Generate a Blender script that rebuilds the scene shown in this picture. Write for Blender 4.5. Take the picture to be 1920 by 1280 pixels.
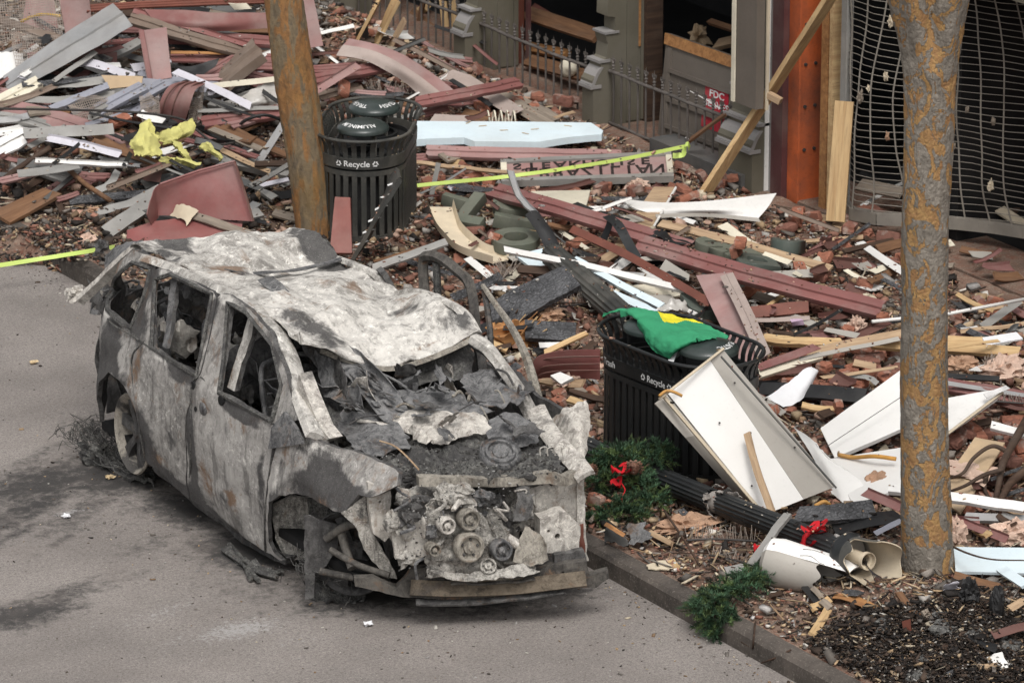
import bpy, bmesh, math, random
import numpy as np
from mathutils import Vector, Matrix, noise
from mathutils.geometry import delaunay_2d_cdt

random.seed(7); rng = np.random.default_rng(7)
SC = bpy.context.scene
COL = SC.collection
for o in list(bpy.data.objects): bpy.data.objects.remove(o)

# ------------------------------------------------------------------ camera, sky, sun, exposure
# world: X = from the street towards the shopfront, Y = along the kerb, away from the camera, Z = up
CAM_F, CAM_TH, CAM_PSI = 9200.0, math.radians(17.818), math.radians(31.535)
CAM_C = Vector((-16.57, -25.0, 11.5))
_R = Vector((math.cos(CAM_PSI), -math.sin(CAM_PSI), 0)); _F0 = Vector((math.sin(CAM_PSI), math.cos(CAM_PSI), 0))
_F = _F0*math.cos(CAM_TH) + Vector((0, 0, -math.sin(CAM_TH))); _U = _F0*math.sin(CAM_TH) + Vector((0, 0, math.cos(CAM_TH)))
cam = bpy.data.cameras.new('camera'); camo = bpy.data.objects.new('camera', cam); COL.objects.link(camo)
cam.sensor_width = 36.0; cam.lens = 36.0*CAM_F/1920.0; cam.clip_start = 0.5; cam.clip_end = 900
cam.dof.use_dof = True; cam.dof.focus_distance = 33.5; cam.dof.aperture_fstop = 6.3
camo.location = CAM_C; camo.rotation_euler = (math.pi/2 - CAM_TH, 0, -CAM_PSI); SC.camera = camo

W = bpy.data.worlds.new("World"); SC.world = W; W.use_nodes = True
nt = W.node_tree; nt.nodes.clear()
sky = nt.nodes.new('ShaderNodeTexSky'); sky.sky_type = 'NISHITA'; sky.sun_disc = False
SUN_EL, SUN_ROT = math.radians(58), math.radians(205)
sky.sun_elevation = SUN_EL; sky.sun_rotation = SUN_ROT; sky.air_density = 1.0; sky.dust_density = 4.0; sky.ozone_density = 1.0
hs = nt.nodes.new('ShaderNodeHueSaturation'); hs.inputs['Saturation'].default_value = 0.12
bg = nt.nodes.new('ShaderNodeBackground'); bg.inputs['Strength'].default_value = 0.11
wo = nt.nodes.new('ShaderNodeOutputWorld')
nt.links.new(sky.outputs[0], hs.inputs['Color']); nt.links.new(hs.outputs[0], bg.inputs['Color']); nt.links.new(bg.outputs[0], wo.inputs['Surface'])
sl = bpy.data.lights.new('sun', 'SUN'); sl.energy = 1.15; sl.angle = math.radians(26); sl.color = (1.0, 0.965, 0.92)
so = bpy.data.objects.new('sun', sl); COL.objects.link(so)
_sd = Vector((math.sin(SUN_ROT)*math.cos(SUN_EL), math.cos(SUN_ROT)*math.cos(SUN_EL), math.sin(SUN_EL)))
so.rotation_euler = _sd.to_track_quat('Z', 'Y').to_euler(); so.location = (0, 0, 30)
SC.render.engine = 'CYCLES'
SC.view_settings.view_transform = 'Standard'; SC.view_settings.look = 'None'
SC.view_settings.exposure = 0.66; SC.view_settings.gamma = 1.0; SC.view_settings.use_curve_mapping = False

# ------------------------------------------------------------------ geometry of the place
def _ray(px, py): return _F + _R*((px-960)/CAM_F) - _U*((py-640)/CAM_F)
def PZ(px, py, z=0.0):
    d = _ray(px, py); return CAM_C + d*((z-CAM_C.z)/d.z)
def PX(px, py, x):
    d = _ray(px, py); return CAM_C + d*((x-CAM_C.x)/d.x)
def PY(px, py, y):
    d = _ray(px, py); return CAM_C + d*((y-CAM_C.y)/d.y)
def pix(p):
    v = Vector(p)-CAM_C; k = v.dot(_F); return (960+CAM_F*v.dot(_R)/k, 640-CAM_F*v.dot(_U)/k)
PXM = 285.0      # about how many picture units a metre is, near the kerb

def sstep(a, b, x):
    t = min(1, max(0, (x-a)/(b-a))); return t*t*(3-2*t)
_m = lambda px, py, a, s: (PZ(px, py, .14).x, PZ(px, py, .14).y, a, s)
MOUNDS = [_m(250, 170, .42, 1.7), _m(60, 60, .3, 1.6), _m(430, 120, .3, 1.4), _m(1150, 470, .14, .8), _m(950, 460, .1, .7),
          _m(1560, 670, .12, .8), _m(1850, 800, .15, .7), _m(1800, 1215, .25, .5), _m(1700, 1130, .1, .4), _m(880, 200, .1, .8), _m(1030, 620, .1, .5)]
def gz(x, y):
    if x < 0: return 0.0
    if x < .16: return .14
    z = 0
    for mx, my, a, s in MOUNDS:
        d = ((x-mx)**2+(y-my)**2)/(2*s*s)
        if d < 8: z += a*math.exp(-d)
    return .14 + z*sstep(.16, 1.0, x)*(1-.6*sstep(5.0, 5.7, x))
def P(px, py, h=0.0):
    z = .14+h
    for _ in range(12):
        p = PZ(px, py, z); z = .5*z+.5*(gz(p.x, p.y)+h)
    return PZ(px, py, z)

# ------------------------------------------------------------------ materials
def lin(c):
    return tuple((v/255/12.92 if v/255 <= .04045 else ((v/255+.055)/1.055)**2.4) for v in c)
class NT:
    def __init__(s, name, coord='Object'):
        s.m = bpy.data.materials.new(name); s.m.use_nodes = True; s.t = s.m.node_tree; s.t.nodes.clear()
        s.out = s.t.nodes.new('ShaderNodeOutputMaterial'); s.b = s.t.nodes.new('ShaderNodeBsdfPrincipled')
        s.t.links.new(s.b.outputs[0], s.out.inputs[0]); s.tc = s.t.nodes.new('ShaderNodeTexCoord'); s.co = s.tc.outputs[coord]
        s.b.inputs['Specular IOR Level'].default_value = .3
    def N(s, t, **kw):
        n = s.t.nodes.new(t)
        for k, v in kw.items(): setattr(n, k, v)
        return n
    def L(s, a, b): s.t.links.new(a, b)
    def put(s, inp, v):
        if hasattr(v, 'is_linked') or hasattr(v, 'links'): s.L(v, inp)
        elif isinstance(v, (tuple, list)) and len(v) == 3 and inp.type == 'RGBA': inp.default_value = (*v, 1)
        else: inp.default_value = v
    def vec(s, sc=(1, 1, 1), off=(0, 0, 0)):
        mp = s.N('ShaderNodeMapping'); s.L(s.co, mp.inputs[0]); mp.inputs['Scale'].default_value = sc; mp.inputs['Location'].default_value = off; return mp.outputs[0]
    def noise(s, scale, detail=4, rough=.55, sc=None, off=(0, 0, 0), dist=0):
        n = s.N('ShaderNodeTexNoise'); n.inputs['Scale'].default_value = scale; n.inputs['Detail'].default_value = detail; n.inputs['Roughness'].default_value = rough; n.inputs['Distortion'].default_value = dist
        s.L(s.vec(sc or (1, 1, 1), off), n.inputs['Vector']); return n.outputs[0]
    def voro(s, scale, sc=None, feature='F1', out='Distance'):
        n = s.N('ShaderNodeTexVoronoi', feature=feature); n.inputs['Scale'].default_value = scale; s.L(s.vec(sc or (1, 1, 1)), n.inputs['Vector']); return n.outputs[out]
    def ramp(s, f, stops, interp='LINEAR'):
        r = s.N('ShaderNodeValToRGB'); r.color_ramp.interpolation = interp; e = r.color_ramp.elements
        while len(e) < len(stops): e.new(.5)
        for i, (p, c) in enumerate(stops):
            e[i].position = p; c = (c, c, c) if isinstance(c, (int, float)) else c; e[i].color = (*c, 1)
        s.L(f, r.inputs[0]); return r.outputs[0]
    def mix(s, f, a, b, mode='MIX'):
        m = s.N('ShaderNodeMix', data_type='RGBA', blend_type=mode); s.put(m.inputs[0], f); s.put(m.inputs[6], a); s.put(m.inputs[7], b); return m.outputs[2]
    def math(s, op, a, b=0.0):
        m = s.N('ShaderNodeMath', operation=op); s.put(m.inputs[0], a); s.put(m.inputs[1], b); return m.outputs[0]
    def bump(s, h, strength=.3, dist=.01, prev=None):
        b = s.N('ShaderNodeBump'); b.inputs['Strength'].default_value = strength; b.inputs['Distance'].default_value = dist; s.L(h, b.inputs['Height'])
        if prev is not None: s.L(prev, b.inputs['Normal'])
        return b.outputs[0]
    def spots(s, lst, f):
        """add soft ellipsoidal patches (centre, radii, amount) to a noise so that its threshold follows them with ragged edges"""
        for c, r, amp in lst:
            mp = s.N('ShaderNodeMapping'); mp.vector_type = 'TEXTURE'; s.L(s.co, mp.inputs[0]); mp.inputs['Location'].default_value = c; mp.inputs['Scale'].default_value = r
            l = s.N('ShaderNodeVectorMath', operation='LENGTH'); s.L(mp.outputs[0], l.inputs[0])
            q = s.N('ShaderNodeMapRange', interpolation_type='SMOOTHSTEP'); s.L(l.outputs['Value'], q.inputs[0]); q.inputs[1].default_value = 1.15; q.inputs[2].default_value = .3; q.inputs[3].default_value = 0; q.inputs[4].default_value = amp
            f = s.math('ADD', f, q.outputs[0])
        return f
    def rnd(s): return s.N('ShaderNodeObjectInfo').outputs['Random']
    def fin(s, col, rough=.7, metal=0, nrm=None, spec=None):
        s.put(s.b.inputs['Base Color'], col); s.put(s.b.inputs['Roughness'], rough); s.put(s.b.inputs['Metallic'], metal)
        if nrm is not None: s.L(nrm, s.b.inputs['Normal'])
        if spec is not None: s.b.inputs['Specular IOR Level'].default_value = spec
        return s.m
MT = {}
DUST = (.30, .26, .22)
def basic(name, c, rough=.6, var=.25, scale=6, dirt=.35, dirtc=DUST, bump=.15, bs=40, metal=0, stretch=None, spec=.3, hv=.25):
    """worn material: own colour with cloudy variation, settled dust in patches, fine relief, a little difference between pieces"""
    s = NT(name); c = lin(c) if max(c) > 1 else c
    n = s.noise(scale, 6, .6, stretch); n2 = s.noise(scale*.45, 5, .65, off=(3, 1, 7)); n3 = s.noise(bs, 5, .7, stretch)
    r = s.rnd()
    base = s.mix(s.ramp(n, [(.3, 0.0), (.7, 1.0)]), tuple(v*(1-var) for v in c), tuple(min(1, v*(1+var)) for v in c))
    base = s.mix(s.math('MULTIPLY', r, hv), base, tuple(v*.45 for v in c))
    base = s.mix(s.math('MULTIPLY', s.ramp(n2, [(.42, 0.0), (.7, 1.0)]), dirt), base, dirtc)
    base = s.mix(s.math('MULTIPLY', s.ramp(n3, [(.56, 0.0), (.72, 1.0)]), dirt*.7), base, tuple(v*.4 for v in dirtc))
    MT[name] = s.fin(base, rough, metal, s.bump(n3, bump, .01), spec); return MT[name]
def wood(name, c1, c2, dirt=.2, rough=.75):
    s = NT(name); a, b = lin(c1), lin(c2)
    g = s.noise(22, 5, .6, (.06, 1, 1), dist=.6); g2 = s.noise(3, 4, .6, (.5, 1, 1)); f = s.noise(90, 4, .6, (.05, 1, 1))
    base = s.mix(s.ramp(g, [(.32, 0.0), (.68, 1.0)]), a, b)
    base = s.mix(s.math('MULTIPLY', s.ramp(f, [(.5, 0.0), (.75, 1.0)]), .5), base, tuple(v*.35 for v in b))
    base = s.mix(s.math('MULTIPLY', s.ramp(g2, [(.48, 0.0), (.75, 1.0)]), dirt), base, (.16, .13, .105))
    base = s.mix(s.math('MULTIPLY', s.rnd(), .18), base, tuple(v*.45 for v in b))
    k = s.voro(3.0, (.5, 3, 3)); base = s.mix(s.ramp(k, [(.02, .6), (.06, 0.0)]), base, tuple(v*.3 for v in b))
    MT[name] = s.fin(base, rough, 0, s.bump(f, .25, .006), .2); return MT[name]
basic('maroon', (128, 84, 80), .55, .18, 5, .55, (.30, .24, .215), stretch=(.4, 1, 1))
basic('maroon_pale', (152, 118, 114), .55, .2, 5, .55, (.36, .3, .28), stretch=(.4, 1, 1))
basic('maroon_dark', (100, 68, 62), .5, .25, 5, .4, (.16, .12, .1), stretch=(.4, 1, 1))
basic('red_metal', (126, 74, 71), .5, .2, 3, .45, (.28, .2, .18))
basic('red_plank', (134, 82, 74), .5, .2, 4, .3)
basic('redbrown', (112, 66, 54), .5, .25, 4, .3, (.1, .07, .06))
basic('brown_metal', (120, 104, 92), .45, .2, 5, .4)
basic('grey_pink', (168, 152, 144), .6, .15, 4, .5, (.36, .31, .28))
basic('galv', (158, 158, 158), .4, .25, 3, .35, metal=.25, spec=.5)
basic('grey_metal', (142, 140, 136), .45, .22, 4, .4)
basic('grille_steel', (128, 122, 113), .5, .25, 5, .5, (.15, .13, .115))
basic('grey_dark', (84, 84, 83), .5, .25, 4, .35)
basic('bluegrey', (140, 141, 150), .45, .15, 4, .3)
basic('lavender', (196, 193, 200), .5, .12, 4, .3)
basic('white', (226, 224, 220), .5, .08, 4, .28, (.42, .38, .34))
basic('white_panel', (228, 226, 222), .45, .05, 2.5, .16, (.5, .46, .42), bump=.04)
basic('panel_grey', (168, 163, 155), .5, .06, 3, .2)
basic('cream', (214, 206, 186), .65, .12, 4, .35)
basic('foamblue', (206, 220, 226), .8, .07, 3, .22, (.5, .46, .4), bump=.06)
basic('paper', (226, 226, 228), .8, .05, 3, .15, (.5, .48, .45))
basic('cardboard', (182, 158, 128), .85, .15, 4, .3)
basic('plaster', (200, 186, 162), .85, .12, 5, .35)
basic('black_metal', (30, 32, 33), .42, .3, 5, .12, (.12, .11, .1), spec=.45)
basic('black_dusty', (56, 56, 53), .55, .25, 4, .6, (.19, .175, .15), spec=.4)
basic('black_plastic', (34, 34, 35), .5, .3, 4, .3, (.13, .12, .11))
basic('dark_void', (22, 22, 23), .8, .3, 3, .3, (.04, .036, .032))  # near-black: the darkness of the shop interior is put into the colour
basic('lid', (44, 54, 52), .3, .2, 5, .28, (.13, .13, .12), spec=.5)
basic('fence', (84, 79, 75), .5, .2, 8, .45, (.22, .19, .17))
basic('stone', (97, 92, 79), .75, .1, 3, .4, (.17, .155, .13), bump=.1)
basic('stone_light', (142, 139, 137), .7, .12, 3, .35, (.2, .18, .16), bump=.1)
basic('door_grey', (100, 92, 84), .6, .12, 3, .4, (.16, .14, .12))
basic('letter_green', (98, 102, 90), .55, .15, 5, .45, (.24, .22, .18))
basic('letter_deep', (78, 86, 80), .5, .15, 5, .3, (.2, .19, .16))
basic('orange_steel', (188, 94, 52), .6, .22, 4, .65, (.075, .055, .048), bump=.2)
basic('maroon_paint', (88, 54, 54), .6, .15, 3, .3)
basic('sign_red', (168, 32, 50), .5, .15, 4, .2)
basic('red_cloth', (190, 22, 34), .8, .2, 8, .05)
basic('tape', (192, 212, 112), .5, .08, 4, .08)
basic('insul', (204, 176, 158), .95, .2, 10, .3, (.34, .24, .2), bump=.8, bs=30)
basic('insul_tan', (182, 146, 120), .95, .25, 10, .4, (.2, .14, .1), bump=.8, bs=30)
basic('yellowfoam', (204, 198, 122), .9, .15, 8, .35, (.3, .29, .14), bump=.6, bs=30)
basic('concrete', (150, 144, 138), .85, .2, 4, .4, (.2, .17, .15))
basic('orange_foam', (200, 148, 76), .8, .2, 10, .2)
basic('leaf_pale', (214, 190, 150), .8, .2, 10, .2)
basic('plastic_clear', (186, 182, 176), .25, .2, 6, .4, spec=.6)
basic('pinecone', (110, 76, 60), .8, .4, 30, .2)
basic('rope', (196, 170, 148), .9, .2, 10, .3)
basic('wire', (150, 138, 128), .5, .25, 6, .3)
basic('wiredark', (52, 48, 46), .6, .3, 6, .3, (.1, .09, .08))
basic('yellow_cable', (206, 164, 66), .6, .1, 4, .2)
basic('blue_cloth', (150, 190, 205), .8, .1, 4, .1)
basic('green_plastic', (150, 196, 40), .5, .1, 4, .1)
basic('lilac', (190, 164, 186), .6, .1, 4, .2)
basic('mortar', (186, 176, 162), .9, .15, 10, .3)
basic('text_white', (222, 222, 220), .6, .05, 10, .25)
basic('text_black', (34, 24, 24), .7, .2, 10, .15)
basic('yellow_cloth', (228, 216, 50), .8, .05, 6, .08)
basic('blue_print', (70, 62, 130), .8, .1, 6, .1)
basic('rim', (186, 174, 156), .55, .2, 5, .45, (.12, .1, .08))
wood('wood_raw', (208, 180, 136), (176, 142, 102), .2)
wood('wood_tan', (190, 164, 134), (150, 124, 98), .3)
wood('wood_brown', (132, 98, 72), (96, 70, 52), .3)
wood('wood_grey', (150, 138, 124), (112, 102, 92), .35)
wood('wood_dark', (82, 64, 52), (56, 44, 38), .3)
wood('wood_orange', (182, 134, 86), (138, 96, 62), .3)
def _brick(name, c, pat):
    s = NT(name); c = lin(c); n = s.noise(14, 6, .65); n2 = s.noise(7, 5, .6, off=(5, 2, 1)); f = s.noise(70, 5, .7)
    b = s.mix(s.ramp(n, [(.3, 0.0), (.7, 1.0)]), tuple(v*.6 for v in c), tuple(v*1.25 for v in c))
    b = s.mix(s.math('MULTIPLY', s.rnd(), .4), b, (.115, .068, .055))
    b = s.mix(s.math('MULTIPLY', s.ramp(n2, [(.5, 0.0), (.62, 1.0)]), pat), b, (.42, .37, .32))
    MT[name] = s.fin(b, .9, 0, s.bump(f, .6, .01), .1)
_brick('brick', (160, 106, 86), .7); _brick('brick_dark', (132, 92, 80), .6); _brick('brick_wall', (150, 84, 76), .1)
def _charcoal():
    s = NT('charcoal'); v = s.voro(16, (1, 2.2, 2.2), 'DISTANCE_TO_EDGE'); n = s.noise(5, 5, .6); f = s.noise(60, 5, .7)
    b = s.mix(s.ramp(n, [(.35, 0.0), (.7, 1.0)]), (.03, .03, .032), (.11, .11, .115))
    b = s.mix(s.ramp(f, [(.55, 0.0), (.72, .75)]), b, (.26, .26, .27)); b = s.mix(s.ramp(v, [(.0, 1.0), (.06, 0.0)]), b, (.008, .008, .008))
    MT['charcoal'] = s.fin(b, .6, 0, s.bump(f, .6, .01, s.bump(v, .9, .02)), .35)
_charcoal()
def _burnt(name, lo, mid, hi, soot=(.45, .62), sootc=(.022, .021, .021), rust=.5, metal=0.0, sc=1.0, flake=.55, specks=.6, zsoot=None, soft=.75, spots=(), rspots=(), ash=()):
    """fire-scoured sheet steel: ash white, bare grey and soot in ragged patches, rust where paint burnt off"""
    s = NT(name); n0 = s.noise(1.1*sc, 4, .5, off=(7, 7, 2)); n1 = s.noise(1.5*sc, 9, .68, dist=.4); n2 = s.noise(8*sc, 12, .78, off=(2, 5, 1), dist=.9); n3 = s.noise(34*sc, 8, .8); n4 = s.noise(3.2*sc, 8, .7, off=(9, 3, 4), dist=.5); n5 = s.noise(150, 3, .6); n6 = s.noise(17*sc, 9, .8, off=(4, 1, 6), dist=.5)
    st = s.noise(9*sc, 7, .7, (1, 1, .16), off=(1, 8, 3))
    b = s.mix(s.ramp(n0, [(.38, .25), (.6, 1.0)]), lo, mid)
    b = s.mix(s.math('MULTIPLY', s.ramp(n2, [(.42, 0.0), (.6, 1.0)]), soft), b, hi)
    b = s.mix(s.math('MULTIPLY', s.ramp(n2, [(.36, 1.0), (.47, 0.0)]), soft*.7), b, lo)
    b = s.mix(s.math('MULTIPLY', s.ramp(n6, [(flake-.01, 0.0), (flake+.02, 1.0)]), .8), b, tuple(min(.8, v*1.18) for v in hi))
    b = s.mix(s.math('MULTIPLY', s.ramp(n3, [(.54, 0.0), (.58, 1.0)]), specks*.5), b, hi)
    b = s.mix(s.math('MULTIPLY', s.ramp(n3, [(.38, 1.0), (.43, 0.0)]), specks*.8), b, tuple(v*.6 for v in lo))
    b = s.mix(s.math('MULTIPLY', s.ramp(st, [(.55, 0.0), (.60, 1.0)]), .5), b, tuple(v*.7 for v in lo))
    b = s.mix(s.math('MULTIPLY', s.ramp(st, [(.40, 1.0), (.45, 0.0)]), .35), b, hi)
    n4 = s.spots(rspots, n4)
    if ash: b = s.mix(s.math('MULTIPLY', s.ramp(s.spots(ash, s.math('SUBTRACT', s.math('MULTIPLY', n6, .7), .12)), [(.34, 0.0), (.46, 1.0)]), .85), b, tuple(min(.85, v*1.45) for v in hi))
    if rust: b = s.mix(s.math('MULTIPLY', s.ramp(n4, [(.57, 0.0), (.66, 1.0)]), rust), b, s.mix(n3, (.24, .145, .085), (.10, .062, .04)))
    if soot:
        f = s.spots(spots, n1)
        b = s.mix(s.ramp(f, [(soot[0], 0.0), (soot[1], .9)]), b, s.mix(n3, sootc, tuple(v*3 for v in sootc)))
    b = s.mix(s.math('MULTIPLY', s.ramp(n5, [(.6, 0.0), (.7, 1.0)]), .3), b, hi)
    MT[name] = s.fin(b, .75, metal, s.bump(n3, .4, .008, s.bump(n6, .35, .012)), .25)
_burnt('burnt_pale', (.17, .15, .135), (.38, .355, .32), (.60, .565, .51), (.56, .70), rust=.5, sc=1.6, flake=.56)
_burnt('burnt_grey', (.035, .035, .037), (.095, .095, .098), (.23, .225, .22), (.54, .7), rust=.55, sc=1.6, flake=.6)
_burnt('burnt_dark', (.022, .021, .021), (.055, .052, .05), (.15, .145, .14), (.5, .62), rust=.45, sc=1.8, flake=.62)
_burnt('burnt_engine', (.06, .056, .05), (.22, .205, .185), (.48, .455, .41), (.52, .64), rust=.5, sc=3.2, flake=.56)
_burnt('burnt_beam', (.026, .024, .023), (.07, .064, .058), (.17, .155, .135), (.56, .70), rust=1.0, sc=1.3, flake=.63, soft=.5)
_burnt('burnt_char', (.012, .012, .012), (.035, .034, .033), (.2, .195, .18), (.45, .6), rust=.2, sc=5, flake=.6, specks=.8)
_burnt('burnt_rim', (.12, .108, .092), (.36, .325, .275), (.46, .42, .36), (.50, .6), rust=.4, sc=2.5, flake=.64, soft=.5, spots=[((-.9, 1.5, .16), (.6, .35, .2), .2), ((-.9, 1.3, .35), (.6, .16, .3), .2)])
_burnt('burnt_tan', (.09, .08, .068), (.22, .20, .17), (.36, .33, .28), None, rust=.5, sc=3, flake=.62)
def _bark():
    s = NT('bark'); n = s.noise(7.5, 6, .6, (1, 1, .6), dist=1.2); n2 = s.noise(16, 6, .65, (1, 1, .7), dist=.8); f = s.noise(60, 5, .7); v = s.voro(30, (1, 1, .8), 'DISTANCE_TO_EDGE')
    g = s.mix(s.ramp(n2, [(.35, 0.0), (.65, 1.0)]), lin((104, 98, 90)), lin((144, 137, 127)))
    t = s.mix(s.ramp(n2, [(.35, 0.0), (.65, 1.0)]), lin((166, 134, 88)), lin((140, 106, 74)))
    m = s.ramp(s.math('ADD', n, s.math('MULTIPLY', n2, .35)), [(.69, 0.0), (.712, 1.0)])
    b = s.mix(m, g, t); b = s.mix(s.math('MULTIPLY', s.ramp(v, [(.0, 1.0), (.05, 0.0)]), .22), b, lin((72, 64, 58)))
    b = s.mix(s.math('MULTIPLY', s.ramp(f, [(.58, 0.0), (.72, 1.0)]), .5), b, lin((96, 86, 78)))
    MT['bark'] = s.fin(b, .9, 0, s.bump(f, .8, .01, s.bump(s.math('SUBTRACT', s.math('MULTIPLY', v, .7), s.math('MULTIPLY', m, .45)), .9, .015)), .15)
    s = NT('bark_rust'); n = s.noise(6, 6, .6, (1, 1, .22), dist=1.2); n2 = s.noise(16, 6, .65, (1, 1, .5), dist=.8); f = s.noise(50, 5, .7); n3 = s.noise(3, 4, .6, off=(4, 4, 4))
    g = s.mix(s.ramp(n2, [(.35, 0.0), (.65, 1.0)]), lin((100, 90, 76)), lin((132, 116, 92)))
    t = s.mix(s.ramp(n2, [(.35, 0.0), (.65, 1.0)]), lin((154, 112, 70)), lin((118, 90, 64)))
    m = s.ramp(s.math('ADD', n, s.math('MULTIPLY', n2, .3)), [(.615, 0.0), (.665, 1.0)])
    b = s.mix(m, g, t); b = s.mix(s.math('MULTIPLY', s.ramp(f, [(.55, 0.0), (.7, 1.0)]), .6), b, lin((66, 54, 46)))
    b = s.mix(s.math('MULTIPLY', s.ramp(n3, [(.5, 0.0), (.7, 1.0)]), .4), b, lin((126, 100, 58)))
    MT['bark_rust'] = s.fin(b, .9, 0, s.bump(f, .5, .008, s.bump(n2, .7, .02)), .15)
_bark()
def _asphalt():
    s = NT('asphalt'); n = s.noise(.7, 6, .6); f = s.noise(90, 4, .7); g = s.noise(240, 2, .6); n2 = s.noise(2.5, 7, .65, off=(3, 3, 0)); w = s.noise(11, 7, .72, off=(1, 6, 0), dist=.4)
    b = s.mix(s.ramp(n, [(.35, 0.0), (.65, 1.0)]), lin((122, 116, 112)), lin((147, 140, 135)))
    b = s.mix(s.math('MULTIPLY', s.ramp(f, [(.38, 1.0), (.5, 0.0)]), .75), b, lin((84, 79, 76)))
    b = s.mix(s.math('MULTIPLY', s.ramp(s.noise(140, 3, .7, off=(2, 2, 2)), [(.58, 0.0), (.66, 1.0)]), .5), b, lin((172, 163, 154)))
    b = s.mix(s.math('MULTIPLY', s.ramp(g, [(.62, 0.0), (.7, 1.0)]), .5), b, lin((196, 188, 180)))
    b = s.mix(s.math('MULTIPLY', s.ramp(s.noise(38, 5, .8, off=(6, 2, 2)), [(.40, 1.0), (.5, 0.0)]), .55), b, lin((88, 83, 79)))
    b = s.mix(s.math('MULTIPLY', s.ramp(s.noise(45, 4, .75, off=(1, 9, 2)), [(.57, 0.0), (.64, 1.0)]), .5), b, lin((172, 164, 155)))
    # soot washed out of the fire: dark drifts round the burnt car and across the lane; shade under the car is painted in too
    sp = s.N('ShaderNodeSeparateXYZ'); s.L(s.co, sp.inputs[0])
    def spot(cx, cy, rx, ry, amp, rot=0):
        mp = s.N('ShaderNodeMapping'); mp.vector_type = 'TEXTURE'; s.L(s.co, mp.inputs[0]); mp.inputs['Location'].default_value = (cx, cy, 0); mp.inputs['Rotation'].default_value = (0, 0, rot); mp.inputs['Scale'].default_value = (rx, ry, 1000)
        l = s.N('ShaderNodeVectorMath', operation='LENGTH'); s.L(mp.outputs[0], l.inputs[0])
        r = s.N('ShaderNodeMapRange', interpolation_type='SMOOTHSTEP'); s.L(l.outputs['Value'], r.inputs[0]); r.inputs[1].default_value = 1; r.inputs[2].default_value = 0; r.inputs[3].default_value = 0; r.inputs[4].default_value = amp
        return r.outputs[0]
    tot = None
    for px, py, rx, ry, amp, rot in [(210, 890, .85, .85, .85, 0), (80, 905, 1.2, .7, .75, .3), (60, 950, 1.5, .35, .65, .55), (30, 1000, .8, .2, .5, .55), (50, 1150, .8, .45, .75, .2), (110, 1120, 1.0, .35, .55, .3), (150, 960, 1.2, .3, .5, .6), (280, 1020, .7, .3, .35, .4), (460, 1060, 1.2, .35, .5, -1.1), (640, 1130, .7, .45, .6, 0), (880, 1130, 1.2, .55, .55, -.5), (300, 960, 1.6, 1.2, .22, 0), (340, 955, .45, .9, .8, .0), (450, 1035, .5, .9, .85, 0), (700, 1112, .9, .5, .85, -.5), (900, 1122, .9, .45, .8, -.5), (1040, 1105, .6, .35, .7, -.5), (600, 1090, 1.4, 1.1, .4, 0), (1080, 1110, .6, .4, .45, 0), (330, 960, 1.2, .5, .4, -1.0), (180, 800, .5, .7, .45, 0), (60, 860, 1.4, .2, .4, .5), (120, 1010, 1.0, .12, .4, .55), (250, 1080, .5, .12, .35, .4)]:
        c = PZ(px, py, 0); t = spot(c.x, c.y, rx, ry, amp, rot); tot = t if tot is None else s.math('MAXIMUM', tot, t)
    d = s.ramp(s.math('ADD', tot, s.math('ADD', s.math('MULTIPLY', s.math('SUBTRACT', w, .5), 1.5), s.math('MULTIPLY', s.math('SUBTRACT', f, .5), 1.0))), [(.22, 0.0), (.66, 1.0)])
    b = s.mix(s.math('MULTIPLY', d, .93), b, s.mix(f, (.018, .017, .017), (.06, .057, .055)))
    lt = None
    for px, py, rx, ry, amp, rot in [(450, 1180, .7, .35, .75, 0), (130, 960, .3, .1, .7, 0), (300, 1150, .9, .25, .5, .3), (330, 1200, .7, .2, .45, .4), (560, 1200, .8, .3, .4, 0), (180, 1170, .8, .3, .35, .3), (250, 890, .35, .2, .4, 0)]:
        c = PZ(px, py, 0); t = spot(c.x, c.y, rx, ry, amp, rot); lt = t if lt is None else s.math('MAXIMUM', lt, t)
    e = s.ramp(s.math('ADD', lt, s.math('MULTIPLY', s.math('SUBTRACT', s.noise(26, 9, .82), .5), 3.2)), [(.52, 0.0), (.72, 1.0)])
    b = s.mix(s.math('MULTIPLY', e, .6), b, (.40, .39, .38))
    cr = s.voro(.55, None, 'DISTANCE_TO_EDGE')
    b = s.mix(s.math('MULTIPLY', s.ramp(n2, [(.5, 0.0), (.7, 1.0)]), .3), b, lin((112, 104, 99)))
    MT['asphalt'] = s.fin(b, .85, 0, s.bump(g, .25, .004, s.bump(f, .6, .01)), .2)
_asphalt()
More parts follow.
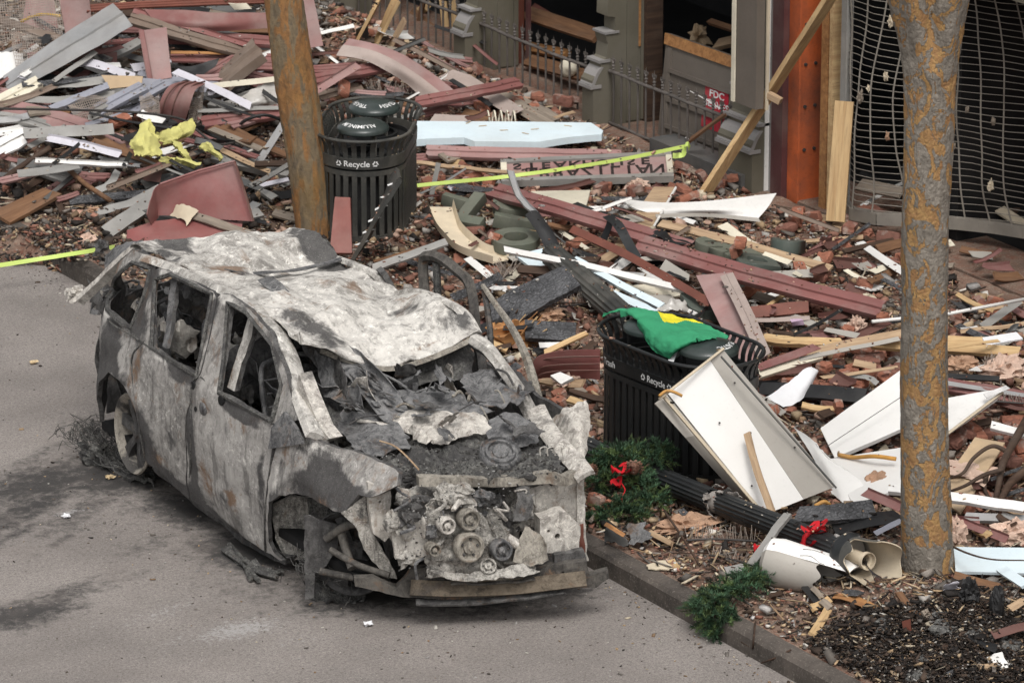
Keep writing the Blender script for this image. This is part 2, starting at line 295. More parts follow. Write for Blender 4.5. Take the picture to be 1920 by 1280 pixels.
def _dirt():
    s = NT('dirt'); n = s.noise(1.6, 6, .65); n2 = s.noise(9, 7, .7, off=(3, 3, 0)); f = s.noise(55, 5, .75); v = s.voro(34, None, 'F1', 'Color')
    b = s.mix(s.ramp(n, [(.35, 0.0), (.65, 1.0)]), lin((104, 88, 78)), lin((146, 126, 112)))
    b = s.mix(s.math('MULTIPLY', s.ramp(n2, [(.45, 0.0), (.62, 1.0)]), .6), b, lin((128, 94, 80)))
    b = s.mix(s.math('MULTIPLY', s.ramp(f, [(.34, 1.0), (.46, 0.0)]), .7), b, lin((52, 42, 38)))
    b = s.mix(s.math('MULTIPLY', s.ramp(f, [(.58, 0.0), (.66, 1.0)]), .6), b, lin((190, 174, 156)))
    hv = s.N('ShaderNodeSeparateColor'); s.L(v, hv.inputs[0]); b = s.mix(s.math('MULTIPLY', s.ramp(hv.outputs[0], [(.7, 0.0), (.9, 1.0)]), .4), b, lin((120, 70, 52)))
    MT['dirt'] = s.fin(b, .95, 0, s.bump(f, .8, .02, s.bump(n2, .5, .03)), .1)
    s = NT('kerbstone'); n = s.noise(2.5, 6, .65); f = s.noise(50, 5, .7)
    b = s.mix(s.ramp(n, [(.35, 0.0), (.65, 1.0)]), lin((56, 52, 49)), lin((92, 85, 79)))
    b = s.mix(s.math('MULTIPLY', s.ramp(f, [(.55, 0.0), (.68, 1.0)]), .45), b, lin((150, 142, 132)))
    MT['kerbstone'] = s.fin(b, .85, 0, s.bump(f, .4, .008), .2)
_dirt()
def _attr(name, rough=.85, bump=.4, attr='Col', spec=.2):
    s = NT(name); a = s.N('ShaderNodeAttribute', attribute_name=attr); n = s.noise(30, 5, .7)
    b = s.mix(s.ramp(n, [(.3, .75), (.7, 0.0)]), a.outputs['Color'], s.mix(.5, a.outputs['Color'], (.05, .04, .035)))
    MT[name] = s.fin(b, rough, 0, s.bump(n, bump, .008), spec)
_attr('bits', .9); _attr('needles', .7, .1)
def _flag():
    s = NT('flag_green'); n = s.noise(3, 4, .5); w = s.noise(300, 2, .5)
    b = s.mix(n, lin((44, 124, 86)), lin((66, 152, 110))); MT['flag_green'] = s.fin(b, .8, 0, s.bump(w, .15, .003), .15)
_flag()
# ------------------------------------------------------------------ builders
WM = {}
def tag(o, label=None, cat=None, group=None, kind=None):
    if label: o['label'] = label
    if cat: o['category'] = cat
    if group: o['group'] = group
    if kind: o['kind'] = kind
    return o
def link(o, parent=None, M=None):
    M = M or Matrix.Identity(4); COL.objects.link(o); WM[o.name] = M
    if parent is not None:
        o.parent = parent; o.matrix_local = WM[parent.name].inverted() @ M
    else: o.matrix_world = M
    return o
def empty(name, loc, label=None, cat=None, group=None, parent=None):
    o = bpy.data.objects.new(name, None); o.empty_display_size = .1
    link(o, parent, Matrix.Translation(Vector(loc))); return tag(o, label, cat, group)
def meshdata(name, V, F, mats, mi=None, smooth=False):
    me = bpy.data.meshes.new(name); me.from_pydata([tuple(v) for v in V], [], F)
    for m in (mats if isinstance(mats, (list, tuple)) else [mats]): me.materials.append(MT[m])
    if mi: me.polygons.foreach_set('material_index', mi)
    if smooth: me.polygons.foreach_set('use_smooth', [True]*len(me.polygons))
    me.update(); return me
def mk(name, V, F, mats, parent=None, mi=None, smooth=False, M=None, auto=None):
    """link a mesh object; V in world space unless a matrix M is given"""
    if M is None:
        if parent is not None: M = WM[parent.name].copy()
        else:
            n = len(V); c = Vector((sum(v[0] for v in V)/n, sum(v[1] for v in V)/n, min(v[2] for v in V))); M = Matrix.Translation(c)
        t = M.translation; V = [(v[0]-t[0], v[1]-t[1], v[2]-t[2]) for v in V]
    me = meshdata(name, V, F, mats, mi, smooth); o = bpy.data.objects.new(name, me); link(o, parent, M)
    if auto: sharp(me, auto)
    return o
def sharp(me, deg):
    bm = bmesh.new(); bm.from_mesh(me); a = math.radians(deg)
    for f in bm.faces: f.smooth = True
    for e in bm.edges: e.smooth = not (len(e.link_faces) != 2 or e.calc_face_angle(0) > a)
    bm.to_mesh(me); bm.free()
class MB:
    def __init__(s): s.V = []; s.F = []; s.I = []
    def add(s, V, F, i=0):
        o = len(s.V); s.V += [Vector(v) for v in V]; s.F += [tuple(k+o for k in f) for f in F]; s.I += [i]*len(F); return s
    def box(s, c, size, R=None, i=0, jit=0):
        hx, hy, hz = size[0]/2, size[1]/2, size[2]/2; R = R or Matrix.Identity(3)
        V = [Vector(c)+R @ Vector((x*(hx+jit*random.uniform(-1, 1)), y*(hy+jit*random.uniform(-1, 1)), z*(hz+jit*random.uniform(-1, 1)))) for x in (-1, 1) for y in (-1, 1) for z in (-1, 1)]
        return s.add(V, [(0, 1, 3, 2), (4, 6, 7, 5), (0, 4, 5, 1), (2, 3, 7, 6), (0, 2, 6, 4), (1, 5, 7, 3)], i)
    def bar(s, a, b, w, t, i=0, up=(0, 0, 1)):
        a = Vector(a); b = Vector(b); T = (b-a).normalized(); U = Vector(up)
        S = T.cross(U)
        if S.length < 1e-3: S = T.cross(Vector((1, 0, 0)))
        S.normalize(); N = S.cross(T)
        R = Matrix((T, S, N)).transposed(); return s.box((a+b)/2, ((b-a).length, w, t), R, i)
    def tube(s, pts, r, n=8, i=0, caps=True, closed=False):
        pts = [Vector(p) for p in pts]; m = len(pts); V = []; F = []; prev = None
        for k, p in enumerate(pts):
            if closed: T = pts[(k+1) % m]-pts[k-1]
            else: T = pts[min(m-1, k+1)]-pts[max(0, k-1)]
            if T.length < 1e-9: T = Vector((0, 0, 1))
            T.normalize()
            if prev is None:
                A = T.cross(Vector((0, 0, 1)) if abs(T.z) < .95 else Vector((1, 0, 0))); A.normalize()
            else:
                A = prev-T*prev.dot(T)
                if A.length < 1e-6: A = T.orthogonal()
                A.normalize()
            prev = A; B = T.cross(A); rr = r[k] if isinstance(r, (list, tuple)) else r
            for q in range(n):
                a = 2*math.pi*q/n; V.append(p+A*(rr*math.cos(a))+B*(rr*math.sin(a)))
        for k in range(m if closed else m-1):
            k2 = (k+1) % m
            for q in range(n): F.append((k*n+q, k*n+(q+1) % n, k2*n+(q+1) % n, k2*n+q))
        if caps and not closed: F.append(tuple(range(n))[::-1]); F.append(tuple((m-1)*n+q for q in range(n)))
        return s.add(V, F, i)
    def lathe(s, prof, c, axis=(0, 0, 1), n=16, i=0, closed=False):
        """prof: (radius, distance along the axis)"""
        A = Vector(axis).normalized(); X = A.orthogonal().normalized(); Y = A.cross(X); c = Vector(c); V = []; F = []; m = len(prof)
        for r, h in prof:
            for q in range(n):
                a = 2*math.pi*q/n; V.append(c+A*h+X*(r*math.cos(a))+Y*(r*math.sin(a)))
        for k in range(m-1 if not closed else m):
            k2 = (k+1) % m
            for q in range(n): F.append((k*n+q, k*n+(q+1) % n, k2*n+(q+1) % n, k2*n+q))
        return s.add(V, F, i)
    def prism(s, poly, off, i=0):
        """polygon (world points) pushed along the vector off"""
        n = len(poly); V = [Vector(p) for p in poly]+[Vector(p)+Vector(off) for p in poly]
        F = [tuple(range(n))[::-1], tuple(range(n, 2*n))]+[(k, (k+1) % n, n+(k+1) % n, n+k) for k in range(n)]
        return s.add(V, F, i)
    def blob(s, c, size, n=10, amp=.25, sc=3, seed=0, i=0, R=None):
        V = []; F = []; R = R or Matrix.Identity(3); c = Vector(c); m = n
        for a in range(m+1):
            th = math.pi*a/m
            for b in range(2*m):
                ph = math.pi*b/m; d = Vector((math.sin(th)*math.cos(ph), math.sin(th)*math.sin(ph), math.cos(th)))
                k = 1+amp*noise.fractal(d*sc+Vector((seed*3.1, seed*1.7, seed)), .8, 2, 4)*1.6
                V.append(c+R @ Vector((d.x*size[0]*k, d.y*size[1]*k, d.z*size[2]*k)))
        for a in range(m):
            for b in range(2*m): F.append((a*2*m+b, (a+1)*2*m+b, (a+1)*2*m+(b+1) % (2*m), a*2*m+(b+1) % (2*m)))
        return s.add(V, F, i)
    def mk(s, name, mats, parent=None, smooth=False, auto=None): return mk(name, s.V, s.F, mats, parent, s.I if isinstance(mats, (list, tuple)) else None, smooth, auto=auto)
def cr(p0, p1, p2, p3, t):
    return .5*((2*p1)+(p2-p0)*t+(2*p0-5*p1+4*p2-p3)*t*t+(3*p1-p0-3*p2+p3)*t*t*t)
def spline(pts, per=6):
    pts = [Vector(p) for p in pts]; n = len(pts); out = []
    for k in range(n-1):
        a = pts[k-1] if k else 2*pts[0]-pts[1]; d = pts[k+2] if k+2 < n else 2*pts[-1]-pts[-2]
        for j in range(per): out.append(cr(a, pts[k], pts[k+1], d, j/per))
    return out+[pts[-1]]
PROF = {'flat': [(-.5, 0), (.5, 0)],
        'rib': [(-.5, -.14), (-.48, 0), (-.24, 0), (-.21, .06), (-.13, .06), (-.1, 0), (.14, 0), (.17, .06), (.25, .06), (.28, 0), (.48, 0), (.5, -.14)],
        'rib2': [(-.5, -.2), (-.46, .02), (-.3, .02), (-.26, -.05), (-.02, -.05), (.02, .04), (.16, .04), (.2, -.05), (.5, -.05), (.5, -.14)],
        'chan': [(-.5, -.38), (-.5, 0), (.5, 0), (.5, -.38)], 'trough': [(-.5, .3), (-.44, 0), (.44, 0), (.5, .3)],
        'L': [(-.5, 0), (.42, 0), (.5, .28)], 'seam': [(-.5, 0), (-.03, 0), (-.015, .05), (.015, .05), (.03, 0), (.5, 0), (.5, -.1)],
        'arc': [(-.5, -.12), (-.3, -.03), (0, 0), (.3, -.03), (.5, -.12)]}
def strip(name, label, path, pw=None, w=None, t=.004, mat='maroon', roll=25, prof='flat', twist=0, jag=0, wob=.006, cat=None, group=None, parent=None, world=False, per=5, taper=1.0, slack=0):
    """a length of plank, cladding or channel swept along a path of (x, y, height) points; built in its own frame, lengthwise X"""
    pts = [Vector(p) for p in path] if world else [P(*p) for p in path]
    if len(pts) == 2:
        n = max(3, min(10, int((pts[1]-pts[0]).length/.18))); pts = [pts[0].lerp(pts[1], k/n)+Vector((0, 0, -slack*4*(k/n)*(1-k/n))) for k in range(n+1)]
    else: pts = spline(pts, per)
    mid = pts[len(pts)//2].copy(); T0 = (pts[-1]-pts[0]).normalized()
    Wd = T0.cross(Vector((0, 0, 1)))
    if Wd.length < .05: Wd = _R.copy()
    Wd.normalize()
    if Wd.dot(_F0) > 0: Wd = -Wd
    r = math.radians(roll); N0 = T0.cross(Wd)
    if N0.z < 0: N0 = -N0
    Wr = Wd*math.cos(r)-N0*math.sin(r); Nr = N0*math.cos(r)+Wd*math.sin(r)
    if w is None:
        a = Vector(pix(mid)); b = Vector(pix(mid+Wr*.1)); ax = (Vector(pix(pts[-1]))-Vector(pix(pts[0]))).normalized(); d = b-a
        perp = abs(d.x*ax.y-d.y*ax.x)*10; w = min(.6, pw/max(perp, 25))
    Mx = Matrix((T0, T0.cross(Nr)*-1, Nr)).transposed().to_4x4()
    Y = Nr.cross(T0); Mx = Matrix((T0, Y, Nr)).transposed().to_4x4(); Mx.translation = mid; Mi = Mx.inverted()
    pr = PROF[prof]; top = [(u, h) for u, h in pr]; loc = [Mi @ p for p in pts]; sd = random.uniform(0, 99)
    V = []; F = []; m = 2*len(top); L = len(loc)
    for k, p in enumerate(loc):
        f = k/(L-1); T = (loc[min(L-1, k+1)]-loc[max(0, k-1)]).normalized()
        Yk = Vector((0, 1, 0)); Yk = (Yk-T*Yk.dot(T)).normalized(); Zk = T.cross(Yk)
        tw = math.radians(twist)*(f-.5)+.5*wob*8*noise.noise((f*3, sd, 0)); Yt = Yk*math.cos(tw)+Zk*math.sin(tw); Zt = Zk*math.cos(tw)-Yk*math.sin(tw)
        ww = w*(1+(taper-1)*f); ring = [(u*ww, h*ww) for u, h in top]+[(u*ww*(1 if abs(u) < .5 or prof == 'flat' else .985), h*ww-t) for u, h in reversed(top)]
        for q, (u, h) in enumerate(ring):
            j = 0
            if jag and k in (0, L-1):
                j = jag*noise.noise((u*40, sd+k, 3))*(1 if k else -1)*2
            V.append(p+Yt*u+Zt*(h+wob*noise.noise((f*6+sd, u*8, sd)))+T*j)
    for k in range(L-1):
        for q in range(m): F.append((k*m+q, (k+1)*m+q, (k+1)*m+(q+1) % m, k*m+(q+1) % m))
    if prof == 'flat': F += [tuple(range(m)), tuple((L-1)*m+q for q in range(m))[::-1]]
    else:
        h = m//2
        for q in range(h-1): F.append((q, q+1, m-2-q, m-1-q)); b = (L-1)*m; F.append((b+q+1, b+q, b+m-1-q, b+m-2-q))
    o = mk(name, V, F, mat, parent, M=Mx, auto=35)
    return tag(o, label, cat, group)
def gridpts(rows, res, absz=False, world=False):
    G = [[(Vector(p) if world else (PZ(*p) if absz else P(*p))) for p in r] for r in rows]
    G = [spline(r, res) for r in G]; nc = len(G[0])
    cols = [spline([G[k][c] for k in range(len(G))], res) for c in range(nc)]
    return [[cols[c][k] for c in range(nc)] for k in range(len(cols[0]))]
def sheet(name, label, rows, mat, t=.004, crumple=.012, cs=4.0, res=6, jag=0, absz=False, world=False, cat=None, group=None, parent=None, auto=30, hole=None, face=None):
    G = gridpts(rows, res, absz, world); nr = len(G); nc = len(G[0]); sd = random.uniform(0, 50); V = []; V2 = []
    for a in range(nr):
        for b in range(nc):
            p = G[a][b]; du = G[a][min(nc-1, b+1)]-G[a][max(0, b-1)]; dv = G[min(nr-1, a+1)][b]-G[max(0, a-1)][b]
            n = du.cross(dv); n = n.normalized() if n.length > 1e-9 else Vector((0, 0, 1))
            if n.dot(_F) > 0: n = -n
            q = p*cs; k = noise.fractal(Vector((q.x+sd, q.y, q.z)), .9, 2.1, 4)
            k2 = abs(noise.noise(Vector((q.x*.7+sd, q.y*.7, q.z*.7+9))))
            q2 = p+n*(crumple*(k-.9*k2))
            if jag:
                ea = (a == 0 or a == nr-1); eb = (b == 0 or b == nc-1)
                if ea: q2 += dv.normalized()*jag*noise.noise(Vector((q.x*5+sd, q.y*5, q.z*5)))*1.6
                if eb: q2 += du.normalized()*jag*noise.noise(Vector((q.x*5, q.y*5+sd, q.z*5)))*1.6
            V.append(q2); V2.append(q2-n*t)
    N = nr*nc; F = []; keep = set()
    for a in range(nr-1):
        for b in range(nc-1):
            if hole and hole((a+.5)/(nr-1), (b+.5)/(nc-1)): continue
            keep.add((a, b))
    for a, b in keep:
        i = a*nc+b; F.append((i, i+1, i+nc+1, i+nc)); F.append((N+i, N+i+nc, N+i+nc+1, N+i+1))
        for (a2, b2, e0, e1) in ((a-1, b, i, i+1), (a+1, b, i+nc+1, i+nc), (a, b-1, i+nc, i), (a, b+1, i+1, i+nc+1)):
            if (a2, b2) not in keep: F.append((e1, e0, N+e0, N+e1))
    mi = None
    if face:
        mi = []
        for a, b in keep: mi += [face((a+.5)/(nr-1), (b+.5)/(nc-1))]*2+[0]*sum((a2, b2) not in keep for a2, b2 in ((a-1, b), (a+1, b), (a, b-1), (a, b+1)))
    VV = V+V2; used = sorted({i for f in F for i in f}); re = {o: k for k, o in enumerate(used)}
    o = mk(name, [VV[i] for i in used], [tuple(re[i] for i in f) for f in F], mat, parent, mi=mi, auto=auto)
    return tag(o, label, cat, group)
def inpoly(p, poly):
    x, y = p; c = False; n = len(poly)
    for i in range(n):
        x1, y1 = poly[i]; x2, y2 = poly[i-1]
        if (y1 > y) != (y2 > y) and x < (x2-x1)*(y-y1)/(y2-y1)+x1: c = not c
    return c
def panel(poly, holes, fn, t, step=.06, rough=0.0, nrm=None):
    """flat outline with openings, triangulated, then carried to 3D by fn(u, v) and given thickness along nrm"""
    pts = []; edges = []
    def ring(pl, amp):
        n = len(pl); st = len(pts); dense = []
        for k in range(n):
            a = Vector(pl[k]); b = Vector(pl[(k+1) % n]); m = max(1, int((b-a).length/step))
            for j in range(m):
                q = a.lerp(b, j/m)
                if amp and j: q += Vector((noise.noise((q.x*19, q.y*19, 1)), noise.noise((q.x*19, q.y*19, 5))))*amp
                dense.append(q)
        pts.extend(dense); m = len(dense); edges.extend((st+k, st+(k+1) % m) for k in range(m)); return [tuple(q) for q in dense]
    P0 = ring(poly, rough); H = [ring(h, rough) for h in holes]
    x0 = min(p[0] for p in P0); x1 = max(p[0] for p in P0); y0 = min(p[1] for p in P0); y1 = max(p[1] for p in P0)
    x = x0+step*.5
    while x < x1:
        y = y0+step*.5
        while y < y1:
            q = (x+random.uniform(-.2, .2)*step, y+random.uniform(-.2, .2)*step)
            if inpoly(q, P0) and not any(inpoly(q, h) for h in H): pts.append(Vector(q))
            y += step
        x += step
    r = delaunay_2d_cdt([Vector((p[0], p[1])) for p in pts], edges, [], 0, 1e-5); v2 = r[0]; tris = []
    for f in r[2]:
        c = (sum(v2[i][0] for i in f)/len(f), sum(v2[i][1] for i in f)/len(f))
        if inpoly(c, P0) and not any(inpoly(c, h) for h in H): tris.append(tuple(f))
    V = [Vector(fn(p[0], p[1])) for p in v2]; n = len(V); N = Vector(nrm or (1, 0, 0)); V += [v+N*t for v in V]; F = list(tris)+[tuple(i+n for i in reversed(f)) for f in tris]; cnt = {}
    for f in tris:
        for k in range(3):
            e = (f[k], f[(k+1) % 3]); cnt[e] = 1
    for a, b in list(cnt):
        if (b, a) not in cnt: F.append((b, a, a+n, b+n))
    return V, F
_txt = {}
def text_tris(s, size, bold=0.0):
    k = (s, size, bold)
    if k in _txt: return _txt[k]
    cu = bpy.data.curves.new('lettering', 'FONT'); cu.body = s; cu.size = size; cu.offset = bold; cu.resolution_u = 3; cu.align_x = 'CENTER'; cu.align_y = 'CENTER'
    o = bpy.data.objects.new('lettering', cu); COL.objects.link(o); bpy.context.view_layer.update()
    me = bpy.data.meshes.new_from_object(o.evaluated_get(bpy.context.evaluated_depsgraph_get())); V = [v.co.copy() for v in me.vertices]; F = [tuple(p.vertices) for p in me.polygons]
    bpy.data.objects.remove(o); bpy.data.curves.remove(cu); bpy.data.meshes.remove(me); _txt[k] = (V, F); return V, F
def scatter_boxes(name, label, n, posf, sizef, colf, mat='bits', rotf=None, kind='stuff', jit=.3):
    """many small broken bits as one mesh, each with its own size, turn and colour"""
    pos = np.array([posf(i) for i in range(n)]); sz = np.array([sizef(i) for i in range(n)]); col = np.array([colf(i) for i in range(n)])
    c = np.array([[x, y, z] for x in (-1, 1) for y in (-1, 1) for z in (-1, 1)], float)*.5
    V = c[None]*(1+rng.uniform(-jit, jit, (n, 8, 3)))*sz[:, None, :]
    yaw = rng.uniform(0, 2*np.pi, n); pit = rng.normal(0, .28, n); rol = rng.normal(0, .35, n)
    def R(a, ax):
        m = np.zeros((n, 3, 3)); i, j = [(1, 2), (2, 0), (0, 1)][ax]; m[:, ax, ax] = 1; m[:, i, i] = np.cos(a); m[:, j, j] = np.cos(a); m[:, i, j] = -np.sin(a); m[:, j, i] = np.sin(a); return m
    M = R(yaw, 2) @ R(pit, 1) @ R(rol, 0)
    V = np.einsum('nij,nkj->nki', M, V)+pos[:, None, :]
    q = np.array([(0, 1, 3, 2), (4, 6, 7, 5), (0, 4, 5, 1), (2, 3, 7, 6), (0, 2, 6, 4), (1, 5, 7, 3)])
    Fq = (q[None]+8*np.arange(n)[:, None, None]).reshape(-1)
    me = bpy.data.meshes.new(name); me.vertices.add(8*n); me.vertices.foreach_set('co', V.reshape(-1)); me.loops.add(24*n); me.loops.foreach_set('vertex_index', Fq.astype(np.int32)); me.polygons.add(6*n); me.polygons.foreach_set('loop_start', np.arange(0, 24*n, 4, dtype=np.int32)); me.polygons.foreach_set('loop_total', np.full(6*n, 4, np.int32))
    ca = me.color_attributes.new('Col', 'FLOAT_COLOR', 'POINT'); ca.data.foreach_set('color', np.concatenate([np.repeat(col, 8, 0), np.ones((8*n, 1))], 1).astype(np.float32).reshape(-1))
    me.materials.append(MT[mat]); me.update(calc_edges=True); me.validate()
    o = bpy.data.objects.new(name, me); link(o); return tag(o, label, None, None, kind)
# ------------------------------------------------------------------ ground, road, kerb, pavement
def sheetgrid(name, x0, x1, y0, y1, z, mat, kind='structure'):
    o = mk(name, [(x0, y0, z), (x1, y0, z), (x1, y1, z), (x0, y1, z)], [(0, 1, 2, 3)], mat, M=Matrix.Identity(4)); return tag(o, None, None, None, kind)
sheetgrid('ground', -300, 300, -300, 300, -.06, 'dirt')
tag(bpy.data.objects['ground'], 'bare ground under the street')
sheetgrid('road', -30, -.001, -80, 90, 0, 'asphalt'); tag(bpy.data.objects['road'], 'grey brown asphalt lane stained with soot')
mb = MB(); y = -14.0
while y < 30:
    L = 1.5; a = [(-.0, .0), (.006, .115), (.03, .14), (.15, .14), (.15, -.04), (0, -.04)]
    n = len(a); V = []
    for yy in np.linspace(y+.004, y+L-.004, 6):
        for (x, z) in a: V.append((x+.004*noise.noise((yy*3, z*9, 1)), yy, z+(.004*noise.noise((yy*3, x*9, 4)) if z > .05 else 0)))
    F = [(k*n+q, k*n+(q+1) % n, (k+1)*n+(q+1) % n, (k+1)*n+q) for k in range(5) for q in range(n)]+[tuple(range(n)), tuple(5*n+q for q in range(n))[::-1]]
    mb.add(V, F); y += L
tag(mk('kerb', mb.V, mb.F, 'kerbstone', M=Matrix.Identity(4)), 'dark stone kerb along the lane', None, None, 'structure')
xs = np.arange(.152, 5.95, .05); ys = np.arange(-9, 24, .06); V = []
for yy in ys:
    for xx in xs:
        e = sstep(.15, .5, xx); q = Vector((xx*4, yy*4, 0))
        V.append((xx, yy, gz(xx, yy)-.006+e*(.022*noise.fractal(q, .9, 2.2, 4)-.008)))
nx = len(xs); F = [(b*nx+a, b*nx+a+1, (b+1)*nx+a+1, (b+1)*nx+a) for b in range(len(ys)-1) for a in range(nx-1)]
tag(mk('pavement', V, F, 'dirt', M=Matrix.Identity(4), smooth=True), 'pavement buried under dirt and brick dust', None, None, 'structure')

# ------------------------------------------------------------------ the wrecked shopfront
FX = 5.74
Bd = empty('shop_building', (FX, 9, .14), 'wrecked grey stone shopfront with dark openings behind the railings', 'building')
def bbox(mb, x0, x1, y0, y1, z0, z1, i=0): return mb.box(((x0+x1)/2, (y0+y1)/2, (z0+z1)/2), (x1-x0, y1-y0, z1-z0), None, i)
Yf = [PX(638, 52, FX).y, PX(872, 142, FX).y, PX(1112, 237, FX).y, PX(1409, 366, FX).y]
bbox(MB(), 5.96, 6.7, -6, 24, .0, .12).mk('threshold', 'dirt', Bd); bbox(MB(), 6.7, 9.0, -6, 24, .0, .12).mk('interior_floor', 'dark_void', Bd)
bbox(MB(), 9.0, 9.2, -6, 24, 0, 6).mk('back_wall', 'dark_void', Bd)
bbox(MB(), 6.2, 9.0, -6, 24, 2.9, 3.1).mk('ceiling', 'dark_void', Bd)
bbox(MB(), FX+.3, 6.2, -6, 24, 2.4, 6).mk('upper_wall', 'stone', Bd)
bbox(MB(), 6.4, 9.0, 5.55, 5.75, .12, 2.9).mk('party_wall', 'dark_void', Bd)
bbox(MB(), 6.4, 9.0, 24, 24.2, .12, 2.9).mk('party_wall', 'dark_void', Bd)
def fin(yc, wy, dx):
    """console pier: scrolled street edge, moulded shelves, deep side"""
    pr = [(0, .05), (0, .50), (-.012, .52), (-.012, .55), (.03, .60), (.075, .66), (.08, .70), (.135, .74), (.15, .86), (.13, .92), (.13, .95), (.225, .965), (.225, 1.09), (.145, 1.11), (.15, 1.26), (.20, 1.36), (.22, 2.4), (dx, 2.4), (dx, .05)]
    mb = MB(); mb.prism([(FX+x, yc, z) for x, z in pr], (0, wy, 0)); p = mb.mk('pier', 'stone', Bd, auto=25)
    mb = MB()
    for x, z, d, h in ((-.012, .475, .09, .03), (.07, .70, .10, .025), (.13, .95, .13, .02)): bbox(MB(), FX+x-.02, FX+x+d, yc-.012, yc+wy+.012, z, z+h).mk('moulding', 'stone_light', p, auto=25)
    mb.prism([(FX+x, yc-.004, z) for x, z in ((-.02, .51), (.03, .61), (.078, .665), (.105, .66), (.05, .585), (.01, .5))], (0, wy+.008, 0))
    mb.mk('moulding', 'stone_light', p, auto=25)
    mb = MB(); bbox(mb, FX+.34, FX+dx-.06, yc-.012, yc-.002, .14, 2.4); mb.mk('groove_strip', 'stone', p); mb = MB(); bbox(mb, FX+dx-.035, FX+dx+.01, yc-.02, yc-.002, .14, 2.4); mb.mk('groove_strip', 'stone', p)
fin(Yf[0], .30, .34); fin(Yf[1], .20, .55); fin(Yf[2], .18, .52); fin(Yf[3], .5, .27)
# posts between and behind the piers
def post(name, mat, xl, xc, xr, yb, X, z0=.1, z1=2.4, par=Bd):
    """upright whose street face runs from xl to xc and whose side face from xc to xr in the photograph, foot at yb"""
    c = PX(xc, yb, X); wy = (xc-xl)/112.; dx = (xr-xc)/182.; mb = MB(); bbox(mb, c.x, c.x+dx, c.y, c.y+wy, z0, z1); return mb.mk(name, mat, par)
post('timber_post', 'wood_dark', 1198, 1212, 1242, 222, 6.25); post('timber_post', 'wood_orange', 1192, 1196, 1206, 222, 6.2, .8)
post('timber_post', 'redbrown', 952, 962, 984, 152, 6.3); post('timber_post', 'wood_grey', 940, 946, 952, 150, 6.28)
post('timber_post', 'wood_grey', 724, 736, 752, 78, 6.3); post('timber_post', 'maroon_paint', 985, 990, 996, 158, 6.35)
post('pilaster', 'maroon_paint', 1446, 1464, 1482, 376, 5.9); mb = MB(); c = PX(1446, 372, 5.9); bbox(mb, 5.9, 5.93, c.y+.02, c.y+.05, .1, 2.4); mb.mk('pilaster_trim', 'stone_light', Bd)
sc = post('steel_column', 'orange_steel', 1484, 1496, 1534, 388, 5.98); c = PX(1496, 388, 5.98)
mb = MB(); bbox(mb, 5.955, 5.975, c.y-.02, c.y+.13, .1, 2.4); mb.mk('flange', 'orange_steel', sc)
for z in (.55, .58+.34, 1.28, 1.62):
    for dx in (.05, .15): MB().lathe([(0, .012), (.014, .012), (.016, 0), (.016, -.01)], (5.98+dx, c.y-.001, z), (0, -1, 0), 8).mk('bolt', 'wiredark', sc)
post('timber_post', 'wood_orange', 1536, 1546, 1553, 392, 6.02); post('timber_post', 'wood_raw', 1550, 1556, 1573, 395, 6.02)
mb = MB(); c = PX(1409, 366, FX); bbox(mb, FX-.04, FX+.22, c.y+.1, c.y+1.5, .05, .27); mb.mk('plinth', 'grey_dark', Bd)
mb = MB(); bbox(mb, FX+.12, FX+.24, c.y-.012, c.y-.002, .14, 2.4); mb.mk('pier_edge', 'white', Bd)
# brick wall glimpsed behind the grille: each brick its own piece
wy1 = PX(1575, 390, 7.4).y; bm_ = [None]
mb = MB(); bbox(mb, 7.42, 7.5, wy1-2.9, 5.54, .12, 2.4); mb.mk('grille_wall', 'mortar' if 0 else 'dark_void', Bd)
gw = WM and bpy.data.objects['grille_wall']
bme = meshdata('brick', MB().box((0, 0, 0), (.03, .196, .058)).V, MB().box((0, 0, 0), (.03, .196, .058)).F, 'brick_wall')
for r in range(20):
    for q in range(14):
        yy = 5.42-q*.206-(.103 if r % 2 else 0); o = bpy.data.objects.new('brick', bme); link(o, gw, Matrix.Translation((7.405+random.uniform(-.006, .004), yy, .32+r*.069)))

# ------------------------------------------------------------------ iron railings between the piers
def finial(mb, p, s=1.0):
    mb.lathe([(.006, 0), (.016, .012), (.008, .024), (.018, .038), (.008, .052), (.016, .066), (.007, .078), (.012, .09), (.004, .11), (.0, .15)], p, (0, 0, 1), 6)
    for d in (-1, 1):
        mb.tube([Vector(p)+Vector((0, d*y_, z_)) for y_, z_ in ((0, .06), (.018, .075), (.03, .09), (.026, .105), (.016, .1))], .0055, 5)
def railing(label, ya, yb, zt, zb, sag=0.0, tilt=0.0):
    X = FX+.16; root = empty('iron_railing', (X, (ya+yb)/2, .14), label, 'railing', 'iron railings between the stone piers')
    pts = lambda z: [(X+tilt*(z-.14), ya+(yb-ya)*k/8, z-sag*math.sin(math.pi*k/8)+.004*math.sin(k*2.1)) for k in range(9)]
    MB().tube(pts(zt), .016, 8).mk('rail', 'fence', root, auto=40); MB().tube(pts(zb), .014, 8).mk('rail', 'fence', root, auto=40)
    n = int(abs(yb-ya)/.128)
    for k in range(n):
        f = (k+.5)/n; yy = ya+(yb-ya)*f; s_ = sag*math.sin(math.pi*f); j = random.uniform(-.006, .006)
        p = MB().tube([(X+tilt*(z-.14)+j*q, yy, z-s_) for q, z in ((0, zb-.03), (1, (zb+zt)/2), (0, zt+.03))], .0095, 6).mk('picket', 'fence', root, auto=40)
        f_ = MB(); finial(f_, (X+tilt*(zt+.03-.14), yy, zt+.02-s_)); f_.mk('finial', 'fence', p, auto=50)
zt = PX(1138, 131, FX+.16).z; zb = PX(1138, 228, FX+.16).z
railing('iron railing nearest the orange column, in front of the red sign', Yf[2]-.01, Yf[3]+.5, zt, zb)
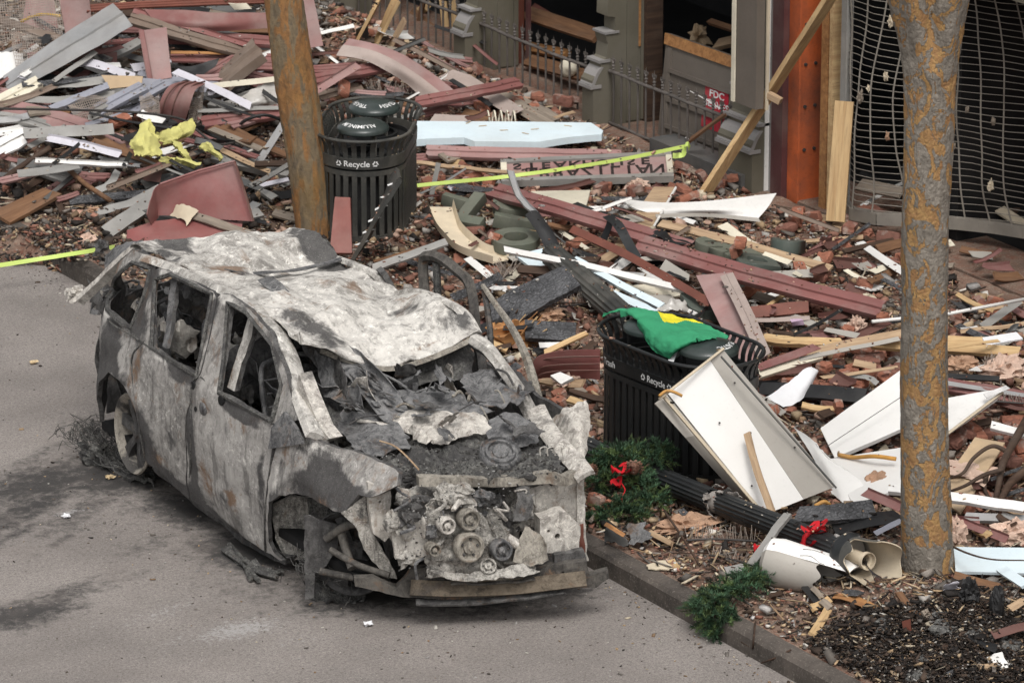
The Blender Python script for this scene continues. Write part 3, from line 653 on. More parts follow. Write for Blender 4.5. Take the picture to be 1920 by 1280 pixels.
railing('middle iron railing between two scrolled stone piers', Yf[1]-.01, Yf[2]+.18, PX(895, 42, FX+.16).z, PX(895, 138, FX+.16).z, .01)
railing('iron railing farthest left, behind leaning raw timbers', Yf[0]-.01, Yf[1]+.2, PX(800, 3, FX+.16).z, PX(800, 92, FX+.16).z, .01)

# ------------------------------------------------------------------ steel roller grille bulging inwards
gy0 = PX(1582, 372, 6.0).y; gl = 3.2
def GX(a, z): return 6.02+.05*noise.noise((a*2.2, z*2.2, 5))-.16*math.sin(min(1, a/.9)*math.pi)*sstep(.0, 1.2, 2.2-z)+.42*max(0, a-.35)+.10*sstep(0, 1, a/1.5)*(1.2-z)
def GP(a, z): return Vector((GX(a, z), gy0-a, z))
def gb(a): return .23+.05*a
gr = empty('roller_grille', GP(0, .2), 'buckled steel roller grille with a bottom bar beside the orange column', 'grille')
for r in range(36):
    MB().tube([GP(a+.02*math.sin(z_*7), z_) for a in np.linspace(0, gl, 20) for z_ in (gb(a)+.06+r*.056+.012*math.sin(a*5+r*.3),)], .0036, 4, caps=False).mk('rod', 'grille_steel', gr, smooth=True)
for q in range(15):
    a = .06+q*.2; mb = MB(); V = []
    pts = [GP(a+.10*math.sin(k*.22+q*.5)*.25+.06*(1-k/30)*q*.1, gb(a)+.05+k*.065) for k in range(31)]
    mb.tube(pts, .0085, 4, caps=False); mb.mk('link_chain', 'grille_steel', gr)
mb = MB()
for k in range(12):
    a0, a1 = gl*k/12, gl*(k+1)/12; A = GP(a0, gb(a0)); B = GP(a1, gb(a1)); mb.bar(A, B, .05, .10)
mb.mk('bottom_bar', 'grille_steel', gr)
mb = MB(); c = GP(0, 0); bbox(mb, 5.99, 6.06, gy0+.0, gy0+.07, .12, 2.4); bbox(mb, 5.985, 6.0, gy0-.012, gy0-.002, .12, 2.4); mb.mk('guide_track', 'grey_metal', gr)
# ------------------------------------------------------------------ the burnt-out minivan
CAR = empty('burnt_minivan', (-.97, 2.5, 0), 'burnt out minivan with caved in roof standing at the kerb', 'car')
_sx = [(.1, -1.86), (.35, -1.92), (.7, -1.95), (1.05, -1.925), (1.18, -1.88), (1.75, -1.66), (1.95, -1.56), (2.4, -1.4)]
def sideX(z):
    if z <= _sx[0][0]: return _sx[0][1]
    for (a, b), (c, d) in zip(_sx, _sx[1:]):
        if z <= c: return b+(d-b)*(z-a)/(c-a)
    return _sx[-1][1]
def SP(px, py):
    x = -1.9
    for _ in range(14): p = PX(px, py, x); x = .4*x+.6*sideX(p.z)
    return (p.y, p.z)
CO = Vector((-.97, 2.5, 0))
def sspot(px, py, ry, rz, amp): y, z = SP(px, py); return ((sideX(z)-CO.x, y-CO.y, z), (.6, ry, rz), amp)
def rspot(px, py, x, r, amp): q = PX(px, py, x)-CO; return (tuple(q), (r, r*1.2, r), amp)
_burnt('burnt_side', (.085, .078, .072), (.29, .275, .26), (.46, .44, .41), (.525, .60), rust=.9, flake=.585, soft=.5,
       spots=[sspot(*a) for a in ((205, 655, .22, .3, .17), (178, 720, .2, .3, .2), (268, 830, .24, .3, .24), (232, 705, .2, .1, .16), (258, 600, .16, .2, .12), (335, 690, .35, .1, .2), (415, 990, 1.0, .13, .26), (320, 905, .45, .13, .16), (600, 900, .3, .1, .13), (640, 935, .25, .12, .2), (360, 840, .07, .45, .17), (494, 930, .07, .4, .14), (300, 590, .05, .3, .16), (285, 520, .12, .1, .12), (395, 600, .06, .3, .1), (455, 590, .2, .1, .1), (512, 700, .1, .35, .16), (455, 775, .4, .07, .18), (530, 985, .12, .3, .14), (420, 940, .12, .1, .1),
                                  (200, 565, .35, .1, -.16), (430, 870, .3, .22, -.12), (330, 780, .25, .2, -.1), (555, 860, .22, .08, -.16), (300, 680, .25, .06, -.1), (470, 810, .35, .05, -.16), (470, 1000, .2, .12, -.12))],
       ash=[sspot(*a) for a in ((200, 578, .4, .07, .3), (300, 665, .3, .05, .22), (262, 560, .08, .3, .1), (440, 745, .35, .05, .3), (540, 815, .25, .07, .3), (420, 560, .3, .06, .22), (450, 850, .35, .2, .12), (480, 1000, .2, .1, .15), (590, 850, .3, .06, .2), (520, 930, .06, .3, .2), (320, 520, .3, .05, .2), (315, 800, .2, .25, .08))],
       rspots=[sspot(*a) for a in ((256, 735, .13, .5, .12), (272, 570, .06, .3, .14), (440, 945, .1, .14, .14), (300, 860, .12, .2, .08), (600, 930, .3, .1, .1), (170, 760, .15, .15, .1))])
_burnt('burnt_rust', (.035, .028, .022), (.105, .082, .058), (.19, .155, .115), (.56, .68), rust=1.0, sc=1.2, flake=.62, soft=.6, rspots=[rspot(*a) for a in ((930, 1090, -1.0, .45, .2), (1000, 1085, -.8, .3, .15), (860, 1095, -1.3, .3, .12))])
_burnt('burnt_roof', (.16, .148, .134), (.44, .418, .385), (.68, .65, .60), (.575, .64), rust=.85, flake=.565, soft=.6,
       spots=[rspot(*a) for a in ((612, 470, -.3, .3, .2), (660, 510, -.3, .2, .1), (300, 480, -1.5, .3, .1), (470, 530, -1.2, .25, .1), (590, 640, -1.4, .3, .12), (830, 600, -.5, .3, .06), (740, 560, -.4, .2, .12), (700, 680, -1, .15, .08), (360, 450, -1.2, .25, .1), (560, 580, -1.1, .4, -.1), (700, 620, -.9, .3, -.1), (500, 470, -.8, .3, -.08))],
       rspots=[rspot(*a) for a in ((430, 490, -1.2, .25, .1), (640, 540, -.7, .25, .1), (800, 590, -.6, .25, .06))])
def sfn(dx=0, dent=.02):
    def f(y, z):
        x = sideX(z)+dx
        d = math.hypot(y-4.05, z-.42); x -= .022*math.exp(-((d-.42)/.07)**2)
        d = math.hypot(y-1.35, z-.42); x -= .02*math.exp(-((d-.46)/.07)**2)
        if y < 1.7: x += .18*sstep(1.75, .6, y)*sstep(.75, 1.15, z)+.06*sstep(1.4, .5, y)
        if y > 4.3: x += .25*((y-4.3)/.4)**2
        x += dent*noise.fractal(Vector((y*3, z*3, 2)), .9, 2, 3)-.006*math.exp(-((z-1.0)/.03)**2)-.008*math.exp(-((z-.55)/.04)**2)
        return (x, y, z)
    return f
def sidepart(name, poly, holes, mat, dx=0, t=.035, rough=.012, step=.055, par=None):
    V, F = panel([SP(*p) for p in poly], [[SP(*p) for p in h] for h in holes], sfn(dx), t, step, rough)
    nt_ = sum(1 for f in F if len(f) == 3)//2; o = mk(name, V, F, [mat, 'burnt_dark'], par or CAR, mi=[0]*nt_+[1]*(len(F)-nt_), auto=40)
    for h in holes:      # scorched channel round the opening
        f_ = sfn(dx-.004, 0); MB().tube([f_(*SP(*q)) for k in range(len(h)) for q in [tuple(Vector(h[k]).lerp(Vector(h[(k+1) % len(h)]), m/4)) for m in range(4)]], .017, 5, closed=True).mk('window_channel', 'burnt_char', o)
    return o
sidepart('quarter_panel', [(184, 792), (164, 750), (152, 690), (150, 620), (150, 570), (160, 550), (205, 505), (250, 468), (288, 489), (291, 500), (279, 560), (271, 638), (251, 659), (249, 690), (262, 775), (275, 861), (266, 822), (256, 775), (244, 735), (229, 711), (206, 697), (190, 715), (183, 750)],
         [[(166, 553), (250, 492), (284, 504), (271, 556), (247, 614), (231, 608)]], 'burnt_side')
rd = sidepart('rear_door', [(253, 662), (273, 640), (281, 560), (292, 506), (300, 502), (318, 506), (402, 546), (407, 558), (378, 698), (371, 711), (361, 725), (357, 934), (277, 861), (264, 775), (251, 692)],
         [[(293, 523), (322, 514), (401, 551), (372, 704), (287, 652)]], 'burnt_side', -.008)
fd = sidepart('front_door', [(359, 935), (363, 725), (373, 711), (380, 699), (409, 558), (417, 550), (432, 553), (472, 580), (516, 632), (541, 702), (558, 786), (532, 800), (517, 833), (509, 870), (500, 960), (499, 1033)],
         [[(430, 566), (465, 586), (514, 647), (531, 722), (512, 790), (413, 735), (422, 672)]], 'burnt_side', -.008)
ff = sidepart('front_fender', [(500, 1035), (500, 962), (509, 872), (519, 835), (534, 803), (562, 812), (602, 838), (652, 866), (690, 898), (696, 920), (668, 938), (652, 931), (640, 962), (625, 958), (582, 931), (545, 925), (524, 932), (511, 940), (503, 980), (504, 1015), (512, 1035), (530, 1050), (524, 1050)],
         [], 'burnt_side', -.004, .03, .02)
sidepart('window_divider', [(316, 522), (325, 519), (305, 655), (296, 650)], [], 'burnt_grey', .03, .03)
sidepart('pillar', [(404, 566), (416, 572), (388, 722), (376, 714)], [], 'burnt_side', .045, .05)
sidepart('pillar', [(442, 590), (455, 600), (416, 738), (404, 730)], [], 'burnt_roof', .10, .04)
sidepart('sill', [(276, 858), (358, 932), (500, 1030), (524, 1048), (520, 1062), (440, 1018), (355, 950), (276, 880)], [], 'burnt_dark', .05, .08)
def seam(pts, par): f_ = sfn(-.010, .012); MB().tube(spline([f_(*SP(*q)) for q in pts], 4), .007, 5).mk('door_gap', 'burnt_char', par)
seam([(358, 934), (360, 830), (362, 725), (376, 704)], fd); seam([(276, 861), (263, 775), (250, 692), (252, 662), (272, 640)], rd); seam([(499, 1033), (501, 960), (509, 872), (517, 833), (530, 803)], ff); seam([(160, 575), (205, 600), (250, 628), (290, 656), (370, 706)], rd); seam([(380, 706), (420, 738), (510, 792), (530, 800)], fd)
# door furniture and lock holes
c = SP(385, 765); MB().lathe([(.0, .012), (.045, .01), (.05, 0), (.05, -.01)], (sideX(c[1])-.014, *c), (-1, 0, 0), 14).mk('handle_cup', 'burnt_grey', fd, smooth=True)
for (px, py, r, p) in ((371, 766, .018, fd), (418, 750, .035, fd), (366, 722, .03, rd)):
    c = SP(px, py); MB().lathe([(0, .0), (r, .0), (r*1.1, -.02)], (sideX(c[1])-.02, *c), (-1, 0, 0), 9).mk('lock_hole', 'dark_void', p)
c = SP(505, 815); mb = MB(); mb.prism([(sideX(SP(*q)[1])-.03, *SP(*q)) for q in ((510, 840), (516, 800), (540, 770), (562, 800), (575, 830))], (.02, 0, 0)); mb.mk('mirror_base', 'burnt_grey', fd)
# roof rail, A pillar on the near side: a boxed strip
def cartube(name, pts, r, mat, n=7, par=None, per=4, tw=None):
    mb = MB(); s = spline(pts, per); rr = r if not isinstance(r, (list, tuple)) else [r[0]+(r[1]-r[0])*k/(len(s)-1) for k in range(len(s))]
    mb.tube(s, rr, n); return mb.mk(name, mat, par or CAR, auto=50)
def carstrip(name, pts, w, mat, roll=0, t=.02, prof='flat', par=None, jag=0, wob=.01, twist=0, taper=1): return strip(name, None, pts, w=w, t=t, mat=mat, roll=roll, prof=prof, parent=par or CAR, world=True, jag=jag, wob=wob, twist=twist, taper=taper)
rl = [PX(px, py, x) for px, py, x in ((285, 481, -1.62), (340, 500, -1.6), (415, 532, -1.58), (488, 573, -1.58), (535, 630, -1.62), (562, 700, -1.68), (585, 770, -1.78), (603, 815, -1.84))]
carstrip('roof_rail', rl, .17, 'burnt_roof', -35, .05, 'arc')
carstrip('roof_rail', [p+Vector((.03, 0, -.05)) for p in rl[1:-1]], .07, 'burnt_dark', -60, .03)
mb = MB(); mb.prism([PX(px, py, -1.8) for px, py in ((560, 700), (577, 745), (600, 800), (618, 822), (585, 838), (552, 806), (548, 780))], (.10, 0, 0)); mb.mk('pillar_foot', 'burnt_pale', CAR)
# roof skin
XC = [-1.60, -1.3, -.98, -.62, -.30]
rows = [[(244, 455), (330, 449), (420, 437), (500, 428), (572, 425)],
        [(290, 466), (368, 472), (450, 458), (530, 449), (606, 442)],
        [(338, 490), (430, 509), (500, 511), (570, 506), (640, 489)],
        [(414, 528), (500, 534), (575, 531), (640, 520), (705, 510)],
        [(484, 564), (560, 567), (635, 570), (690, 556), (748, 545)],
        [(526, 606), (600, 610), (672, 612), (745, 588), (815, 553)],
        [(545, 626), (628, 648), (705, 660), (790, 632), (868, 578)],
        [(558, 632), (646, 668), (728, 684), (812, 662), (897, 622)]]
G = [[PX(px, py, x) for (px, py), x in zip(r, XC)] for r in rows]
rf = sheet('roof', None, G, 'burnt_roof', .012, .045, 3.6, 10, .012, world=True, parent=CAR, auto=50)
carstrip('crease', [PX(px, py, x)+Vector((0, 0, .012)) for px, py, x in ((425, 508, -1.3), (470, 514, -1.1), (520, 512, -.95), (580, 503, -.6), (642, 487, -.3))], .05, 'burnt_grey', 0, .008, par=rf)
carstrip('roof_side_rail', [PX(px, py, x)+Vector((0, 0, .01)) for px, py, x in ((632, 480, -.27), (680, 500, -.27), (712, 516, -.27), (742, 545, -.28), (775, 543, -.28), (820, 553, -.28), (868, 580, -.28), (897, 624, -.28))], .09, 'burnt_roof', -20, .03, 'arc', par=rf)
carstrip('header_edge', [PX(px, py, x)+Vector((-.01, -.02, -.012)) for px, py, x in ((600, 652, -1.35), (650, 670, -1.25), (728, 686, -.98), (812, 664, -.62), (890, 628, -.33))], .035, 'burnt_tan', 60, .02, par=rf)
sheet('torn_edge', None, [[PX(592, 447, -.34), PX(612, 448, -.28), PX(632, 478, -.24)], [PX(596, 470, -.33), PX(615, 475, -.29), PX(630, 492, -.26)]], 'burnt_char', .01, .03, 9, 6, .02, world=True, parent=rf)  # dark sheet laid on the roof, standing in for the dark of a hole
def lift(p, h): return Vector(p)+Vector((-.1, -.18, .11))*h
sheet('bracket', None, [[lift(PX(480, 528, -1.35), .25), lift(PX(512, 522, -1.28), .3)], [lift(PX(505, 548, -1.35), .3), lift(PX(538, 545, -1.25), .3)], [lift(PX(512, 572, -1.35), .25), lift(PX(547, 572, -1.25), .25)]], 'burnt_grey', .006, .008, 6, 5, .012, world=True, parent=rf)
# rear corner: lifted tailgate edge and D pillar
carstrip('tailgate_edge', [PX(px, py, x) for px, py, x in ((258, 458, -1.55), (222, 490, -1.6), (185, 527, -1.66), (150, 558, -1.74))], .065, 'burnt_pale', -40, .05)
sheet('tailgate_skin', None, [[PX(192, 480, -1.5), PX(225, 458, -1.45), PX(262, 449, -1.4)], [PX(196, 510, -1.6), PX(232, 480, -1.58), PX(290, 470, -1.5)]], 'burnt_grey', .01, .02, 5, 6, .02, world=True, parent=CAR)
MB().blob(PX(140, 550, -1.7), (.07, .07, .05), 8, .5, 2, 3).mk('tail_lamp', 'burnt_pale', CAR)
MB().blob(PX(192, 468, -1.3), (.06, .06, .07), 8, .5, 2, 5).mk('wiper_motor', 'burnt_dark', CAR)
sheet('tailgate_skin', None, [[(-1.7, 4.72, 1.15), (-1.0, 4.78, 1.2), (-.15, 4.7, 1.1)], [(-1.74, 4.8, .7), (-1.0, 4.9, .75), (-.1, 4.8, .7)], [(-1.7, 4.72, .33), (-1.0, 4.85, .33), (-.15, 4.7, .33)]], 'burnt_dark', .01, .03, 4, 5, .02, world=True, parent=CAR)
# far side of the body, floor, firewall
V, F = panel([(4.6, .4), (4.65, 1.15), (2.9, 1.15), (1.2, 1.05), (1.0, .4)], [], lambda y, z: (-.04+.02*noise.noise((y*3, z*3, 1)), y, z), -.03, .12, .02); mk('far_side', V, F, 'burnt_dark', CAR, auto=40)
for y0, y1 in ((4.3, 4.35), (3.2, 3.25)): carstrip('pillar', [(-.06, y0, 1.1), (-.18, (y0+y1)/2, 1.35), (-.28, y1, 1.55)], .14, 'burnt_dark', 0, .04)
bbox(MB(), -1.82, -.12, .95, 4.6, .26, .32).mk('floor_pan', 'dark_void', CAR)
sheet('firewall', None, [[(-1.75, 1.42, 1.02), (-1, 1.38, 1.05), (-.2, 1.3, 1.0)], [(-1.8, 1.4, .32), (-1, 1.35, .32), (-.15, 1.3, .32)]], 'burnt_char', .01, .04, 5, 6, world=True, parent=CAR)
# seats and charred clutter inside
for (x, y, h) in ((-1.4, 2.45, 1.28), (-.55, 2.5, 1.2), (-1.3, 3.45, 1.3), (-.6, 3.5, 1.25)):
    st = mk('seat', *(lambda m: (m.V, m.F))(MB().box((x, y-.28, .62), (.5, .5, .12), None, 0, .03)), 'burnt_char', CAR)
    mb = MB(); mb.tube(spline([(x-.24, y-.05, .6), (x-.24, y+.1, h-.1), (x-.14, y+.14, h), (x+.14, y+.14, h), (x+.24, y+.1, h-.1), (x+.24, y-.05, .6)], 4), .018, 6)
    for q in range(6): mb.tube([(x-.22, y+.02*q-.02, .72+q*.09), (x+.22, y+.02*q-.02+random.uniform(-.02, .02), .72+q*.09)], .008, 5)
    mb.mk('seat_frame', 'burnt_grey', st)
    sheet('seat_back', None, [[(x-.2, y+.15, h-.05), (x+.2, y+.15, h-.08)], [(x-.22, y+.03, .66), (x+.2, y+.03, .68)]], 'burnt_dark', .01, .06, 5, 8, .04, world=True, parent=st)
for k in range(44):
    x, y, z = random.uniform(-1.7, -.3), random.uniform(1.9, 4.4), random.uniform(.5, 1.2); s_ = random.uniform(.12, .32); a = random.uniform(0, 3.1); u = Vector((math.cos(a), math.sin(a), random.uniform(-.5, .5)))*s_; v = Vector((-math.sin(a)*.4, math.cos(a)*.4, random.uniform(.3, 1)))*s_
    p = Vector((x, y, z)); sheet('charred_scrap', None, [[p-u-v, p-v, p+u-v], [p-u+v, p+v, p+u+v]], random.choice(('burnt_dark', 'burnt_grey', 'burnt_grey', 'burnt_pale', 'burnt_dark')), .006, .07, 6, 5, .04, world=True, parent=CAR)
for k in range(14):
    a = PX(random.uniform(185, 260), random.uniform(540, 590), random.uniform(-1.6, -.9)); MB().tube(spline([a, a+Vector((random.uniform(-.1, .3), random.uniform(-.3, .3), random.uniform(-.15, .1))), a+Vector((random.uniform(.1, .4), random.uniform(-.3, .3), random.uniform(-.3, .1)))], 4), random.uniform(.006, .016), 5).mk('bare_wire', 'burnt_grey', CAR)
# windscreen opening: dash, cowl and hood sheet folded back by the blast
def csh(name, rows, mat, cr_=.03, cs=5, res=7, jag=.012, t=.006, **k): return sheet(name, None, rows, mat, t, cr_, cs, res, jag, absz=True, parent=CAR, **k)
pl = csh('dash_plate', [[(628, 652, 1.42), (660, 650, 1.43), (700, 684, 1.40)], [(645, 695, 1.34), (690, 700, 1.32), (745, 735, 1.24)], [(700, 765, 1.18), (725, 790, 1.12), (772, 782, 1.12)]], 'burnt_grey', .008, 5, 8)
dpc = [PZ(634, 657, 1.43), PZ(696, 692, 1.40), PZ(766, 778, 1.13), PZ(708, 768, 1.18)]; dpn = (dpc[1]-dpc[0]).cross(dpc[3]-dpc[0]).normalized(); dpn = dpn if dpn.dot(_F) < 0 else -dpn
dpf = lambda u, v, h: dpc[0].lerp(dpc[1], u).lerp(dpc[3].lerp(dpc[2], u), v)+dpn*h
for k in range(30):    # stepped ribs and sockets pressed into the plate
    u, v = random.choice((.06, .3, .55, .8)), k/30*.93; du, dv = random.uniform(.08, .2), random.uniform(.03, .09); MB().prism([dpf(u, v, .022), dpf(u+du, v, .022), dpf(u+du, v+dv, .022), dpf(u, v+dv, .022)], dpn*-.03).mk('rib', random.choice(('burnt_grey', 'burnt_grey', 'burnt_dark')), pl)
csh('cowl_scrap', [[(560, 600, 1.5), (590, 596, 1.52), (612, 615, 1.5)], [(562, 640, 1.42), (600, 640, 1.42), (640, 690, 1.36)], [(600, 700, 1.25), (628, 720, 1.22), (650, 745, 1.18)]], 'burnt_dark', .03, 6)
csh('cowl_scrap', [[(588, 655, 1.38), (630, 680, 1.36), (665, 720, 1.3)], [(598, 720, 1.2), (640, 735, 1.2), (680, 765, 1.15)], [(608, 745, 1.14), (640, 755, 1.14), (668, 770, 1.12)]], 'burnt_grey', .04, 5)
csh('pillar_scrap', [[(556, 602, 1.5), (578, 592, 1.53), (606, 612, 1.5)], [(560, 630, 1.46), (590, 620, 1.46), (612, 645, 1.43)]], 'burnt_dark', .02, 8, 7, .015)
csh('hood_sheet', [[(662, 782, 1.12), (760, 772, 1.14), (850, 772, 1.16), (905, 778, 1.15)], [(735, 800, 1.1), (800, 800, 1.12), (860, 800, 1.12), (920, 800, 1.1)], [(790, 815, 1.08), (822, 832, 1.06), (870, 818, 1.07), (930, 812, 1.06)]], 'burnt_pale', .045, 4.5, 7, .02)
csh('hood_sheet', [[(640, 770, 1.14), (690, 770, 1.13), (740, 785, 1.12)], [(632, 800, 1.08), (690, 808, 1.08), (760, 815, 1.07)], [(660, 838, 1.03), (700, 848, 1.02), (770, 842, 1.03)]], 'burnt_grey', .05, 5, 7, .03)
csh('hood_sheet', [[(742, 738, 1.2), (800, 722, 1.24), (838, 712, 1.26)], [(770, 760, 1.16), (830, 762, 1.16), (880, 745, 1.18)], [(790, 775, 1.13), (850, 775, 1.13), (930, 768, 1.13)]], 'burnt_grey', .05, 5, 7, .03)
csh('hood_sheet', [[(862, 700, 1.22), (900, 690, 1.24), (935, 700, 1.22)], [(872, 730, 1.18), (910, 735, 1.18), (985, 725, 1.18)], [(900, 758, 1.14), (940, 762, 1.13), (985, 742, 1.15)]], 'burnt_grey', .06, 5, 7, .03)
csh('hood_sheet', [[(905, 700, 1.2), (950, 695, 1.2), (995, 715, 1.16)], [(900, 725, 1.16), (955, 728, 1.16), (1008, 735, 1.12)]], 'burnt_dark', .06, 6, 7, .03)
csh('hood_sheet', [[(920, 785, 1.12), (960, 775, 1.13), (1000, 790, 1.1)], [(910, 812, 1.07), (960, 812, 1.09), (1012, 815, 1.05)], [(930, 835, 1.03), (965, 838, 1.03), (1005, 832, 1.02)]], 'burnt_grey', .03, 4, 7, .02)
csh('dash_scrap', [[(745, 655, 1.3), (820, 640, 1.34), (885, 640, 1.34)], [(760, 720, 1.16), (830, 715, 1.16), (890, 700, 1.18)]], 'burnt_char', .06, 6, 7, .04)
csh('dash_scrap', [[(660, 745, 1.16), (740, 750, 1.18), (800, 770, 1.14)], [(690, 792, 1.08), (760, 800, 1.08), (830, 800, 1.08)]], 'burnt_dark', .06, 7, 7, .03)
csh('dash_scrap', [[(600, 745, 1.12), (640, 760, 1.1), (690, 770, 1.1)], [(615, 815, .98), (660, 830, .96), (720, 830, .98)]], 'burnt_char', .06, 6, 7, .03)
for k in range(12):
    px, py = random.uniform(640, 1000), random.uniform(690, 830); z = 1.33-(py-660)*.0015; s_ = random.uniform(.03, .1); a = random.uniform(0, 6.3); p = PZ(px, py, z+.03); u = Vector((math.cos(a), math.sin(a), random.uniform(-.6, .6)))*s_; v = Vector((-math.sin(a)*.6, math.cos(a)*.6, random.uniform(-.4, .9)))*s_
    sheet('torn_flake', None, [[p-u-v, p-v*.6, p+u-v], [p-u+v, p+v, p+u*.6+v]], random.choice(('burnt_grey', 'burnt_dark', 'burnt_grey', 'burnt_pale')), .005, .04, 9, 4, .03, world=True, parent=CAR)
for k in range(22):     # bare brackets, wires and rails sticking out of the dash
    a = PZ(random.uniform(650, 980), random.uniform(690, 800), random.uniform(1.12, 1.26)); d = Vector((random.uniform(-.2, .2), random.uniform(-.15, .15), random.uniform(-.08, .1)))
    MB().tube(spline([a, a+d*.5+Vector((0, 0, random.uniform(0, .05))), a+d*1.2], 4), random.uniform(.004, .012), 5).mk('bracket_rail', random.choice(('burnt_grey', 'burnt_dark', 'burnt_tan')), CAR)
# wreckage seen through the side windows
for (x0, y0, x1, y1), n in (((300, 535, 385, 680), 16), ((430, 620, 515, 770), 14), ((180, 530, 265, 595), 12)):
    for k in range(n):
        q = PX(random.uniform(x0, x1), random.uniform(y0, y1), random.uniform(-1.6, -1.15)); s_ = random.uniform(.05, .16); a = random.uniform(-.5, .5); u = Vector((.15, -math.cos(a), math.sin(a)))*s_; v = Vector((.3, .2*math.sin(a), .6))*s_*random.uniform(.3, .8)
        sheet('seat_scrap', None, [[q-u-v, q-v, q+u-v], [q-u+v, q+v, q+u+v]], random.choice(('burnt_grey', 'burnt_pale', 'burnt_dark', 'burnt_grey')), .006, .05, 7, 4, .03, world=True, parent=CAR)
# char bed over the engine
cb = csh('char_bed', [[(640, 815, 1.0), (760, 820, 1.02), (900, 825, 1.02), (1040, 838, 1.0)], [(680, 850, .98), (790, 855, 1.0), (900, 862, 1.0), (1050, 868, .98)], [(735, 885, .95), (820, 890, .97), (930, 893, .97), (1050, 890, .93)], [(745, 915, .86), (820, 912, .86), (930, 912, .86), (1050, 905, .84)]], 'burnt_char', .06, 12, 14, .03)
c = PZ(938, 848, 1.04); mb = MB()
mb.lathe([(.13, -.1), (.14, 0), (.128, .015), (.12, .0), (.105, .0), (.1, .02), (.085, .02), (.08, -.0), (.055, -.0), (.05, .012), (.02, .012), (0, .012)], c, (-.15, -.45, .9), 24); mb.mk('strut_tower', 'burnt_grey', CAR, auto=50)
for k in range(4): a = PZ(1018+k*14, 845, 1.04); MB().tube(spline([a+Vector((-.02, 0, -.03)), a+Vector((-.02, 0, .02)), a+Vector((.02, -.01, .025)), a+Vector((.025, 0, -.02))], 3), .004, 5).mk('clip', 'burnt_pale', CAR)
MB().tube(spline([PZ(712, 826, 1.06), PZ(740, 836, 1.06), PZ(765, 858, 1.03), PZ(785, 880, 1.0)], 5), .006, 5).mk('bare_wire', 'wood_tan', CAR)
# front structure: cut from plates along the front of the car
def PV(px, py, A, B):
    d = _ray(px, py); n = Vector((B[1]-A[1], A[0]-B[0], 0)); t = (Vector((A[0], A[1], 0))-CAM_C).dot(n)/d.dot(n); return CAM_C+d*t
def pxpanel(name, poly, holes, A, B, t, mat, rough=.02, step=.12, par=None, bulge=0, dent=.012):
    n = Vector((B[1]-A[1], A[0]-B[0], 0)).normalized()
    if n.dot(_F0) < 0: n = -n
    q = [(x/100, y/100) for x, y in poly]; h = [[(x/100, y/100) for x, y in l] for l in holes]
    def fn(u, v): return PV(u*100, v*100, A, B)+n*dent*noise.fractal(Vector((u*2.5, v*2.5, A[0])), .9, 2, 3)*2
    V, F = panel(q, h, fn, t, step, rough, n); return mk(name, V, F, mat, par or CAR, auto=40)
def circ(x, y, r, n=8): return [(x+r*math.cos(6.283*k/n), y+r*math.sin(6.283*k/n)) for k in range(n)]
BA, BB = (-1.92, .86), (-.44, .13)
bm_ = pxpanel('bumper_beam', [(664, 1084), (700, 1082), (744, 1101), (760, 1086), (772, 1069), (800, 1065), (835, 1068), (843, 1084), (1000, 1074), (1036, 1061), (1060, 1055), (1099, 1052), (1106, 1078), (1140, 1068), (1142, 1084), (1118, 1102), (1060, 1101), (1000, 1109), (900, 1122), (830, 1124), (760, 1119), (700, 1106), (666, 1100)],
        [circ(868, 1111, 4), circ(877, 1111, 3.4), circ(858, 1113, 2), circ(935, 1107, 3), circ(988, 1103, 2.6), circ(996, 1103, 2.4), circ(1010, 1102, 2), circ(820, 1090, 4), circ(800, 1080, 3), circ(810, 1095, 2.5), circ(1056, 1073, 2.5), circ(1066, 1086, 2), circ(1052, 1088, 2), circ(964, 1088, 2)], BA, BB, .07, 'burnt_beam', .015)
carstrip('beam_rail', [PV(px, py, BA, BB)+Vector((-.035, -.06, 0)) for px, py in ((770, 1093), (850, 1096), (960, 1092), (1040, 1083), (1098, 1076))], .10, 'burnt_rust', 62, .006, 'chan', par=bm_)
bc = (Vector((*BB, 0))-Vector((*BA, 0))).normalized()
carstrip('beam_lip', [PV(px, py, BA, BB)+Vector((-.03, -.05, 0)) for px, py in ((845, 1086), (900, 1084), (960, 1081), (1002, 1076))], .05, 'burnt_beam', 0, .012, par=bm_)
carstrip('beam_lip', [PV(px, py, BA, BB)+Vector((-.03, -.05, 0)) for px, py in ((780, 1121), (860, 1123), (960, 1114), (1060, 1101))], .05, 'burnt_dark', 20, .012, par=bm_)
pxpanel('cross_member', [(785, 894), (900, 896), (985, 894), (1036, 884), (1056, 892), (1094, 878), (1099, 897), (1062, 912), (1030, 906), (985, 910), (900, 913), (786, 911)], [circ(845, 903, 1.5, 6), circ(925, 904, 1.5, 6)], (-1.50, .66), (-.45, .40), .06, 'burnt_tan', .01)
pxpanel('lamp_post', [(690, 905), (729, 903), (735, 930), (729, 960), (735, 1000), (722, 1016), (700, 1000), (693, 960)], [circ(712, 940, 3, 6)], (-1.95, .84), (-1.4, .7), .05, 'burnt_pale', .03)
pxpanel('radiator_plate', [(733, 982), (765, 978), (801, 974), (803, 1040), (775, 1050), (741, 1047)], [circ(748, 998, 3.5), circ(765, 1010, 2.5), circ(782, 1018, 3), circ(770, 990, 2)], (-1.8, .62), (-1.3, .5), .03, 'burnt_pale', .04)
pxpanel('inner_fender', [(988, 916), (1040, 905), (1090, 898), (1092, 990), (1070, 1000), (1040, 985), (1012, 1000), (996, 985), (1004, 950)], [], (-.9, .62), (-.3, .5), .03, 'burnt_pale', .05)
pxpanel('lamp_box', [(1012, 972), (1062, 960), (1088, 985), (1086, 1030), (1050, 1038), (1012, 1030)], [circ(1045, 1005, 6), circ(1028, 995, 3)], (-.8, .42), (-.3, .3), .12, 'burnt_pale', .04)
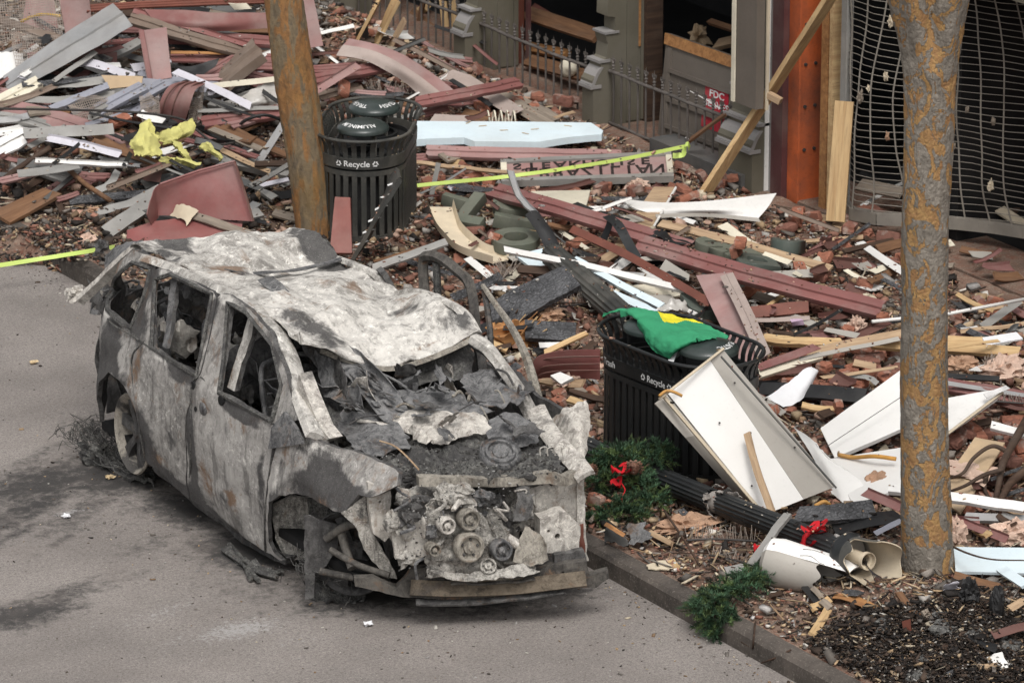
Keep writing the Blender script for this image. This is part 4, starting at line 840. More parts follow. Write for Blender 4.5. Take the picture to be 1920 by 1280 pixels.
pxpanel('fender_stub', [(1082, 905), (1096, 895), (1098, 1000), (1104, 1050), (1090, 1052), (1082, 1000)], [], (-.6, .6), (-.1, .3), .05, 'burnt_pale', .05)
pxpanel('fender_stub', [(1084, 985), (1094, 982), (1098, 1035), (1086, 1042)], [], (-.6, .5), (-.1, .25), .02, 'redbrown', .05)
pxpanel('lower_panel', [(1040, 1040), (1095, 1030), (1100, 1058), (1040, 1066)], [], (-.9, .36), (-.3, .2), .05, 'burnt_dark', .05)
pxpanel('fender_inner_edge', [(640, 962), (668, 940), (694, 925), (700, 1000), (730, 1050), (745, 1085), (720, 1078), (690, 1040), (665, 985)], [], (-1.95, .95), (-1.4, .72), .05, 'burnt_engine', .05)
pxpanel('wheel_house', [(512, 945), (545, 930), (590, 935), (592, 1000), (580, 1050), (535, 1046), (516, 1010)], [], (-1.75, 1.95), (-1.3, 1.55), .03, 'burnt_engine', .03)
pxpanel('wheel_house', [(575, 935), (650, 940), (700, 1000), (700, 1075), (585, 1060)], [], (-1.5, 1.6), (-1.1, 1.2), .03, 'burnt_char', .03)
# dark upper rail on the fender and bare fender edge on the far side
carstrip('fender_rail', [PX(px, py, x) for px, py, x in ((557, 842, -1.86), (600, 848, -1.82), (640, 860, -1.76), (672, 878, -1.7), (704, 892, -1.6))], .11, 'burnt_beam', 20, .03, 'arc')
for px, py in ((567, 843), (596, 851)): c = PX(px, py, -1.84); MB().box(c+Vector((-.03, -.04, .01)), (.03, .05, .03)).mk('slot_clip', 'burnt_dark', CAR)
sheet('fender_flap', None, [[PZ(693, 880, 1.05), PZ(715, 868, 1.06), PZ(738, 885, 1.02)], [PZ(700, 905, .98), PZ(725, 905, .98), PZ(752, 922, .94)]], 'burnt_grey', .006, .03, 6, 7, .03, world=True, parent=CAR)
carstrip('fender_edge', [PZ(px, py, z) for px, py, z in ((1003, 762, 1.1), (1020, 795, 1.06), (1050, 835, 1.02), (1075, 860, .99), (1096, 888, .95))], .13, 'burnt_pale', 25, .03, 'arc')
carstrip('pillar', [PX(px, py, x) for px, py, x in ((893, 626, -.32), (925, 650, -.28), (955, 690, -.24), (985, 735, -.18), (1010, 785, -.12), (1022, 800, -.1))], .11, 'burnt_roof', -10, .05, 'arc')
carstrip('pillar', [PX(px, py, x)+Vector((-.03, .0, -.03)) for px, py, x in ((893, 632, -.32), (925, 655, -.28), (955, 697, -.24), (985, 742, -.18))], .05, 'burnt_dark', -50, .03)
carstrip('pillar', [PX(px, py, -.2) for px, py in ((893, 632), (902, 665), (905, 700))], .07, 'burnt_dark', 0, .03)
sheet('fender_skin', None, [[PZ(1030, 785, .98), PZ(1062, 765, 1.08), PZ(1096, 752, 1.12)], [PZ(1052, 820, .92), PZ(1082, 810, .98), PZ(1106, 790, 1.0)], [PZ(1080, 868, .84), PZ(1096, 862, .86), PZ(1102, 845, .88)]], 'burnt_pale', .01, .02, 5, 8, .015, world=True, parent=CAR)
# far side doors blown open
d = cartube('open_door_frame', [PX(px, py, x) for px, py, x in ((806, 592, .06), (797, 550, .08), (793, 495, .1), (800, 480, .1), (826, 484, .1), (858, 508, .1), (880, 532, .1), (889, 580, .08), (894, 640, .06))], .038, 'burnt_beam', 6)
cartube('inner_bar', [PX(px, py, .1) for px, py in ((818, 492), (821, 560), (822, 600))], .028, 'burnt_char', 6, d)
d = cartube('open_door_frame', [PX(px, py, x) for px, py, x in ((905, 535, .2), (930, 572, .18), (958, 612, .15), (985, 665, .1), (1003, 725, .05), (1018, 795, .0))], (.018, .042), 'burnt_tan', 6)
cartube('inner_bar', [PX(px, py, x) for px, py, x in ((908, 545, .2), (918, 610, .15), (922, 690, .1))], .022, 'burnt_dark', 6, d)
# engine
eg = [[(PY(px, py, y)) for px, py, y in r] for r in ([(745, 915, .85), (820, 905, .8), (900, 905, .75), (990, 915, .75)], [(748, 955, .7), (820, 945, .62), (900, 945, .6), (985, 950, .66)], [(790, 1000, .62), (850, 1000, .5), (910, 1000, .5), (985, 1000, .6)], [(800, 1050, .58), (860, 1045, .46), (920, 1045, .48), (990, 1040, .55)], [(800, 1082, .52), (880, 1080, .45), (940, 1078, .45), (1000, 1065, .5)])]
en = sheet('engine', None, eg, 'burnt_engine', .02, .06, 6, 10, .02, world=True, parent=CAR, auto=60)
for k in range(34):
    px, py = random.uniform(745, 985), random.uniform(905, 1060); c = PY(px, py, random.uniform(.52, .66)); s_ = random.uniform(.04, .11)
    MB().blob(c, (s_, s_*.8, s_*random.uniform(.5, 1.1)), 8, .4, 1.5, k).mk('casting', random.choice(('burnt_engine', 'burnt_grey', 'burnt_pale', 'burnt_dark')), en)
for k in range(26):
    px, py = random.uniform(750, 990), random.uniform(905, 1060); a = PY(px, py, random.uniform(.46, .55)); MB().tube(spline([a, a+Vector((random.uniform(-.08, .1), -.02, random.uniform(-.06, .03))), a+Vector((random.uniform(-.14, .18), random.uniform(-.02, .04), random.uniform(-.16, .02)))], 4), random.uniform(.004, .016), 6).mk('pipe', random.choice(('burnt_engine', 'burnt_grey', 'burnt_pale')), en)
def pulley(px, py, r, y, mat='burnt_beam', ax=(-.12, -1, .06)):
    c = PY(px, py, y); mb = MB(); mb.lathe([(r*.8, -.09), (r*.98, -.05), (r, -.012), (r*.94, -.004), (r*1.0, .004), (r*.94, .012), (r*1.0, .02), (r*.9, .026), (r*.76, .022), (r*.72, .0), (r*.45, -.004), (r*.4, .016), (r*.18, .02), (r*.14, .034), (0, .034)], c, ax, 24)
    p = mb.mk('pulley', mat, en, auto=45); A = Vector(ax).normalized(); X = A.orthogonal().normalized(); Y = A.cross(X)
    for q in range(5): MB().lathe([(0, .008), (r*.09, .006), (r*.1, -.004)], c+A*.004+(X*math.cos(q*1.257)+Y*math.sin(q*1.257))*r*.58, ax, 7).mk('bolt', 'burnt_dark', p)
pulley(880, 974, .07, .40, 'burnt_tan'); pulley(880, 1026, .098, .36, 'burnt_tan'); pulley(838, 985, .055, .42, 'burnt_pale'); pulley(814, 1030, .042, .42, 'burnt_tan'); pulley(941, 1031, .07, .40, 'burnt_grey'); pulley(975, 1025, .035, .45, 'burnt_pale'); pulley(915, 1062, .055, .36, 'burnt_engine', (-.3, -.7, .6))
mb = MB(); c1, c2 = PY(950, 1008, .42), PY(978, 1026, .38); mb.tube([c1, c2], .035, 10); mb.mk('sensor', 'burnt_pale', en, auto=50)
# low front: trays and arms
csh('under_tray', [[(800, 1068, .44), (880, 1072, .42), (1000, 1050, .46)], [(850, 1088, .38), (920, 1086, .38), (1010, 1072, .4)]], 'burnt_engine', .03, 8, 9, .02)
csh('side_tray', [[(985, 985, .66), (1010, 1000, .62), (1020, 1020, .58)], [(960, 1050, .46), (1000, 1060, .44), (1030, 1050, .46)]], 'burnt_tan', .015, 5, 7, .01)
csh('loose_panel', [[(990, 910, .88), (998, 940, .8), (990, 975, .7)], [(965, 910, .88), (970, 940, .82), (966, 975, .72)]], 'burnt_dark', .03, 6, 7, .01)
# rear wheel, bare rim on the road
def wheel(cx, cy, cz, ax, mats, spokes=6):
    A = Vector(ax).normalized(); X = Vector((0, 0, 1)); X = (X-A*X.dot(A)).normalized(); Y = A.cross(X); c = Vector((cx, cy, cz))
    w = empty('wheel', c, parent=CAR); R = .29
    MB().lathe([(R*.82, -.16), (R*.98, -.15), (R, -.12), (R*.86, -.1), (R*.84, .02), (R*.96, .05), (R, .07), (R*.97, .085), (R*.9, .07), (R*.84, .045), (R*.8, .0), (R*.78, -.15)], c, A, 40, closed=True).mk('rim', mats[0], w, auto=50)
    mb = MB(); mb.lathe([(.0, .05), (.03, .05), (.035, .04), (.075, .035), (.08, .0), (.06, -.1), (0, -.1)], c, A, 16); mb.mk('hub', mats[1], w, auto=50)
    for k in range(spokes):
        a = 6.283*k/spokes+.35; D = X*math.cos(a)+Y*math.sin(a); S = A.cross(D); mb = MB()
        V = []
        for r_, wd, h in ((.06, .045, .03), (.14, .05, .045), (.22, .062, .05), (.262, .085, .04)):
            for sg, hh in ((-1, h), (1, h), (1, h-.045), (-1, h-.045)): V.append(c+D*r_+S*(sg*wd*.62)+A*hh)
        F = [(k4*4+q, k4*4+(q+1) % 4, k4*4+4+(q+1) % 4, k4*4+4+q) for k4 in range(3) for q in range(4)]+[(0, 1, 2, 3), (15, 14, 13, 12)]
        mb.add(V, F); mb.mk('spoke', mats[1], w)
    MB().lathe([(.15, -.06), (.15, -.075), (0, -.075)], c, A, 24).mk('brake_disc', 'burnt_dark', w)
    return w
wheel(-1.80, 4.02, .40, (-1, .06, .02), ('burnt_rim', 'burnt_dark'))
wheel(-1.66, 1.27, .36, (-.8, -.55, .05), ('burnt_dark', 'burnt_dark'), 5)
pxpanel('wheel_liner', [(569, 968), (580, 966), (600, 975), (634, 985), (632, 1025), (612, 1060), (590, 1075), (588, 1120), (572, 1124)], [], (-2.02, 1.35), (-1.75, 1.1), .02, 'burnt_dark', .03)
for pts, r in (([(620, 1030, .45), (645, 1045, .42), (680, 1062, .38), (730, 1078, .34)], .022), ([(600, 1070, .3), (650, 1080, .28), (700, 1085, .28)], .025), ([(640, 1000, .55), (650, 1035, .44), (660, 1065, .36)], .03), ([(612, 1010, .5), (650, 985, .62), (690, 980, .66)], .028)):
    MB().tube(spline([PZ(*p) for p in pts], 4), r, 8).mk('suspension_arm', 'burnt_beam', CAR, auto=50)
wheel(-.3, 4.02, .40, (1, 0, 0), ('burnt_dark', 'burnt_dark')); wheel(-.3, 1.3, .38, (1, 0, 0), ('burnt_dark', 'burnt_dark'))
# what is left of the tyres: ash and a tangle of steel cords
def cords(name, px, py, n, R, par, h=.3, lie=1.0):
    mb = MB()
    for k in range(n):
        c = PZ(px+random.gauss(0, 22), py+random.gauss(0, 9), .02); a0 = random.uniform(0, 6.3); rr = R*random.uniform(.4, 1.1); tl = random.uniform(-.9, .9); pts = []
        for q in range(9):
            a = a0+q*random.uniform(.25, .42); pts.append((c.x+rr*math.cos(a)*.9, c.y+rr*math.sin(a)*.8, max(.006, .02+h*abs(math.sin(a*.5+tl))*random.uniform(.6, 1))))
        mb.tube(spline(pts, 2), .0022, 3, caps=False)
    o = mb.mk(name, 'burnt_char', par); tag(o, None, None, None, 'stuff')
cords('tyre_cords', 180, 850, 90, .17, CAR, .24); cords('tyre_cords', 250, 880, 50, .2, CAR, .12); cords('tyre_cords', 625, 1115, 70, .2, CAR, .3); cords('tyre_cords', 640, 1085, 40, .2, CAR, .3)
sheet('tyre_remains', None, [[PZ(150, 828, .10), PZ(178, 836, .16), PZ(205, 850, .12)], [PZ(148, 862, .02), PZ(180, 872, .04), PZ(215, 882, .02)]], 'burnt_char', .04, .09, 11, 10, .04, world=True, parent=CAR)
sheet('tyre_remains', None, [[PZ(180, 835, .03), PZ(235, 850, .08), PZ(285, 880, .06)], [PZ(190, 868, .02), PZ(235, 888, .05), PZ(290, 908, .02)]], 'burnt_char', .03, .06, 9, 9, .03, world=True, parent=CAR)
sheet('tyre_remains', None, [[PZ(575, 1085, .08), PZ(625, 1090, .1), PZ(680, 1100, .08)], [PZ(575, 1122, .01), PZ(625, 1130, .01), PZ(690, 1128, .01)]], 'burnt_char', .03, .06, 9, 9, .03, world=True, parent=CAR)
for pts in ([(418, 1030), (440, 1045), (480, 1070), (520, 1082)], [(430, 1020), (455, 1050), (470, 1085)], [(470, 1060), (500, 1075), (530, 1070)], [(455, 1055), (485, 1088)]):
    MB().tube(spline([PZ(*p, .03) for p in pts], 4), .018, 6).mk('fallen_trim', 'burnt_char', CAR)
sheet('fallen_trim', None, [[PZ(428, 1022, .05), PZ(470, 1048, .06), PZ(525, 1068, .04)], [PZ(420, 1036, .02), PZ(462, 1064, .02), PZ(520, 1082, .01)]], 'burnt_char', .02, .04, 9, 8, .03, world=True, parent=CAR)
cs_ = []
for k in range(620):
    px, py = (random.uniform(700, 1050), random.uniform(820, 890)) if k < 420 else (random.uniform(745, 1000), random.uniform(905, 1075))
    p = PZ(px, py, 1.0-(0 if k < 420 else (py-900)*.0032)) if k < 420 else PY(px, py, random.uniform(.44, .5)); cs_.append(p)
o = scatter_boxes('burnt_crumbs', None, 620, lambda i: cs_[i], lambda i: np.array([random.uniform(.004, .02), random.uniform(.003, .012), random.uniform(.003, .009)]), lambda i: np.array([1, .98, .94])*(random.choice((.03, .05, .1, .2, .35, .45)) if i > 420 else random.choice((.02, .03, .05, .05, .12, .3))))
o.parent = CAR; o.matrix_parent_inverse = WM[CAR.name].inverted()
# ------------------------------------------------------------------ street trees
def base_dir(px, py, base): # point of the upright plane through base, square to the view
    return PV(px, py, (base.x, base.y), (base.x+_R.x, base.y+_R.y))
def trunk(label, base, rings, mat, limbs, seed, lump=.1, fork=None):
    b = PZ(*base, .16); root = empty('street_tree', b, label, 'tree'); V = []; F = []; n = 64
    pts = []; rad = []
    for px, py, wpx in rings:
        p = base_dir(px, py, b); k = (p-CAM_C).dot(_F); pts.append(p); rad.append(wpx/2*k/CAM_F)
    sp = spline(pts, 26); m = len(sp)
    for k, p in enumerate(sp):
        f = k/26; i = min(len(rad)-2, int(f)); r = rad[i]+(rad[i+1]-rad[i])*(f-i) if f < len(rad)-1 else rad[-1]
        for q in range(n):
            a = 6.283*q/n; d = Vector((math.cos(a), math.sin(a), 0)); z = p.z
            w = 1+lump*noise.noise(Vector((d.x*1.3, d.y*1.3, z*.9+seed)))+.05*noise.noise(Vector((d.x*4, d.y*4, z*2.2+seed)))+.03*noise.noise(Vector((d.x*9, d.y*9, z*9+seed)))+.022*noise.noise(Vector((d.x*16, d.y*16, z*22+seed)))
            if fork:      # the crotch opens into two lobes near the top
                fa = max(0, -d.dot(_F0)); cx = d.dot(_R); g = sstep(fork[0], fork[1], z); w *= 1-.42*g*fa*math.exp(-((cx-.05)/.30)**2)+.10*g*fa*math.exp(-((abs(cx)-.5)/.2)**2)
                w += .09*math.exp(-((z-fork[0]-.02)/.06)**2)*fa*math.exp(-((cx-.1)/.35)**2)
            V.append(p+d*r*w)
    for k in range(m-1):
        for q in range(n): F.append((k*n+q, k*n+(q+1) % n, (k+1)*n+(q+1) % n, (k+1)*n+q))
    F.append(tuple((m-1)*n+q for q in range(n)))
    t = mk('trunk', V, F, mat, root, smooth=True)
    for pts_, r0, r1 in limbs:
        mb = MB(); s = spline(pts_, 8); mb.tube(s, [r0+(r1-r0)*k/(len(s)-1) for k in range(len(s))], 18)
        for i, v in enumerate(mb.V): v += Vector((noise.noise(v*6), noise.noise(v*6+Vector((9, 0, 0))), 0))*.012
        mb.mk('limb', mat, root, smooth=True)
    return root, sp
def up(p, dx, dy, dz): return Vector(p)+_R*dx+_F0*dy+Vector((0, 0, dz))
b = PZ(1740, 1092, .16); fk = base_dir(1741, -40, b); L1 = base_dir(1700, -60, b); L2 = base_dir(1782, -60, b)
rr_, sp_ = trunk('tall mottled tree trunk forking at its top, nearest on the right', (1740, 1092), [(1741, 1100, 112), (1740, 1075, 104), (1737, 1000, 97), (1733, 850, 90), (1732, 700, 87), (1734, 550, 87), (1736, 400, 89), (1741, 250, 94), (1743, 150, 100), (1744, 90, 114), (1742, 45, 132), (1741, 0, 152), (1741, -50, 172)], 'bark',
      [([up(fk, -.07, 0, -.18), up(L1, 0.02, 0, 0), up(L1, -.22, .1, .5), up(L1, -.5, .2, 1.3), up(L1, -.7, .3, 2.4)], .13, .05), ([up(fk, .07, 0, -.18), up(L2, 0.0, 0, 0), up(L2, .18, -.1, .5), up(L2, .35, -.2, 1.3), up(L2, .6, -.1, 2.6)], .13, .05),
       ([up(fk, .0, -.03, -.2), up(fk, .0, -.02, .2), up(fk, .0, 0, .8)], .12, .06)], 3.3, .07, (base_dir(1742, 135, b).z, base_dir(1742, 20, b).z))
b = PZ(590, 442, .16); T = base_dir(526, -40, b)
trunk('rust stained leaning tree trunk beside the first recycling bin', (590, 442), [(593, 470, 74), (591, 440, 70), (578, 330, 75), (560, 200, 78), (545, 100, 74), (531, 0, 73), (524, -60, 70)], 'bark_rust',
      [([up(T, 0.02, 0, -.1), up(T, -.12, 0, .5), up(T, -.5, .1, 1.6), up(T, -.8, .3, 2.6)], .14, .05), ([up(T, 0.02, 0, .1), up(T, .1, 0, .7), up(T, .3, .1, 1.8)], .10, .04)], 8.1, .12)

# ------------------------------------------------------------------ twin litter bins
BA_, BR_ = .31, .335
def stad(s, r, a=BA_):
    """point and outward normal at arc length s (measured for radius BR_) round a stadium with its long axis on X"""
    Lr = math.pi*BR_; Pm = 4*a+2*Lr; s %= Pm
    if s < 2*a: return Vector((-a+s, -r, 0)), Vector((0, -1, 0))
    s -= 2*a
    if s < Lr: t = -math.pi/2+s/BR_; n = Vector((math.cos(t), math.sin(t), 0)); return Vector((a, 0, 0))+n*r, n
    s -= Lr
    if s < 2*a: return Vector((a-s, r, 0)), Vector((0, 1, 0))
    s -= 2*a; t = math.pi/2+s/BR_; n = Vector((math.cos(t), math.sin(t), 0)); return Vector((-a, 0, 0))+n*r, n
BPER = 4*BA_+2*math.pi*BR_
def arrow_tri(sz):
    V = []; F = []
    for k in range(3):
        a = k*2.0944; c, s_ = math.cos(a), math.sin(a)
        for poly in ([(-.42, -.40), (.14, -.40), (.05, -.22), (-.32, -.22)], [(.08, -.52), (.36, -.30), (.08, -.10)]):
            o = len(V); V += [Vector((x*c-y*s_, x*s_+y*c, 0))*sz for x, y in poly]; F.append(tuple(range(o, o+len(poly))))
    return V, F
def litter_bin(center, ang, label, texts, lidtexts, mat, seed):
    random.seed(seed); z0 = center.z; root = empty('litter_bin', center, label, 'litter bin', 'twin litter bins with slatted black sides')
    Mx = Matrix.Translation(center) @ Matrix.Rotation(ang, 4, 'Z'); tw = lambda p: Mx @ Vector(p)
    def loop(rz, name, mats, closed=False, n=72, par=root):
        V = []; F = []; m = len(rz)
        for r, z in rz:
            for q in range(n): p, _ = stad(BPER*q/n, r); V.append(tw((p.x, p.y, z)))
        for k in range(m if closed else m-1):
            k2 = (k+1) % m
            for q in range(n): F.append((k*n+q, k*n+(q+1) % n, k2*n+(q+1) % n, k2*n+q))
        return mk(name, V, F, mats, par, auto=40)
    ring = lambda r, z, t: [(r+t*math.cos(6.283*k/8), z+t*math.sin(6.283*k/8)) for k in range(8)]
    loop(ring(.385, .885, .014), 'rim', mat, True); loop([(.328, .645), (.35, .645), (.353, .735), (.331, .735)], 'band', mat, True)
    loop([(.325, .585), (.345, .585), (.345, .625), (.325, .625)], 'hoop', mat, True); loop([(.32, .03), (.346, .03), (.346, .085), (.32, .085)], 'hoop', mat, True)
    loop([(.27, .05), (.285, .70), (.275, .70), (.26, .06), (.01, .06)], 'liner', 'black_plastic')
    loop([(.30, .66), (.20, .675), (.02, .66)], 'inner_shelf', 'dark_void')
    N = 46; sm = MB().box((0, 0, 0), (.042, .010, .51)); sme = meshdata('slat', sm.V, sm.F, mat)
    cb_ = MB(); pr = [(0, 0), (.004, .05), (.016, .09), (.036, .125), (.046, .145)]
    V = [Vector((sg*.021, -x-o_, z)) for (x, z) in pr for sg, o_ in ((-1, 0), (1, 0), (1, -.008), (-1, -.008))]; F = [(k*4+q, k*4+(q+1) % 4, k*4+4+(q+1) % 4, k*4+4+q) for k in range(len(pr)-1) for q in range(4)]
    cme = meshdata('collar_bar', V, F, mat)
    for k in range(N):
        p, nn = stad(BPER*(k+.5)/N, .338); R_ = Matrix.Rotation(math.atan2(nn.y, nn.x)+math.pi/2, 4, 'Z')
        o = bpy.data.objects.new('slat', sme); link(o, root, Mx @ Matrix.Translation((p.x, p.y, .335)) @ R_)
        p, nn = stad(BPER*(k+.5)/N, .342); o = bpy.data.objects.new('collar_bar', cme); link(o, root, Mx @ Matrix.Translation((p.x, p.y, .735)) @ R_)
    for s0, z, txt, size in texts:
        if txt == '@': V, F = arrow_tri(size)
        else: V, F = text_tris(txt, size, .0012)
        W_ = []
        for v in V:
            p, nn = stad(s0+v.x, .3535); W_.append(tw((p.x, p.y, z+v.y))+(Mx.to_3x3() @ nn)*.003)
        mk('lettering', W_, F, 'text_white', root)
    for k, (off, txts) in enumerate(lidtexts):
        c = tw((off, 0, 0)); zl = .905; m = MB(); Rl = .212
        prof = [(Rl*.96, -.03), (Rl, -.02), (Rl, .0), (Rl*.97, .012), (Rl*.8, .034), (Rl*.55, .052), (Rl*.28, .062), (0, .066)]
        m.lathe(prof, c+Vector((0, 0, zl)), (0, 0, 1), 40); l = m.mk('lid', 'lid', root, auto=40)
        for q in range(3):
            a = q*2.1+.6; d = Vector((math.cos(a), math.sin(a), 0))*.17; MB().bar(c+d+Vector((0, 0, .66)), c+d+Vector((0, 0, .89)), .03, .012).mk('lid_leg', mat, l)
        MB().lathe([(.165, .66), (.19, .66), (.19, .70), (.165, .70)], c, (0, 0, 1), 28, closed=True).mk('bin_mouth', 'black_metal', l)
        zf = lambda r: zl+.0035+float(np.interp(r, [0, .059, .117, .17, .205, .212], [.066, .062, .052, .034, .012, 0]))
        for txt, size, r0, a0, flip in txts:
            V, F = text_tris(txt, size, .001); W_ = []
            for v in V:
                r = r0+v.y; a = a0-v.x/r0; W_.append(c+Vector((math.cos(a)*r, math.sin(a)*r, zf(min(r, .212)))))
            mk('lettering', W_, F, 'text_white', l)
    return root
axR = (_R*.60-_F0*.80).normalized(); aR = math.atan2(axR.y, axR.x); c1 = PZ(1276, 637, 1.025); cR = Vector((c1.x, c1.y, .14))
axL = (_R*-.12-_F0*.99).normalized(); aL = math.atan2(axL.y, axL.x); l1 = PZ(691, 214, 1.07); cL = Vector((l1.x, l1.y, .14))
camang = math.atan2(-_F0.y, -_F0.x)
cR.z = .14; cL.z = .14
# arc position of a point of the band that shows at (px, py)
def bandpos(c, ang, px, py, z):
    best = None
    for k in range(400):
        s = BPER*k/400; p, nn = stad(s, .353); w = c+Matrix.Rotation(ang, 3, 'Z') @ p; w.z = c.z+z; nw = Matrix.Rotation(ang, 3, 'Z') @ nn
        if nw.dot(CAM_C-w) < 0: continue
        q = pix(w); d = math.hypot(q[0]-px, q[1]-py)
        if best is None or d < best[0]: best = (d, s)
    return best[1]
zb_ = .69
s1 = bandpos(cL, aL, 668, 298, zb_); s2 = bandpos(cR, aR, 1234, 706, zb_); s3 = bandpos(cR, aR, 1147, 670, zb_)
litter_bin(cL, aL, 'black slatted litter bin with two domed lids behind the burnt van', [(s1, zb_, 'Recycle', .066), (s1-.145, zb_, '@', .048), (s1+.145, zb_, '@', .048)],
           [(-.31, [('TRASH', .062, .15, camang+.95, 1), ('TRASH', .062, .15, camang-1.0, 1)]), (.31, [('ALUMINUM', .06, .15, camang-.25, 1), ('CANS', .05, .14, camang+2.9, 1)])], 'black_dusty', 11)
litter_bin(cR, aR, 'black slatted litter bin draped with a green flag', [(s2, zb_, 'Recycle', .066), (s2-.145, zb_, '@', .048), (s2+.145, zb_, '@', .048), (s3, zb_, 'Trash', .066)],
           [(-.31, []), (.31, [('PLASTIC', .055, .155, camang+1.0, 1)])], 'black_metal', 12)
random.seed(21)
# flag over the lids
def flagface(a, b):
    u, v = b, a
    if .56 < u < .86 and v < .34*(1-(u-.56)/.30): return 1
    if .46 < u <= .56 and v < .07: return 2
    return 0
fl = sheet('flag', 'green flag with a yellow corner draped over the bin lids',
      [[(1128, 592, 1.06), (1160, 575, 1.12), (1196, 571, 1.13), (1240, 581, 1.12), (1300, 597, 1.12), (1365, 628, 1.1)],
       [(1150, 588, 1.08), (1178, 582, 1.14), (1208, 586, 1.14), (1250, 600, 1.13), (1305, 612, 1.12), (1362, 633, 1.09)],
       [(1190, 592, 1.12), (1203, 606, 1.12), (1225, 622, 1.11), (1262, 630, 1.12), (1300, 630, 1.13), (1345, 633, 1.12)],
       [(1200, 612, 1.08), (1213, 632, 1.06), (1232, 650, 1.04), (1258, 655, 1.06), (1285, 645, 1.1), (1310, 636, 1.13)],
       [(1212, 640, 1.03), (1224, 655, 1.0), (1240, 668, .98), (1256, 674, .98), (1272, 662, 1.0), (1286, 648, 1.06)]], ['flag_green', 'yellow_cloth', 'blue_print'], .003, .034, 4.0, 14, 0, absz=True, cat='flag', face=flagface)
sheet('hem', None, [[(1262, 660, 1.0), (1274, 651, 1.03)], [(1252, 676, .97), (1262, 680, .96)]], 'paper', .003, .006, 5, 5, absz=True, parent=fl)

# ------------------------------------------------------------------ fallen lamp post
A_, B_, C_ = PZ(1040, 815, .27), PZ(1347, 942, .28), PZ(1588, 1036, .385)
LP = empty('fallen_lamp_post', PZ(1347, 942, .17), 'fallen black fluted lamp post with a hollow flared base', 'lamp post')
def fluted(a, b, r, n=18, seg=8, jag0=0, jag1=0, parent=None, mat='black_metal', name='shaft'):
    a = Vector(a); b = Vector(b); T = (b-a).normalized(); X = T.orthogonal().normalized(); Y = T.cross(X); V = []; F = []; m = n*4
    for k in range(seg+1):
        for q in range(m):
            t = 6.283*q/m; rr = r*(1-.10*(.5+.5*math.cos(t*n))); j = 0
            if k == 0: j = jag0*abs(noise.noise((q*.35, 1, 3)))
            if k == seg: j = -jag1*abs(noise.noise((q*.35, 5, 3)))
            V.append(a.lerp(b, k/seg)+T*j+X*rr*math.cos(t)+Y*rr*math.sin(t))
    for k in range(seg):
        for q in range(m): F.append((k*m+q, k*m+(q+1) % m, (k+1)*m+(q+1) % m, (k+1)*m+q))
    return mk(name, V, F, mat, parent, auto=60)
TD = (C_-B_).normalized()
fluted(A_, B_-TD*.02, .082, jag1=.12, parent=LP); fluted(B_+TD*.03, C_, .082, jag0=.12, parent=LP)
MB().lathe([(.073, -.05), (.078, 0), (.074, .06), (.066, .06), (.066, -.05)], B_, TD, 24, closed=True).mk('torn_sleeve', 'concrete', LP, auto=50)
X0 = TD.orthogonal().normalized()
for k in range(9):
    a = k*.7; d = X0*math.cos(a)+TD.cross(X0)*math.sin(a); p = B_+d*.082+TD*random.uniform(-.06, .06); u = TD*random.uniform(.03, .06); v = TD.cross(d)*random.uniform(.015, .03)
    sheet('torn_edge', None, [[p-u-v, p-u+v], [p+u*.4-v+d*.02, p+u*.5+v+d*.03], [p+u*1.3-v*.3+d*.03, p+u*1.2+v*.5+d*.02]], 'concrete', .004, .02, 14, 4, .01, world=True, parent=LP)
def parlathe(prof, c, ax, a0, a1, n=40, t=.007, jag=0, name='base_flare', mats='black_metal', par=None, sd=0):
    A = Vector(ax).normalized(); X = Vector((0, 0, 1)); X = (X-A*X.dot(A)).normalized(); Y = A.cross(X); rows = []
    for i, (r, h) in enumerate(prof):
        row = []
        for q in range(n+1):
            f = q/n; a = a0+(a1-a0)*f; hh = h
            if i == len(prof)-1: hh += jag*noise.noise((f*4.5+sd, 1, 2))
            row.append(c+A*hh+(X*math.cos(a)+Y*math.sin(a))*r)
        rows.append(row)
    V = [p for r in rows for p in r]; m = n+1; N = len(V); inn = []
    for i, (r, h) in enumerate(prof):
        for q in range(m):
            p = rows[i][q]; ctr = c+A*((p-c).dot(A)); d = (p-ctr).normalized(); inn.append(p-d*t)
    F = []; I = []
    for i in range(len(prof)-1):
        for q in range(n):
            k = i*m+q; F.append((k, k+1, k+m+1, k+m)); I.append(0); F.append((N+k, N+k+m, N+k+m+1, N+k+1)); I.append(1)
    for q in range(n): k = (len(prof)-1)*m+q; F.append((k, k+1, N+k+1, N+k)); I.append(1)
    for i in range(len(prof)-1):
        for q in (0, n): k = i*m+q; F.append((k, k+m, N+k+m, N+k)); I.append(1)
    return mk(name, V+inn, F, mats, par, mi=I if isinstance(mats, list) else None, auto=40)
parlathe([(.084, -.04), (.10, -.03), (.125, -.02), (.14, 0), (.142, .03), (.132, .05), (.13, .09)], C_, TD, 0, 6.2832, mats=['black_metal', 'panel_grey'], par=LP, name='base_collar')
parlathe([(.13, .09), (.132, .15), (.142, .23), (.156, .31), (.166, .40)], C_, TD, -3.75, .12, mats=['black_dusty', 'plaster'], par=LP, jag=.07, sd=3)
parlathe([(.13, .09), (.132, .12), (.136, .17)], C_, TD, .1, 2.6, mats=['black_dusty', 'plaster'], par=LP, jag=.12, sd=7, name='broken_wall')
parlathe([(.045, .03), (.045, .2), (.06, .21), (.06, .24)], C_, TD, 0, 6.2832, 20, mats='plaster', par=LP, name='inner_tube'); MB().lathe([(.12, .035), (0, .035)], C_, TD, 24).mk('inner_plate', 'panel_grey', LP)
